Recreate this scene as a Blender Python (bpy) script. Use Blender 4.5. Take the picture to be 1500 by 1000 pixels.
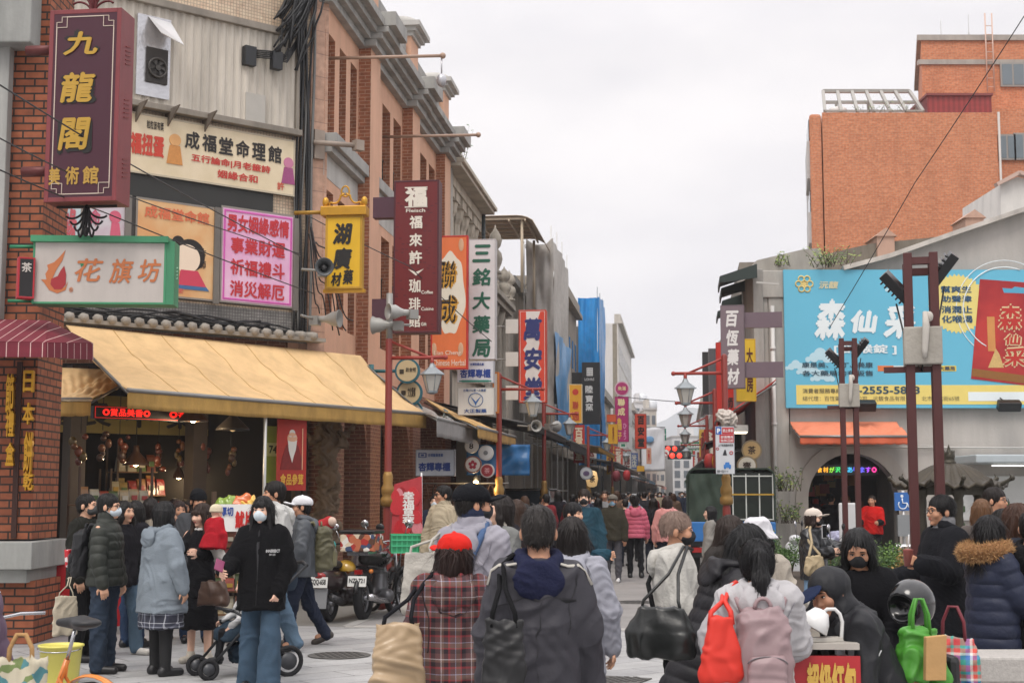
import bpy, bmesh, math, random
import numpy as np
from mathutils import Vector, Matrix, Euler
PI = math.pi; R = math.radians
random.seed(7); RNG = np.random.RandomState(7)
for o in list(bpy.data.objects): bpy.data.objects.remove(o)
SC = bpy.context.scene; COL = SC.collection
# ---------------------------------------------------------------- camera
CAMH = 1.7; FPX = 2083.0; PITCH = math.atan((722-500)/FPX)
cam = bpy.data.cameras.new("camera"); cam.lens = 50; cam.sensor_width = 36; cam.clip_start = .1; cam.clip_end = 20000
camo = bpy.data.objects.new("camera", cam); COL.objects.link(camo)
camo.location = (0,0,CAMH); camo.rotation_euler = (PI/2+PITCH,0,0); SC.camera = camo
cam.dof.use_dof = True; cam.dof.focus_distance = 13.0; cam.dof.aperture_fstop = 8.0
# ---------------------------------------------------------------- sky and sun
SUN_EL, SUN_ROT = R(58), R(200)
W_ = bpy.data.worlds.new("World"); SC.world = W_; W_.use_nodes = True
nt = W_.node_tree; nt.nodes.clear()
def wn(t, **kw):
 n = nt.nodes.new(t)
 for k, v in kw.items(): setattr(n, k, v)
 return n
sky = wn('ShaderNodeTexSky', sky_type='NISHITA', sun_disc=False, sun_elevation=SUN_EL, sun_rotation=SUN_ROT)
b1 = wn('ShaderNodeBackground'); b1.inputs[1].default_value = .06; nt.links.new(sky.outputs[0], b1.inputs[0])
tc = wn('ShaderNodeTexCoord'); mp = wn('ShaderNodeMapping'); mp.inputs['Scale'].default_value = (1.2,1.2,3.0)
no = wn('ShaderNodeTexNoise'); no.inputs['Scale'].default_value = 2.2; no.inputs['Detail'].default_value = 6; no.inputs['Roughness'].default_value = .5
nt.links.new(tc.outputs['Generated'], mp.inputs[0]); nt.links.new(mp.outputs[0], no.inputs[0])
cr = wn('ShaderNodeValToRGB'); cr.color_ramp.elements[0].position = .36; cr.color_ramp.elements[0].color = (.735,.718,.75,1)
cr.color_ramp.elements[1].position = .62; cr.color_ramp.elements[1].color = (.945,.91,.91,1); nt.links.new(no.outputs[0], cr.inputs[0])
# overcast sky: brighter towards the zenith (CIE overcast)
sx = wn('ShaderNodeSeparateXYZ'); nt.links.new(tc.outputs['Generated'], sx.inputs[0])
mr = wn('ShaderNodeMapRange'); mr.inputs[1].default_value = .30; mr.inputs[2].default_value = .95; mr.inputs[3].default_value = .95; mr.inputs[4].default_value = 2.1
nt.links.new(sx.outputs[2], mr.inputs[0])
b2 = wn('ShaderNodeBackground'); nt.links.new(cr.outputs[0], b2.inputs[0]); nt.links.new(mr.outputs[0], b2.inputs[1])
ms = wn('ShaderNodeMixShader'); ms.inputs[0].default_value = .93
nt.links.new(b1.outputs[0], ms.inputs[1]); nt.links.new(b2.outputs[0], ms.inputs[2])
wo = wn('ShaderNodeOutputWorld'); nt.links.new(ms.outputs[0], wo.inputs[0])
sl = bpy.data.lights.new("sun", 'SUN'); sl.energy = 1.5; sl.angle = R(25); sl.color = (1,.94,.86)
so = bpy.data.objects.new("sun", sl); COL.objects.link(so)
so.rotation_euler = (R(90)-SUN_EL, 0, PI-SUN_ROT+R(0))
vs = SC.view_settings; vs.view_transform = 'Standard'; vs.look = 'None'; vs.exposure = 0.27; vs.gamma = 1
SC.cycles.max_bounces = 6; SC.cycles.volume_bounces = 2; SC.cycles.use_denoising = True; SC.cycles.sample_clamp_indirect = 4
# ---------------------------------------------------------------- places
def ray(px, py):
 a, b = (px-750)/FPX, (500-py)/FPX; c, s = math.cos(PITCH), math.sin(PITCH)
 return Vector((a, c-b*s, s+b*c))
def W(px, py, d):                       # the point a ray meets at forward distance d
 v = ray(px, py); return Vector((0,0,CAMH)) + v*(d/v.y)
def G(px, d): p = W(px, 722, d); p.z = 0; return p     # ground point under a column of the view
PHI = math.atan(250/FPX*math.cos(PITCH))
SD = Vector((math.sin(PHI), math.cos(PHI), 0)); SL = Vector((math.cos(PHI), -math.sin(PHI), 0))
def S(s, t, z=0): return SD*s + SL*t + Vector((0,0,z))   # street frame: s along, t to the right
SROT = -PHI                                              # rotz of the street frame (local +Y = along the street)
# ---------------------------------------------------------------- materials
_MC = {}
def _new(name):
 m = bpy.data.materials.new(name); m.use_nodes = True; n = m.node_tree; b = n.nodes['Principled BSDF']
 return m, n, b
def _lin(c):
 if isinstance(c, str):
  c = [int(c[i:i+2],16)/255 for i in (0,2,4)]
  return tuple(x/12.92 if x <= .04045 else ((x+.055)/1.055)**2.4 for x in c)
 return tuple(c)
def _nodes(n):
 def N(t, **kw):
  q = n.nodes.new(t)
  for k, v in kw.items(): setattr(q, k, v)
  return q
 return N, n.links.new
def _mix(N, L, fac, a, b, mode='MIX'):
 m = N('ShaderNodeMix', data_type='RGBA', blend_type=mode)
 for sock, v in ((m.inputs[0], fac), (m.inputs[6], a), (m.inputs[7], b)):
  if hasattr(v, 'is_output') or hasattr(v, 'links'): L(v, sock)
  else: sock.default_value = v if isinstance(v, (int,float)) else (*v,1) if len(v)==3 else v
 return m.outputs[2]
def mat(col, rough=.6, var=.12, vs=6, bump=.0, bs=40, metal=0, emit=0, grime=0, gs=1.2, coat=0, name='m', stretch=(1,1,1), trans=0, spec=.5):
 c = _lin(col); key = (c, rough, var, vs, bump, bs, metal, emit, grime, gs, coat, name, stretch, trans, spec)
 if key in _MC: return _MC[key]
 m, n, b = _new(name); N, L = _nodes(n)
 tc = N('ShaderNodeTexCoord'); mp = N('ShaderNodeMapping'); mp.inputs['Scale'].default_value = stretch; L(tc.outputs['Object'], mp.inputs[0])
 out = None
 if var:
  z = N('ShaderNodeTexNoise'); z.inputs['Scale'].default_value = vs; z.inputs['Detail'].default_value = 5; L(mp.outputs[0], z.inputs[0])
  out = _mix(N, L, z.outputs[0], [max(0,x*(1-var)) for x in c], [min(1,x*(1+var)) for x in c])
 if grime:
  z2 = N('ShaderNodeTexNoise'); z2.inputs['Scale'].default_value = gs; z2.inputs['Detail'].default_value = 8; z2.inputs['Roughness'].default_value = .65
  mp2 = N('ShaderNodeMapping'); mp2.inputs['Scale'].default_value = (1.6,1.6,.35); L(tc.outputs['Object'], mp2.inputs[0]); L(mp2.outputs[0], z2.inputs[0])
  rp = N('ShaderNodeValToRGB'); rp.color_ramp.elements[0].position = .42; rp.color_ramp.elements[1].position = .72
  rp.color_ramp.elements[0].color = (0,0,0,1); rp.color_ramp.elements[1].color = (grime,)*3+(1,); L(z2.outputs[0], rp.inputs[0])
  out = _mix(N, L, rp.outputs[0], out if out else c, [x*.28 for x in c])
 if out is not None: L(out, b.inputs['Base Color'])
 else: b.inputs['Base Color'].default_value = (*c,1)
 b.inputs['Roughness'].default_value = rough; b.inputs['Metallic'].default_value = metal
 if coat: b.inputs['Coat Weight'].default_value = coat
 if spec!=.5: b.inputs['Specular IOR Level'].default_value = spec
 if trans: b.inputs['Transmission Weight'].default_value = trans
 if emit:
  b.inputs['Emission Color'].default_value = (*c,1); b.inputs['Emission Strength'].default_value = emit
 if bump:
  z = N('ShaderNodeTexNoise'); z.inputs['Scale'].default_value = bs; z.inputs['Detail'].default_value = 4; L(mp.outputs[0], z.inputs[0])
  bp = N('ShaderNodeBump'); bp.inputs['Strength'].default_value = min(1,bump); bp.inputs['Distance'].default_value = .02; L(z.outputs[0], bp.inputs['Height']); L(bp.outputs[0], b.inputs['Normal'])
 _MC[key] = m; return m
def brick(c1, c2, mortar, w=.22, r=.08, ms=.009, off=.5, rough=.8, bump=.5, grime=0, name='brick', rot=0, bias=0, gs=.9):
 key = ('brick', c1, c2, mortar, w, r, ms, off, rough, bump, grime, rot, bias)
 if key in _MC: return _MC[key]
 m, n, b = _new(name); N, L = _nodes(n)
 uv = N('ShaderNodeUVMap'); mp = N('ShaderNodeMapping'); mp.inputs['Rotation'].default_value = (0,0,rot); L(uv.outputs[0], mp.inputs[0])
 t = N('ShaderNodeTexBrick'); t.offset = off; t.inputs['Scale'].default_value = 1; t.inputs['Brick Width'].default_value = w; t.inputs['Row Height'].default_value = r
 t.inputs['Mortar Size'].default_value = ms; t.inputs['Mortar Smooth'].default_value = .1; t.inputs['Bias'].default_value = bias
 t.inputs['Color1'].default_value = (*_lin(c1),1); t.inputs['Color2'].default_value = (*_lin(c2),1); t.inputs['Mortar'].default_value = (*_lin(mortar),1)
 L(mp.outputs[0], t.inputs[0])
 z = N('ShaderNodeTexNoise'); z.inputs['Scale'].default_value = 9; z.inputs['Detail'].default_value = 6; L(mp.outputs[0], z.inputs[0])
 o = _mix(N, L, .5, t.outputs[0], z.outputs[0], 'OVERLAY')
 if grime:
  z2 = N('ShaderNodeTexNoise'); z2.inputs['Scale'].default_value = gs; z2.inputs['Detail'].default_value = 8
  mp2 = N('ShaderNodeMapping'); mp2.inputs['Scale'].default_value = (1.5,.4,1); L(uv.outputs[0], mp2.inputs[0]); L(mp2.outputs[0], z2.inputs[0])
  rp = N('ShaderNodeValToRGB'); rp.color_ramp.elements[0].position = .45; rp.color_ramp.elements[1].position = .75
  rp.color_ramp.elements[1].color = (grime,)*3+(1,); L(z2.outputs[0], rp.inputs[0])
  o = _mix(N, L, rp.outputs[0], o, [x*.3 for x in _lin(c1)])
 L(o, b.inputs['Base Color']); b.inputs['Roughness'].default_value = rough
 bp = N('ShaderNodeBump'); bp.inputs['Strength'].default_value = bump; bp.inputs['Distance'].default_value = .006; bp.invert = True
 L(t.outputs['Fac'], bp.inputs['Height']); L(bp.outputs[0], b.inputs['Normal'])
 _MC[key] = m; return m
def stripes(c1, c2, width, axis=0, duty=.5, rough=.7, name='stripe', uv=False):
 key = ('st', c1, c2, width, axis, duty, uv)
 if key in _MC: return _MC[key]
 m, n, b = _new(name); N, L = _nodes(n)
 t = N('ShaderNodeUVMap') if uv else N('ShaderNodeTexCoord'); s = N('ShaderNodeSeparateXYZ'); L(t.outputs[0] if uv else t.outputs['Object'], s.inputs[0])
 a = N('ShaderNodeMath', operation='DIVIDE'); a.inputs[1].default_value = width; L(s.outputs[axis], a.inputs[0])
 f = N('ShaderNodeMath', operation='FRACT'); L(a.outputs[0], f.inputs[0])
 g = N('ShaderNodeMath', operation='GREATER_THAN'); g.inputs[1].default_value = duty; L(f.outputs[0], g.inputs[0])
 z = N('ShaderNodeTexNoise'); z.inputs['Scale'].default_value = 4; z.inputs['Detail'].default_value = 5
 o = _mix(N, L, g.outputs[0], _lin(c1), _lin(c2)); o = _mix(N, L, .35, o, z.outputs[0], 'OVERLAY')
 L(o, b.inputs['Base Color']); b.inputs['Roughness'].default_value = rough
 _MC[key] = m; return m
def plaid(base, ramps, scale, rough=.9, name='plaid', axes=(0,2)):
# ramps: list of (position, colour) constant ramp used on both axes and averaged
 m, n, b = _new(name); N, L = _nodes(n)
 t = N('ShaderNodeTexCoord'); s = N('ShaderNodeSeparateXYZ'); L(t.outputs['Object'], s.inputs[0]); outs = []
 for ax, ph in zip(axes, (0,.3)):
  a = N('ShaderNodeMath', operation='MULTIPLY_ADD'); a.inputs[1].default_value = scale; a.inputs[2].default_value = ph; L(s.outputs[ax], a.inputs[0])
  f = N('ShaderNodeMath', operation='FRACT'); L(a.outputs[0], f.inputs[0])
  rp = N('ShaderNodeValToRGB'); rp.color_ramp.interpolation = 'CONSTANT'
  rp.color_ramp.elements[0].color = (*_lin(ramps[0][1]),1); rp.color_ramp.elements[0].position = 0
  rp.color_ramp.elements[1].color = (*_lin(ramps[1][1]),1); rp.color_ramp.elements[1].position = ramps[1][0]
  for p, c in ramps[2:]:
   e = rp.color_ramp.elements.new(p); e.color = (*_lin(c),1)
  L(f.outputs[0], rp.inputs[0]); outs.append(rp.outputs[0])
 o = _mix(N, L, .5, outs[0], outs[1]); z = N('ShaderNodeTexNoise'); z.inputs['Scale'].default_value = 12
 o = _mix(N, L, .3, o, z.outputs[0], 'OVERLAY')
 L(o, b.inputs['Base Color']); b.inputs['Roughness'].default_value = rough; return m
def voro(cols, scale, rough=.6, name='dapple', emit=0):
 key = ('v', tuple(cols), scale, rough)
 if key in _MC: return _MC[key]
 m, n, b = _new(name); N, L = _nodes(n); t = N('ShaderNodeTexCoord'); v = N('ShaderNodeTexVoronoi'); v.inputs['Scale'].default_value = scale; L(t.outputs['Object'], v.inputs[0])
 rp = N('ShaderNodeValToRGB'); rp.color_ramp.interpolation = 'CONSTANT'; s = N('ShaderNodeSeparateColor'); L(v.outputs['Color'], s.inputs[0]); L(s.outputs[0], rp.inputs[0])
 k = len(cols); rp.color_ramp.elements[0].color = (*_lin(cols[0]),1); rp.color_ramp.elements[1].position = 1/k; rp.color_ramp.elements[1].color = (*_lin(cols[1]),1)
 for i in range(2,k):
  e = rp.color_ramp.elements.new(i/k); e.color = (*_lin(cols[i]),1)
 L(rp.outputs[0], b.inputs['Base Color']); b.inputs['Roughness'].default_value = rough
 _MC[key] = m; return m
def fabric(col, rough=.9, bump=.35, var=.18): return mat(col, rough, var, 9, bump, 70, name='fabric', spec=.12)
def nylon(col, rough=.5): return mat(col, rough, .15, 5, .3, 22, name='nylon', spec=.3)
def denim(col): return mat(col, .9, .45, 5, .3, 90, name='denim', spec=.12)
def metalm(col, rough=.4): return mat(col, rough, .12, 8, .1, 60, metal=.6, name='metal')
def paint(col, rough=.45): return mat(col, rough, .10, 5, .1, 30, name='paint', grime=.25, gs=2)
# ---------------------------------------------------------------- objects
def props(o, label=None, cat=None, group=None, kind=None):
 for k, v in (('label',label), ('category',cat), ('group',group), ('kind',kind)):
  if v: o[k] = v
 return o
def thing(name, label, cat, loc=(0,0,0), rz=0, group=None):
 o = bpy.data.objects.new(name, None); o.empty_display_size = .1; COL.objects.link(o); o.location = loc; o.rotation_euler = (0,0,rz)
 return props(o, label, cat, group)
def copy_tree(o, parent=None):
 c = o.copy(); COL.objects.link(c)
 if parent: c.parent = parent
 for ch in list(o.children): copy_tree(ch, c)
 return c
def dup(root, loc, rz, label=None, group=None, scale=None):
 c = copy_tree(root); c.location = loc; c.rotation_euler = (0,0,rz)
 if label: c['label'] = label
 if group: c['group'] = group
 if scale: c.scale = (scale,)*3
 return c
def link_mesh(name, me, parent=None, loc=None, rot=None):
 o = bpy.data.objects.new(name, me); COL.objects.link(o)
 if parent: o.parent = parent
 if loc is not None: o.location = loc
 if rot is not None: o.rotation_euler = rot
 return o
def mesh_np(name, V, F, mats, smooth=True, mi=None):
 me = bpy.data.meshes.new(name); V = np.asarray(V, np.float32)
 nF = len(F)
 if isinstance(F, np.ndarray):
  k = F.shape[1]; me.vertices.add(len(V)); me.vertices.foreach_set('co', V.ravel())
  me.loops.add(nF*k); me.loops.foreach_set('vertex_index', F.astype(np.int32).ravel())
  me.polygons.add(nF); me.polygons.foreach_set('loop_start', np.arange(0,nF*k,k,dtype=np.int32))
  me.update(calc_edges=True)
 else: me.from_pydata(V.tolist(), [], F)
 if not isinstance(mats, (list,tuple)): mats = [mats]
 for m in mats: me.materials.append(m)
 if mi is not None and len(mats) > 1: me.polygons.foreach_set('material_index', np.asarray(mi, np.int32))
 me.polygons.foreach_set('use_smooth', np.full(nF, bool(smooth)))
 return me
class MB:
 def __init__(s): s.v = []; s.f = []; s.mi = []; s.sm = []; s.m = 0; s.T = None; s.smooth = False
 def add(s, V, F, smooth=None):
  b = len(s.v)
  if s.T is not None: V = [s.T @ Vector(p) for p in V]
  s.v.extend(tuple(p) for p in V); s.f.extend([tuple(i+b for i in f) for f in F]); s.mi.extend([s.m]*len(F))
  s.sm.extend([s.smooth if smooth is None else smooth]*len(F)); return s
 def mat(s, i): s.m = i; return s
 def box(s, x0,x1,y0,y1,z0,z1):
  V = [(x,y,z) for z in (z0,z1) for y in (y0,y1) for x in (x0,x1)]
  return s.add(V, [(0,2,3,1),(4,5,7,6),(0,1,5,4),(2,6,7,3),(0,4,6,2),(1,3,7,5)], False)
 def cbox(s, c, d, rz=0, rx=0, ry=0):
  M = Matrix.Translation(c) @ Euler((rx,ry,rz)).to_matrix().to_4x4(); x,y,z = d[0]/2,d[1]/2,d[2]/2
  V = [M @ Vector((a,b,e)) for e in (-z,z) for b in (-y,y) for a in (-x,x)]
  return s.add(V, [(0,2,3,1),(4,5,7,6),(0,1,5,4),(2,6,7,3),(0,4,6,2),(1,3,7,5)], False)
 def beam(s, a, b, w, h=None, up=(0,0,1)):
  a, b = Vector(a), Vector(b); h = h or w; d = (b-a).normalized(); u = Vector(up)
  if abs(d.dot(u)) > .98: u = Vector((1,0,0))
  x = d.cross(u).normalized(); z = x.cross(d); V = [p + x*i*w/2 + z*j*h/2 for p in (a,b) for j in (-1,1) for i in (-1,1)]
  return s.add(V, [(0,1,3,2),(4,6,7,5),(0,4,5,1),(2,3,7,6),(0,2,6,4),(1,5,7,3)], False)
 def prism(s, poly, y0, y1, plane='xz'):
  n = len(poly)
  if plane == 'xz': V = [(x,y0,z) for x,z in poly] + [(x,y1,z) for x,z in poly]
  elif plane == 'yz': V = [(y0,x,z) for x,z in poly] + [(y1,x,z) for x,z in poly]
  else: V = [(x,z,y0) for x,z in poly] + [(x,z,y1) for x,z in poly]
  F = [tuple(range(n)), tuple(range(2*n-1,n-1,-1))] + [(i,i+n,(i+1)%n+n,(i+1)%n) for i in range(n)]
  return s.add(V, F, False)
 def tube(s, pts, r, n=8, closed=False):
  P = [Vector(p) for p in pts]; k = len(P); rr = r if isinstance(r,(list,tuple)) else [r]*k
  V = []; u = None
  for i, p in enumerate(P):
   if closed: t = (P[(i+1)%k]-P[i-1])
   else: t = (P[min(i+1,k-1)]-P[max(i-1,0)])
   t = t.normalized() if t.length > 1e-9 else Vector((0,0,1))
   if u is None: u = t.orthogonal().normalized()
   else:
    u = u - t*u.dot(t); u = u.normalized() if u.length > 1e-6 else t.orthogonal().normalized()
   w = t.cross(u); V += [p + (u*math.cos(2*PI*j/n) + w*math.sin(2*PI*j/n))*rr[i] for j in range(n)]
  F = [(i*n+j, i*n+(j+1)%n, (i+1)*n+(j+1)%n, (i+1)*n+j) for i in range(k-1) for j in range(n)]
  if closed: F += [((k-1)*n+j, (k-1)*n+(j+1)%n, (j+1)%n, j) for j in range(n)]
  else: F += [tuple(range(n-1,-1,-1)), tuple(range((k-1)*n, k*n))]
  return s.add(V, F, True)
 def cyl(s, a, b, r, n=16, r2=None): return s.tube([a,b], [r, r if r2 is None else r2], n)
 def lathe(s, prof, n=16, c=(0,0,0), T=None, smooth=True):
  V = []; M = T or Matrix()
  for r, z in prof: V += [M @ Vector((c[0]+r*math.cos(2*PI*j/n), c[1]+r*math.sin(2*PI*j/n), c[2]+z)) for j in range(n)]
  k = len(prof); F = [(i*n+j, i*n+(j+1)%n, (i+1)*n+(j+1)%n, (i+1)*n+j) for i in range(k-1) for j in range(n)]
  F += [tuple(range(n-1,-1,-1)), tuple(range((k-1)*n, k*n))]
  return s.add(V, F, smooth)
 def ell(s, c, r, n=12, m=8):
  if not isinstance(r,(list,tuple)): r = (r,r,r)
  V = [(c[0],c[1],c[2]-r[2])]
  for i in range(1,m):
   a = -PI/2 + PI*i/m; V += [(c[0]+r[0]*math.cos(a)*math.cos(2*PI*j/n), c[1]+r[1]*math.cos(a)*math.sin(2*PI*j/n), c[2]+r[2]*math.sin(a)) for j in range(n)]
  V.append((c[0],c[1],c[2]+r[2])); L = len(V)-1
  F = [(0, 1+(j+1)%n, 1+j) for j in range(n)] + [(1+i*n+j, 1+i*n+(j+1)%n, 1+(i+1)*n+(j+1)%n, 1+(i+1)*n+j) for i in range(m-2) for j in range(n)]
  F += [(1+(m-2)*n+j, 1+(m-2)*n+(j+1)%n, L) for j in range(n)]
  return s.add(V, F, True)
 def disc(s, c, r, y0, y1, n=32):    # a disc in the xz plane with thickness
  return s.prism([(c[0]+r*math.cos(2*PI*j/n), c[1]+r*math.sin(2*PI*j/n)) for j in range(n)], y0, y1)
 def grid(s, f, nu, nv, smooth=True, thick=0):
  V = [f(i/nu, j/nv) for j in range(nv+1) for i in range(nu+1)]; w = nu+1
  F = [(j*w+i, j*w+i+1, (j+1)*w+i+1, (j+1)*w+i) for j in range(nv) for i in range(nu)]
  return s.add(V, F, smooth)
 def text(s, t, box, y=-.004, vert=False, bold=.012, ext=0, shear=0, keep=False):
  tv, tf = glyph(t, vert, bold, ext, shear)
  if not len(tv): return s
  lo, hi = tv.min(0), tv.max(0); x0,z0,x1,z1 = box; sx = (x1-x0)/max(1e-6,hi[0]-lo[0]); sz = (z1-z0)/max(1e-6,hi[1]-lo[1])
  if keep: q = min(sx,sz); x0 += ((x1-x0)-(hi[0]-lo[0])*q)/2; z0 += ((z1-z0)-(hi[1]-lo[1])*q)/2; sx = sz = q
  V = [(x0+(p[0]-lo[0])*sx, y-(p[2]-lo[2]), z0+(p[1]-lo[1])*sz) for p in tv]
  return s.add(V, tf, False)
 def build(s, name, mats, parent=None, bev=0, solid=0, loc=None, rot=None, sub=0):
  me = mesh_np(name, np.array(s.v, np.float32).reshape(-1,3), s.f, mats, False, s.mi)
  me.polygons.foreach_set('use_smooth', np.array(s.sm, bool)); boxuv(me)
  o = link_mesh(name, me, parent, loc, rot)
  if solid:
   q = o.modifiers.new('thick','SOLIDIFY'); q.thickness = solid; q.offset = 0
  if bev:
   q = o.modifiers.new('bevel','BEVEL'); q.width = bev; q.segments = 2; q.limit_method = 'ANGLE'; q.angle_limit = R(40)
  if sub:
   q = o.modifiers.new('sub','SUBSURF'); q.levels = q.render_levels = sub
  return o
def boxuv(me):
 nl = len(me.loops)
 if not nl: return
 co = np.empty(len(me.vertices)*3, np.float32); me.vertices.foreach_get('co', co); co = co.reshape(-1,3)
 li = np.empty(nl, np.int32); me.loops.foreach_get('vertex_index', li)
 nr = np.empty(len(me.polygons)*3, np.float32); me.polygons.foreach_get('normal', nr); nr = nr.reshape(-1,3)
 tot = np.empty(len(me.polygons), np.int32); me.polygons.foreach_get('loop_total', tot); N_ = np.repeat(nr, tot, 0); P = co[li]
 hx, hy = -N_[:,1], N_[:,0]; hl = np.sqrt(hx*hx+hy*hy)+1e-9; u = (P[:,0]*hx+P[:,1]*hy)/hl; v = P[:,2].copy(); fl = np.abs(N_[:,2]) > .8
 u[fl] = P[fl,0]; v[fl] = P[fl,1]
 uv = me.uv_layers.new(name='UVMap'); uv.data.foreach_set('uv', np.stack([u,v],1).astype(np.float32).ravel())
_GC = {}
def glyph(t, vert=False, bold=.012, ext=0, shear=0):
 k = (t, vert, bold, ext, shear)
 if k in _GC: return _GC[k]
 c = bpy.data.curves.new('lettering','FONT'); c.body = "\n".join(t) if vert else t; c.align_x = 'CENTER'; c.size = 1; c.extrude = ext; c.resolution_u = 3; c.shear = shear
 if vert: c.space_line = .88
 c.fill_mode = 'BOTH' if ext else 'FRONT'
 o = bpy.data.objects.new('lettering', c); me = o.to_mesh()
 V = np.empty(len(me.vertices)*3, np.float32); me.vertices.foreach_get('co', V); V = V.reshape(-1,3)
 F = [tuple(p.vertices) for p in me.polygons]; o.to_mesh_clear(); bpy.data.objects.remove(o); bpy.data.curves.remove(c)
 if bold and len(V):                  # heavier strokes: the glyph struck several times, each a hair further out
  n = len(V); VV = []; FF = []
  for i,(dx,dy) in enumerate(((0,0),(1,0),(-1,0),(0,1),(0,-1))):
   VV.append(V+np.array([dx*bold,dy*bold,i*.0007],np.float32)); FF += [tuple(q+i*n for q in f) for f in F]
  V = np.concatenate(VV); F = FF
 _GC[k] = (V, F); return V, F
def struct(mb, name, mats, **kw):
 return props(mb.build(name, mats, **kw), kind='structure')
# ---------------------------------------------------------------- organic shapes: smooth unions of rounded bones, meshed as one skin
def _v(*a): return np.array(a, np.float32)
class Sh:
 def __init__(s): s.p = []
 def cap(s, a, b, ra, rb=None, k=.03, quilt=None, flat=None, op='u'):
  a, b = np.asarray(a,np.float32), np.asarray(b,np.float32); rb = ra if rb is None else rb; m = max(ra,rb)
  ab = b-a; l2 = float(ab@ab)+1e-9; ln = math.sqrt(l2)
  def f(X,Y,Z):
   t = np.clip(((X-a[0])*ab[0]+(Y-a[1])*ab[1]+(Z-a[2])*ab[2])/l2, 0, 1)
   d = np.sqrt((X-a[0]-t*ab[0])**2+(Y-a[1]-t*ab[1])**2+(Z-a[2]-t*ab[2])**2) - (ra+t*(rb-ra))
   if quilt: d = d + quilt[1]*(1-np.sqrt(np.abs(np.sin(PI*t*ln/quilt[0]))))
   return d
  s.p.append((f, np.minimum(a,b)-m, np.maximum(a,b)+m, k, op)); return s
 def ell(s, c, r, k=.02, M=None, op='u', rot=None):
  r = np.asarray(r if hasattr(r,'__len__') else (r,r,r), np.float32)
  M = (M or Matrix()) @ Matrix.Translation(tuple(float(x) for x in c))
  if rot: M = M @ Euler(rot).to_matrix().to_4x4()
  Rm = np.array(M.to_3x3(), np.float32); t = np.array(M.translation, np.float32); e = np.sqrt(((Rm*r[None,:])**2).sum(1)); mr = float(r.min())
  def f(X,Y,Z):
   x,y,z = X-t[0],Y-t[1],Z-t[2]
   u = (Rm[0,0]*x+Rm[1,0]*y+Rm[2,0]*z)/r[0]; v = (Rm[0,1]*x+Rm[1,1]*y+Rm[2,1]*z)/r[1]; w = (Rm[0,2]*x+Rm[1,2]*y+Rm[2,2]*z)/r[2]
   q = np.sqrt(u*u+v*v+w*w); g = np.sqrt((u/r[0])**2+(v/r[1])**2+(w/r[2])**2)+1e-6
   return q*(q-1)/g
  s.p.append((f, t-e, t+e, k, op)); return s
 def loft(s, tab, k=.03, M=None, op='u', quilt=None, n=2.0):
  T = np.array(sorted(tab), np.float32); M = M or Matrix(); Mi = np.array(M.inverted(), np.float32)
  cs = [M @ Vector((x,y,z)) for z0,cx,cy,wx,wy in T.tolist() for z in (z0,) for x in (cx-wx,cx+wx) for y in (cy-wy,cy+wy)]
  lo = np.min(np.array(cs),0); hi = np.max(np.array(cs),0); z0, z1 = T[0,0], T[-1,0]
  def f(X,Y,Z):
   x = Mi[0,0]*X+Mi[0,1]*Y+Mi[0,2]*Z+Mi[0,3]; y = Mi[1,0]*X+Mi[1,1]*Y+Mi[1,2]*Z+Mi[1,3]; z = Mi[2,0]*X+Mi[2,1]*Y+Mi[2,2]*Z+Mi[2,3]
   g = [np.interp(z, T[:,0], T[:,i]) for i in range(1,5)]; mw = np.minimum(g[2],g[3])
   if n == 2: d = (np.sqrt(((x-g[0])/g[2])**2+((y-g[1])/g[3])**2)-1)*mw
   else: d = ((np.abs((x-g[0])/g[2])**n+np.abs((y-g[1])/g[3])**n)**(1/n)-1)*mw
   if quilt: d = d + quilt[1]*(1-np.sqrt(np.abs(np.sin(PI*(z-z0)/quilt[0]))))
   return np.maximum(np.maximum(d, z0-z), z-z1)
  s.p.append((f, lo, hi, k, op)); return s
 def keep(s, pt, nrm):       # keep the side the normal points away from
  pt = np.asarray(pt,np.float32); q = np.asarray(nrm,np.float32); q = q/np.linalg.norm(q)
  s.p.append((lambda X,Y,Z: (X-pt[0])*q[0]+(Y-pt[1])*q[1]+(Z-pt[2])*q[2], None, None, 0, 'i')); return s
 def mesh(s, h):
  lo = np.min([p[1] for p in s.p if p[4]=='u'],0)-3*h; hi = np.max([p[2] for p in s.p if p[4]=='u'],0)+3*h
  n = np.maximum(4, np.ceil((hi-lo)/h).astype(int)+1); ax = [(lo[i]+h*np.arange(n[i])).astype(np.float32) for i in range(3)]
  F = np.full(n, .5, np.float32)
  for f, a, b, k, op in s.p:
   if a is None: i0, i1 = np.zeros(3,int), n
   else:
    m = k+2.5*h; i0 = np.clip(np.floor((a-m-lo)/h).astype(int),0,n-1); i1 = np.clip(np.ceil((b+m-lo)/h).astype(int)+1,1,n)
    if (i1 <= i0).any(): continue
   sl = tuple(slice(i0[i],i1[i]) for i in range(3)); X = ax[0][sl[0],None,None]; Y = ax[1][None,sl[1],None]; Z = ax[2][None,None,sl[2]]
   d = f(X,Y,Z); d = np.broadcast_to(d, F[sl].shape).astype(np.float32); c = F[sl]
   if op == 'u':
    if k > 0: hh = np.maximum(k-np.abs(c-d),0)/k; F[sl] = np.minimum(c,d)-hh*hh*k*.25
    else: F[sl] = np.minimum(c,d)
   elif op == 's':
    d = -d
    if k > 0: hh = np.maximum(k-np.abs(c-d),0)/k; F[sl] = np.maximum(c,d)+hh*hh*k*.25
    else: F[sl] = np.maximum(c,d)
   else: F[sl] = np.maximum(c,d)
  F[0]=F[-1]=.5; F[:,0]=F[:,-1]=.5; F[:,:,0]=F[:,:,-1]=.5
  return surfnets(F, lo, h)
_CO = np.array([(i,j,k) for i in (0,1) for j in (0,1) for k in (0,1)])
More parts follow.
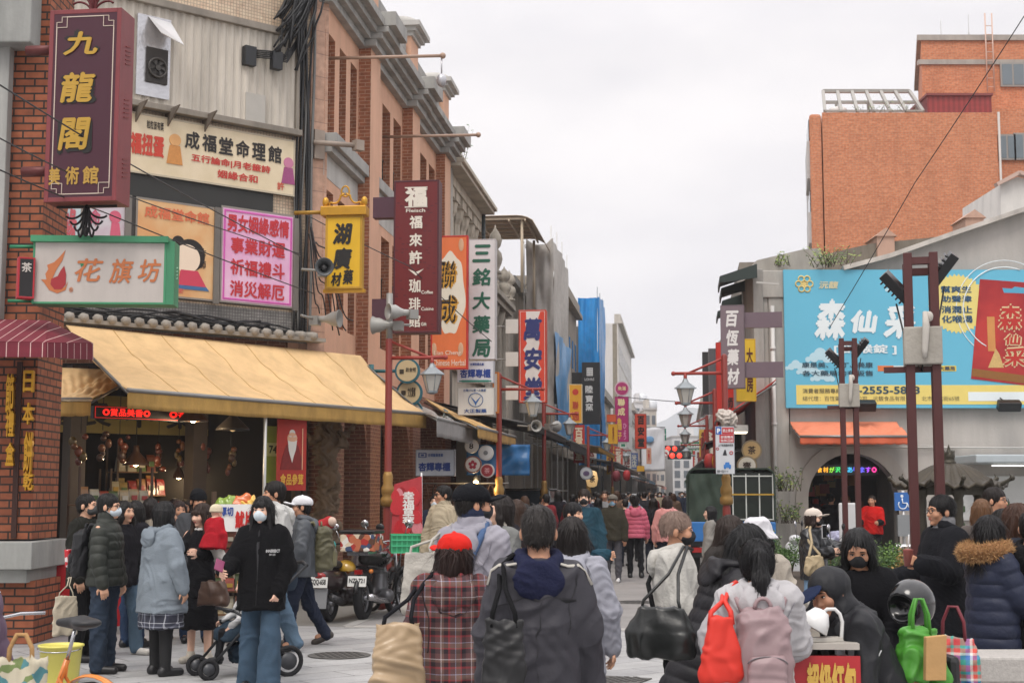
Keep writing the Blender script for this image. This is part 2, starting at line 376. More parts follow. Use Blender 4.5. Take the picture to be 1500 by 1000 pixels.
_ED = [(a,b) for a in range(8) for b in range(a+1,8) if bin(a^b).count('1')==1]
def surfnets(F, lo, h):
 I = F < 0; n = np.array(F.shape); cnt = np.zeros(n-1, np.int8)
 for i,j,k in _CO: cnt += I[i:n[0]-1+i, j:n[1]-1+j, k:n[2]-1+k]
 A = np.argwhere((cnt>0)&(cnt<8)); idx = np.full(n-1, -1, np.int32); idx[A[:,0],A[:,1],A[:,2]] = np.arange(len(A))
 val = np.stack([F[A[:,0]+c[0],A[:,1]+c[1],A[:,2]+c[2]] for c in _CO],1); pos = np.zeros((len(A),3),np.float32); cn = np.zeros((len(A),1),np.float32)
 for a,b in _ED:
  va,vb = val[:,a],val[:,b]; m = (va<0)!=(vb<0); t = np.where(m, va/np.where(m,va-vb,1), 0)[:,None]
  pos += m[:,None]*(_CO[a]+t*(_CO[b]-_CO[a])); cn += m[:,None]
 V = lo+h*(A+pos/np.maximum(cn,1)); Q = []
 for ax in range(3):
  sl0 = [slice(None)]*3; sl1 = [slice(None)]*3; sl0[ax]=slice(0,-1); sl1[ax]=slice(1,None)
  s0 = I[tuple(sl0)]; s1 = I[tuple(sl1)]; E = np.argwhere(s0!=s1)
  u,w = (ax+1)%3,(ax+2)%3; E = E[(E[:,u]>0)&(E[:,w]>0)]; fl = s0[E[:,0],E[:,1],E[:,2]]
  def at(du,dw):
   q = E.copy(); q[:,u]+=du; q[:,w]+=dw; return idx[q[:,0],q[:,1],q[:,2]]
  q = np.stack([at(-1,-1),at(0,-1),at(0,0),at(-1,0)],1); q[~fl] = q[~fl][:,::-1]; Q.append(q)
 Fq = np.concatenate(Q); Fq = Fq[(Fq>=0).all(1)]
 return V, Fq
def vnormals(V, F):
 a = V[F[:,2]]-V[F[:,0]]; b = V[F[:,3]]-V[F[:,1]]; n = np.cross(a,b); N = np.zeros_like(V)
 for i in range(4): np.add.at(N, F[:,i], n)
 return N/(np.linalg.norm(N,axis=1,keepdims=True)+1e-9)
def folds(V, F, amp, seed, fz=9.0, fx=26.0):
 """cloth folds: a few soft ridges that bend and fade over the cloth"""
 r = np.random.RandomState(seed); N = vnormals(V,F); d = np.zeros(len(V),np.float32); w = V.copy()
 for i in range(3): w = w + .055*np.stack([np.sin(w@(r.randn(3)*7)+r.rand()*6) for _ in range(3)],1)
 for i in range(6):
  a = r.rand()*PI*2; t = (r.rand()-.5)*2.6; kx = np.array([math.cos(a)*fx, math.sin(a)*fx, t*fz])*(.6+.7*r.rand()); q = np.sin(w@kx+r.rand()*6.3)
  m = np.clip(np.sin(V@(r.randn(3)*7)+r.rand()*6)*1.6-.2,0,1); d += (1-np.abs(q))**1.6*m
 d += .35*np.sin(w@(r.randn(3)*38))*np.sin(w@(r.randn(3)*31))
 return V + N*((d-.45)*amp)[:,None]
_LAST = {}
def strands(parent, m, n, ln, mode, crown, seed, HM=None, tie=None):
 """loose locks over the hair"""
 V, F = _LAST['hair']; r = np.random.RandomState(seed); N = vnormals(V,F); Mi = np.array(HM.inverted(),np.float32); Q = V@Mi[:3,:3].T+Mi[:3,3]; ok = np.where((Q[:,1]>-.045)|(Q[:,2]>.075))[0]; i = r.choice(ok, n); p = V[i]; nn = N[i]; fr = (Q[i,1]<-.03)[:,None]
 t = np.tile(np.array([0,0,-1.],np.float32),(n,1)) if mode else (p-crown)
 if tie is not None: t = np.where((Q[i,1]<.11)[:,None],tie-p,t)
 t = t/(np.linalg.norm(t,axis=1,keepdims=True)+1e-6)+r.randn(n,3)*.16; t = t-nn*(t*nn).sum(1,keepdims=True)*.9; t /= np.linalg.norm(t,axis=1,keepdims=True)+1e-6
 s_ = np.cross(t,nn); s_ /= np.linalg.norm(s_,axis=1,keepdims=True)+1e-6; L = ln*(.5+r.rand(n,1))*np.where(fr,.35,1); wd = .0012+.0018*r.rand(n,1); lf = (.002+.004*r.rand(n,1))*np.where(r.rand(n,1)<.1,3,1)
 a = p-nn*.003; b = p+t*L*.5+nn*lf; c = p+t*L+nn*(lf*.4-.002)
 VV = np.stack([a-s_*wd,a+s_*wd,b-s_*wd*.8,b+s_*wd*.8,c-s_*.0005,c+s_*.0005],1).reshape(-1,3); k = np.arange(n)[:,None]*6
 FF = np.concatenate([k+np.array([[0,1,3,2]]),k+np.array([[2,3,5,4]])]); link_mesh('hair_strands', mesh_np('hair_strands',VV,FF,m), parent)
def shape(sh, name, m, parent, h, fold=0, seed=1, fz=9, fx=26, strands=0):
 V, F = sh.mesh(h)
 if not len(F): return None
 _LAST[name] = (V,F)
 if fold: V = folds(V,F,fold,seed,fz,fx)
 if strands:
  N = vnormals(V,F); r = np.random.RandomState(seed); c = V.mean(0); th = np.arctan2(V[:,0]-c[0],V[:,1]-c[1]); q = np.zeros(len(V))
  for i in range(5): q += np.sin(th*(14+9*i)+r.rand()*6+V[:,2]*(r.rand()-.5)*30)/(1+.5*i)
  V = V+N*(q*strands*.5)[:,None]
 return link_mesh(name, mesh_np(name, V, F, m), parent)
def bodydir(side, fwd, out):
 f, o = R(fwd), R(out); return np.array([side*math.sin(o)*math.cos(f), -math.sin(f), -math.cos(f)*math.cos(o)], np.float32)
def hairmat(col): return mat(tuple(x*.85 for x in _lin(col)), .5, .4, 30, .5, 60, stretch=(1,1,.12), name='hair', spec=.28)
SKIN = {'a':'cf9f82','b':'bd8a6c','c':'dcb199','d':'a97a60'}
def skinmat(k): return mat(SKIN[k], .5, .08, 25, .06, 120, name='skin')
BLK='17171a'
def hand(sh, w, fd, up, side, k, curl=30, grip=0):
 """palm, four bent fingers of unequal length and a thumb from the side of the palm; w wrist, fd forearm direction, up the back of the hand"""
 fd = fd/np.linalg.norm(fd); up = up-fd*(up@fd); up = up/np.linalg.norm(up); sd = np.cross(fd,up)*side
 p = w+fd*.085*k
 for i in range(4):
  o = (i-1.5)*.019*k; sh.cap(w+fd*.012*k+sd*o*.7, p+sd*o, .0155*k, .012*k, k=.012*k)
 ln = [.066,.078,.073,.056]
 for i in range(4):
  q = p+sd*(i-1.5)*.0205*k; ang = R(curl+4*i); d = fd*math.cos(ang)-up*math.sin(ang); m = q+d*ln[i]*.52*k; a2 = ang*1.9; e = m+(fd*math.cos(a2)-up*math.sin(a2))*ln[i]*.48*k
  sh.cap(q,m,.0095*k,.0088*k,k=.004*k); sh.cap(m,e,.0088*k,.0075*k,k=.004*k)
 t0 = w+fd*.03*k-sd*.03*k; t1 = t0+(fd*.6-sd*.65-up*.3)*.042*k; t2 = t1+(fd*.85-sd*.15-up*.45)*.034*k
 sh.cap(t0,t1,.014*k,.011*k,k=.012*k); sh.cap(t1,t2,.0105*k,.0085*k,k=.004*k)
def person(label, loc, rz=0, H=1.68, fat=1.0, lean=0, turn=0, head=(0,0), L=None, Rr=None, legs=((0,0),(0,0)), h=.009, skin='a', group=None,
top=None, inner=None, pants=None, shoes=BLK, hair=None, hat=None, mask=None, glasses=None, seat=None, face=True, spread=.0, seed=None, cat='person', hands=True):
 """one figure; faces -Y before rz; L/Rr = ((upper fwd,out),(fore fwd,out),curl); legs = ((thigh,shin) left, right)"""
 seed = seed or (abs(hash(label)) % 9999 if False else sum(ord(c)*(i+1) for i,c in enumerate(label)) % 9973)
 k = H/1.70; root = thing('person', label, cat, loc, R(rz), group); sk = skinmat(skin)
 L = L or ((3,10),(13,5),25); Rr = Rr or ((4,10),(15,5),25)
 hipz = .89*k
# legs
 J = {}
 for sd, nm, lg in ((1,'L',legs[0]),(-1,'R',legs[1])):
  hp = _v(sd*.088*k*fat**.5, 0, 0); kn = hp+bodydir(sd,lg[0],2+spread)*.42*k; an = kn+bodydir(sd,lg[1],1+spread*.6)*.40*k; J[nm]=(hp,kn,an)
 low = min(J['L'][2][2], J['R'][2][2]); base = (.075*k-low) if seat is None else seat+.09*k
 pel = _v(0,0,base)
 for nm in 'LR': J[nm] = tuple(j+pel for j in J[nm])
 hz = base-hipz           # shift of the upper body
 TB = Matrix.Translation((0,0,base)) @ Euler((R(lean),0,R(turn)),'XYZ').to_matrix().to_4x4() @ Matrix.Translation((0,0,-hipz))
 def ub(x,y,z): return np.array(TB @ Vector((x,y,z)), np.float32)
# arms
 shw = .172*k*(1+(fat-1)*.6); A = {}
 R3 = np.array(TB.to_3x3(), np.float32)
 for sd, nm, sp in ((1,'L',L),(-1,'R',Rr)):
  s0 = ub(sd*shw,.005*k,1.372*k); e = s0+R3@bodydir(sd,*sp[0])*.285*k; w = e+R3@bodydir(sd,*sp[1])*.245*k; A[nm]=(s0,e,w,sp[2] if len(sp)>2 else 25)
# head frame
 HC = ub(0,-.022*k,1.585*k); HM = Matrix.Translation(tuple(float(x) for x in HC)) @ TB.to_3x3().to_4x4() @ Euler((R(head[1]-lean*.6),0,R(head[0]))).to_matrix().to_4x4() @ Matrix.Scale(k**.6,4)
 ks = k**.6
 def hp_(x,y,z): return np.array(HM @ Vector((x,y,z)), np.float32)
 HR = HM.copy()
 def hel(sh, c, r, kk=.015, op='u', rot=None):
  M = Matrix.Translation(HM @ Vector(c)) @ (HM.to_3x3()*(1/ks)).to_4x4(); sh.ell((0,0,0), [x*ks for x in r], kk, M, op, rot); return sh
# ---- the body, one skin
 b = Sh()
 hel(b,(0,.014,.034),(.074,.094,.079)); hel(b,(0,-.026,-.04),(.056,.062,.072),.03); hel(b,(0,-.062,-.01),(.05,.034,.05),.03)
 b.cap(hp_(0,-.088,.002),hp_(0,-.107,-.03),.008*ks,.0135*ks,.012); b.cap(hp_(-.014,-.096,-.034),hp_(.014,-.096,-.034),.009*ks,.009*ks,.008)
 for sd in (-1,1):
  hel(b,(sd*.080,.012,-.012),(.013,.02,.032),.008); hel(b,(sd*.034,-.078,.024),(.022,.012,.008),.012); hel(b,(sd*.04,-.066,-.03),(.022,.022,.02),.02)
  hel(b,(sd*.031,-.1,.006),(.017,.014,.011),.012,'s')
 hel(b,(0,-.086,-.058),(.022,.014,.009),.012); hel(b,(0,-.074,-.095),(.02,.018,.016),.02)
 b.cap(hp_(0,.012,-.07), ub(0,.012*k,1.42*k), .051*k, .056*k, .03)
 b.loft([(z*k,0,cy*k,wx*k*fat,wy*k*fat) for z,cy,wx,wy in ((.84,0,.14,.10),(.93,0,.155,.105),(1.08,0,.132,.09),(1.25,0,.152,.105),(1.36,0,.14,.085),(1.44,.01,.075,.055))], .05, TB)
 for nm, sd in (('L',1),('R',-1)):
  s0,e,w,c = A[nm]; b.cap(s0,e,.047*k,.038*k,.03); b.cap(e,w,.036*k,.026*k,.015)
  if hands: hand(b, w, w-e, R3@_v(sd*.9,-.45 if c>=0 else .4,.1), sd, k, abs(c))
  hp,kn,an = J[nm]; b.cap(hp,kn,.078*k*fat**.5,.052*k,.04); b.cap(kn,an,.05*k,.036*k,.02); b.cap(an,an+_v(0,-.1*k,-.035*k),.033*k,.03*k,.02)
 shape(b,'body',sk,root,h)
# ---- face
 if face:
  em = [mat('d8d2cc',.3,0,name='eye_white'),mat('120c0a',.25,0,name='iris')]
  for sd in (-1,1):
   m = MB(); m.T = HM; m.mat(0).ell((sd*.031,-.0838,.004),(.0125,.008,.0046),10,6); m.mat(1).ell((sd*.031,-.0902,.0045),(.0056,.003,.0048),8,6); m.mat(1).tube([(sd*.045,-.0835,.006),(sd*.031,-.0912,.0098),(sd*.018,-.0875,.006)],.003,5); m.build('eye',em,root)
   m = MB(); m.T = HM; m.tube([(sd*.049,-.082,.024),(sd*.033,-.0925,.0285),(sd*.016,-.0945,.0255)],[.002,.0036,.003],6); m.build('eyebrow',hairmat('1c1512'),root)
  if not mask:
   m = MB(); m.T = HM; m.ell((0,-.0965,-.0545),(.0215,.0065,.0048)); m.ell((0,-.0955,-.0632),(.0185,.0065,.0058)); m.build('lips',mat('a8574c',.45,.05,name='lips'),root)
# ---- trousers or skirt
 pm = pants or dict(m=denim('2b3a52'))
 wd = pm.get('w',1.0); ph = max(h,.008)
 P = Sh()
 if pm.get('kind') == 'skirt':
  z0 = pm.get('len',.5)*k; fl = pm.get('flare',1.2)
  P.loft([(base-hipz+z*k,0,0,wx*k*fat,wy*k*fat) for z,wx,wy in ((z0/k,.175*fl,.135*fl),(.72,.18*(1+fl)/2,.135*(1+fl)/2),(.9,.172,.125),(1.06,.15,.108))],.02)
  if pm.get('legm'):
   q = Sh()
   for nm in 'LR':
    hp,kn,an = J[nm]; q.cap(hp,kn,.088*k*fat**.5,.06*k*fat**.5,.03); q.cap(kn,an+_v(0,0,.0),.06*k*fat**.5,.046*k*fat**.4,.02)
   shape(q,'leggings',pm['legm'],root,ph)
 else:
  P.loft([((z)*k,0,0,wx*k*fat,wy*k*fat) for z,wx,wy in ((.82,.142,.108),(.95,.142,.104),(1.06,.13,.095))],.04,TB)
  for nm in 'LR':
   hp,kn,an = J[nm]; f5 = fat**.6; P.cap(hp,kn,.087*k*f5,.068*k*wd*f5,.04); P.cap(kn,an+(an-kn)*.04,.068*k*wd*f5,pm.get('hem',.058)*k*wd,.03)
  lo = min(J['L'][2][2],J['R'][2][2])-.055*k; P.keep((0,0,lo),(0,0,-1))
 shape(P,'skirt' if pm.get('kind')=='skirt' else 'trousers',pm['m'],root,ph,pm.get('fold',.009),seed+3,fz=7,fx=22)
# ---- shoes
 if shoes:
  smat = mat(shoes,.45,.15,12,name='shoe') if isinstance(shoes,str) else shoes
  for nm, lg in (('L',legs[0]),('R',legs[1])):
   hp,kn,an = J[nm]; dd = an-kn; dd = dd/np.linalg.norm(dd); pit = math.asin(max(-1,min(1,dd[1]))); pit = max(0,pit-.15)*1.1  # trailing foot tips up
   f = np.array([0,-math.cos(pit),-math.sin(pit)],np.float32); u = np.array([0,-math.sin(pit),math.cos(pit)],np.float32); q = Sh()
   heel = an-u*.03*k-f*.03*k; toe = heel+f*.19*k-u*.005*k
   q.cap(heel,toe,.044*k,.038*k,.02); q.cap(an+u*.025*k,heel,.046*k,.042*k,.03); q.keep(heel-u*.042*k,-u); q.keep(an+u*.06*k,u)
   shape(q,'shoe',smat,root,ph)
# ---- garments over the torso
 def garment(g, name):
  q = Sh(); n = g.get('infl',.028)*k; ql = g.get('quilt'); hem = g.get('len',.80); wh = g.get('hemw',1.0); sl = g.get('sleeve',1.0)
  prof = [(hem,.160*wh,.125*wh),(max(hem+.04,.95),.155*(1+wh)/2,.118*(1+wh)/2),(1.10,.140,.108),(1.24,.146,.114),(1.33,.140,.1),(1.385,.112,.082),(1.43,.072,.062),(1.455,.058,.056)]
  prof = [p for i,p in enumerate(prof) if i==0 or p[0]>prof[i-1][0]]
  q.loft([(z*k,0,.0,(wx*fat)*k+n,(wy*fat)*k+n) for z,wx,wy in prof],.05,TB if hem>=.75 or lean else TB,quilt=(ql[0]*k,ql[1]*k) if ql else None)
  for nm in 'LR':
   s0,e,w,c = A[nm]; inn = _v(0,0,0); w2 = e+(w-e)*(.97*sl)
   q.cap(s0-R3@_v((1 if nm=='L' else -1)*.03*k,0,.004),e,.047*k*fat**.5+n,.043*k*fat**.4+n,.035,quilt=(ql[0]*k,ql[1]*k) if ql else None)
   if sl > .4:
    q.cap(e,w2,.043*k*fat**.4+n,.034*k+n*.8,.015,quilt=(ql[0]*k,ql[1]*k) if ql else None)
    d = (w2-e)/np.linalg.norm(w2-e); q.cap(w2-d*.02,w2+d*.012,.036*k+n*.75,.034*k+n*.7,.008)
  if g.get('collar'):
   q.cap(ub(0,.01*k,1.43*k),ub(0,.005*k,1.43*k+g['collar']*k),.072*k+n*.4,.07*k+n*.4,.02)
  cz = g.get('collar',0)
  q.cap(hp_(0,.012,-.12),ub(0,.008*k,1.36*k),.05*k,.05*k,0) if False else None
  shape(q,name,g['m'],root,max(h,.007) if not ql else min(max(h,.008),.012),g.get('fold',.010) if not ql else .004,seed,fz=10,fx=20)
  if g.get('hood'):
   q = Sh(); M2 = TB; hs = g['hood'] if isinstance(g['hood'],(int,float)) and g['hood']>1 else 1.0; n2 = .0
   for i in range(13):
    a = -2.35+4.7*i/12; x = .088*(1+.25*(fat-1))*math.sin(a); y = .015+.085*math.cos(a); z = 1.435-.028*math.cos(a)+.02
    if i: q.cap(pp,ub(x*k,y*k,z*k),.032*k,.032*k,.02)
    pp = ub(x*k,y*k,z*k)
   yb=(.082*fat+.012)*k+n; q.ell((0,yb,1.355*k),(.125*k*hs,.042*k*hs,.095*k*hs),.06,TB)
   q.ell((0,yb-.02*k,1.49*k),(.06*k,.05*k,.045*k),.03,TB,'s')
   shape(q,'hood',g.get('hoodm',g['m']),root,max(h,.007),.008,seed+7)
  if g.get('zip'):
   m = MB(); zz = [ub(0,-((.112*fat)*k+n)-.004,z*k) for z in np.linspace(hem+.02,1.40,9)]
 if inner: garment(inner,'shirt')
 if top: garment(top, top.get('name','jacket'))
# ---- hair
 if hair:
  hm = hairmat(hair.get('c','15110f')); kd = hair.get('kind','short'); q = Sh(); vol = hair.get('vol',1.0)*(.965 if kd=='short' else .985); hh = max(h*.8,.006)
  hel(q,(0,.02,.036),((.083 if kd=='short' else .087)*vol,.107*vol,.094*vol),.01)
  if kd in ('long','bob','pony','mid'):
   hel(q,(0,.03,-.02),(.088*vol,.09*vol,.09),.03)
  else: hel(q,(0,.045,-.02),(.072*vol,.066*vol,.07),.03)
  fr = hair.get('fringe',.045)
  hel(q,(0,-.125,fr-.115),(.075,.09,.118),.012,'s')
  if kd == 'short':
   n0 = np.array(HM.to_3x3() @ Vector((0,-.35,-1)),np.float32); q.keep(hp_(0,.05,hair.get('cut',-.066)),n0)
   for sd in (-1,1): hel(q,(sd*.088,-.02,-.05),(.03,.06,.055),.01,'s')
  if hair.get('fringe_full'): hel(q,(0,-.078,fr+.012),(.062,.024,.034),.012)
  ln = hair.get('len',.35)
  if kd in ('long','bob','mid'):
   ys = hair.get('back',.05)
   tab = [(.03,0,.035,.085*vol,.075*vol),(-.06,0,.045,.092*vol,.066),(-.14,0,.055+ys*.3,.095*vol,.055),(-.24,0,.065+ys,.1*vol,.042),(-ln,0,.075+ys*1.25,.085*vol,.03)]
   tab = [t for t in tab if t[0]>=-ln]
   if ln <= .24: tab.append((-ln,0,.05,.085*vol,.05))
   T2 = Matrix.Translation(HM.translation) @ TB.to_3x3().to_4x4() @ Euler((0,0,R(head[0]*.6))).to_matrix().to_4x4()
   q.loft([(z*ks,cx*ks,cy*ks,wx*ks,wy*ks) for z,cx,cy,wx,wy in tab],.04,T2)
   for sd in (-1,1):
    q.cap(hp_(sd*.07,-.035,.03),hp_(sd*.08,-.03,-.07),.02*ks,.024*ks,.02)
    l2 = min(ln,hair.get('front',ln)); a = hp_(sd*.08,-.03,-.07); e = np.array(HM.translation,np.float32)+R3@(_v(sd*.095,-.06 if hair.get('front') else .02,-l2)*ks); q.cap(a,e,.026*ks,.015*ks,.025)
  if kd == 'pony':
   q.cap(hp_(0,.10,.045),hp_(0,.135,.03),.025,.028,.02); q.cap(hp_(0,.135,.03),hp_(0,.15,-.10),.032,.04,.02); q.cap(hp_(0,.15,-.10),hp_(0,.155,-.24),.04,.018,.02)
   q.keep(hp_(0,.05,-.26),np.array(HM.to_3x3() @ Vector((0,0,-1)),np.float32))
  if kd == 'bun': hel(q,(0,.09,.09),(.04,.04,.04),.01)
  if hat and hat['kind']!='hood': q.keep(hp_(0,0,.04),np.array(HM.to_3x3() @ Vector((0,0,1)),np.float32))
  shape(q,'hair',hm,root,hh,strands=.0055*(1 if kd!='short' else .8),seed=seed)
  if h<.0115: strands(root,hm,(600 if kd=='pony' else 1500 if kd!='short' else 1300) if h<.0075 else 450,.06*ks if kd=='pony' else .12*ks if kd!='short' else .03*ks,kd!='short',hp_(0,.05,.13),seed,HM,hp_(0,.115,.04) if kd=='pony' else None)
  if hair.get('tie'):
   m = MB(); m.T = HM; m.tube([(.03*math.cos(t),.122,.036+.03*math.sin(t)) for t in np.linspace(0,2*PI,12,endpoint=False)],.008,6,True); m.build('hair_tie',mat(hair['tie'],.5,name='tie'),root)
 if hat:
  q = Sh(); kd = hat['kind']; up = np.array(HM.to_3x3() @ Vector((0,0,1)),np.float32)
  T3 = HM @ Matrix.Scale(1/ks,4)
  if kd == 'cap':
   hel(q,(0,.016,.048),(.098,.119,.086),.01); q.keep(hp_(0,0,.022),-up)
   sgn = hat.get('sgn',1); q2 = Matrix.Translation(HM @ Vector((0,-.125*sgn,.038))) @ (HM.to_3x3()*(1/ks)).to_4x4() @ Euler((R(-14*sgn),0,0)).to_matrix().to_4x4()
   q.ell((0,0,0),(.078*ks,.082*ks,.011*ks),.012,q2); q.ell((0,.016,.131),.012,.006,HM)
  elif kd == 'beanie':
   hel(q,(0,.016,.05),(.095,.116,.098),.01); q.keep(hp_(0,0,.015),-up); hel(q,(0,.014,.03),(.1,.121,.03),.01); q.keep(hp_(0,0,.005),-up)
  elif kd == 'bucket':
   q.loft([(-.01*ks,0,.01*ks,.15*ks,.165*ks),(.03*ks,0,.012*ks,.112*ks,.13*ks),(.05*ks,0,.014*ks,.1*ks,.12*ks),(.115*ks,0,.016*ks,.085*ks,.1*ks),(.135*ks,0,.016*ks,.06*ks,.075*ks)],.01,T3)
   hel(q,(0,.0,-.02),(.115,.13,.055),.01,'s')
  if kd == 'hood':
   hel(q,(0,.03,.03),(.105,.13,.115),.01); hel(q,(0,.05,-.1),(.1,.1,.09),.04); q.cap(hp_(0,.03,-.12),ub(0,.02*k,1.40*k),.1*k,.1*k,.04)
   hel(q,(0,-.13,-.03),(.07,.1,.1),.015,'s')
  shape(q,{'cap':'cap','beanie':'beanie','bucket':'bucket_hat','hood':'hood'}[kd],hat['m'],root,max(h*.8,.006),.004 if kd!='bucket' else .006,seed)
  if hat.get('text'):
   m = MB(); m.T = HM; m.text(hat['text'],(-.03,.045,.03,.06),0,bold=.02)
   m.v = [tuple(HM @ Vector((-x_, y_, z_))) for x_,y_,z_ in [(lambda p:(p.x,.016+.116*math.sqrt(max(0,1-(p.x/.1)**2-((p.z-.05)/.085)**2)),p.z))(HM.inverted() @ Vector(p)) for p in m.v]]
   m.build('cap_lettering',mat('f0ece6',.6,0,name='thread'),root,solid=.002)
 if mask:
  q = Sh(); hel(q,(0,-.05,-.046),(.0615,.066,.053),.01); hel(q,(0,-.09,-.03),(.02,.03,.034),.02); n1 = np.array(HM.to_3x3() @ Vector((0,1,0)),np.float32); q.keep(hp_(0,-.028,0),n1)
  o = shape(q,'face_mask',mat(mask,.8,.05,20,.2,60,name='mask'),root,max(h*.7,.005),.003,seed,fz=60,fx=5)
  for sd in (-1,1):
   m = MB(); m.T = HM; m.tube([(sd*.05,-.05,-.02),(sd*.076,.0,.005),(sd*.086,.028,.0),(sd*.074,.0,-.04),(sd*.05,-.045,-.075)],.002,5); m.build('ear_loop',mat(mask,.8,.05,name='mask'),root)
 if glasses:
  m = MB(); m.T = HM
  for sd in (-1,1):
   c = (sd*.034,-.104,.003); ring = [(c[0]+.025*math.cos(t),c[1],c[2]+.019*math.sin(t)) for t in np.linspace(0,2*PI,14,endpoint=False)]
   m.tube(ring,.0028,5,True); m.tube([(sd*.058,-.102,.008),(sd*.08,0,.008)],.0024,5)
   if glasses == 'dark': m.add([ring[i] for i in range(14)],[tuple(range(14))])
  m.tube([(-.01,-.105,.006),(.01,-.105,.006)],.0025,5); m.build('glasses',mat('1a1614',.3,0,name='frame'),root)
 root['_j'] = 0; del root['_j']
 root_info = dict(root=root, TB=TB, HM=HM, A=A, J=J, k=k, ub=ub, hp=hp_)
 return root_info
# ================================================================ ground, far hills
class Pl:                                  # a vertical plane: origin, rz; local x along it, local -y its face
 def __init__(s, o, rz): s.o = Vector(o); s.rz = rz; s.x = Vector((math.cos(rz),math.sin(rz),0)); s.n = Vector((-math.sin(rz),math.cos(rz),0))
 def xz(s, px, py):
  v = ray(px,py); q = Vector((0,0,CAMH)); k = (s.o-q).dot(s.n)/v.dot(s.n); p = q+v*k; return (p-s.o).dot(s.x), p.z-s.o.z
 def rect(s, x0,y0,x1,y1):
  a = s.xz(x0,(y0+y1)/2)[0]; b = s.xz(x1,(y0+y1)/2)[0]; m = (x0+x1)/2; return a, s.xz(m,y1)[1], b, s.xz(m,y0)[1]
def paving():
 m, n, b = _new('paving'); N, L = _nodes(n); tc = N('ShaderNodeTexCoord'); mp = N('ShaderNodeMapping'); mp.inputs['Rotation'].default_value = (0,0,R(-38)); L(tc.outputs['Object'], mp.inputs[0])
 t = N('ShaderNodeTexBrick'); t.inputs['Scale'].default_value = 1; t.inputs['Brick Width'].default_value = 1.2; t.inputs['Row Height'].default_value = .4; t.inputs['Mortar Size'].default_value = .008; t.inputs['Mortar Smooth'].default_value = .2
 t.inputs['Color1'].default_value = (*_lin('a2a2a1'),1); t.inputs['Color2'].default_value = (*_lin('929293'),1); t.inputs['Mortar'].default_value = (*_lin('5c5b59'),1); L(mp.outputs[0], t.inputs[0])
 z = N('ShaderNodeTexNoise'); z.inputs['Scale'].default_value = .9; z.inputs['Detail'].default_value = 9; z.inputs['Roughness'].default_value = .7; L(tc.outputs['Object'], z.inputs[0])
 o = _mix(N, L, .75, t.outputs[0], z.outputs[0], 'OVERLAY'); z3 = N('ShaderNodeTexNoise'); z3.inputs['Scale'].default_value = 60; L(tc.outputs['Object'], z3.inputs[0]); o = _mix(N, L, .25, o, z3.outputs[0], 'OVERLAY')
 L(o, b.inputs['Base Color']); b.inputs['Roughness'].default_value = .6
 bp = N('ShaderNodeBump'); bp.invert = True; bp.inputs['Strength'].default_value = .4; bp.inputs['Distance'].default_value = .006; L(t.outputs['Fac'], bp.inputs['Height']); L(bp.outputs[0], b.inputs['Normal']); return m
g = MB(); g.add([(-1200,-60,0),(1200,-60,0),(1200,2400,0),(-1200,2400,0)], [(0,1,2,3)]); struct(g,'ground',mat('6f6d69',.85,.2,.5))
g = MB(); g.add([S(-30,-30,.004),S(-30,30,.004),S(18.1,30,.004),S(18.1,-30,.004)], [(3,2,1,0)][::-1]); struct(g,'paving',paving())
g = MB(); g.add([S(18.1,-4.3,.008),S(18.1,1.4,.008),S(900,1.4,.008),S(900,-4.3,.008)], [(0,1,2,3)]); struct(g,'road',mat('858280',.85,.16,2.5,.15,80,grime=.35,gs=.5,name='asphalt'))
g = MB(); g.box(-.05,.1,0,600,0,.014); g.T = Matrix(); struct(g,'kerb',mat('8f8d8a',.8,.15,3),loc=S(18.1,-4.3),rot=(0,0,SROT))
g = MB(); g.add([S(17.95,-4.3,.009),S(17.95,6,.009),S(18.25,6,.009),S(18.25,-4.3,.009)], [(0,1,2,3)]); struct(g,'drain_strip',mat('a09d99',.8,.15,3))
def hill(u, v):
 x = -700+u*3600; y = 4200+v*1600; r = math.sin(v*PI)**.8
 hgt = 235*math.exp(-((x-690)/330)**2)+150*math.exp(-((x-1150)/420)**2)+90*math.exp(-((x-150)/500)**2)+12*math.sin(x/70)+7*math.sin(x/23)
 return (x*.4, y*.4, r*hgt*.4-1)
g = MB(); g.grid(hill,90,14); struct(g,'hills',mat('5d6668',.9,.3,.01))
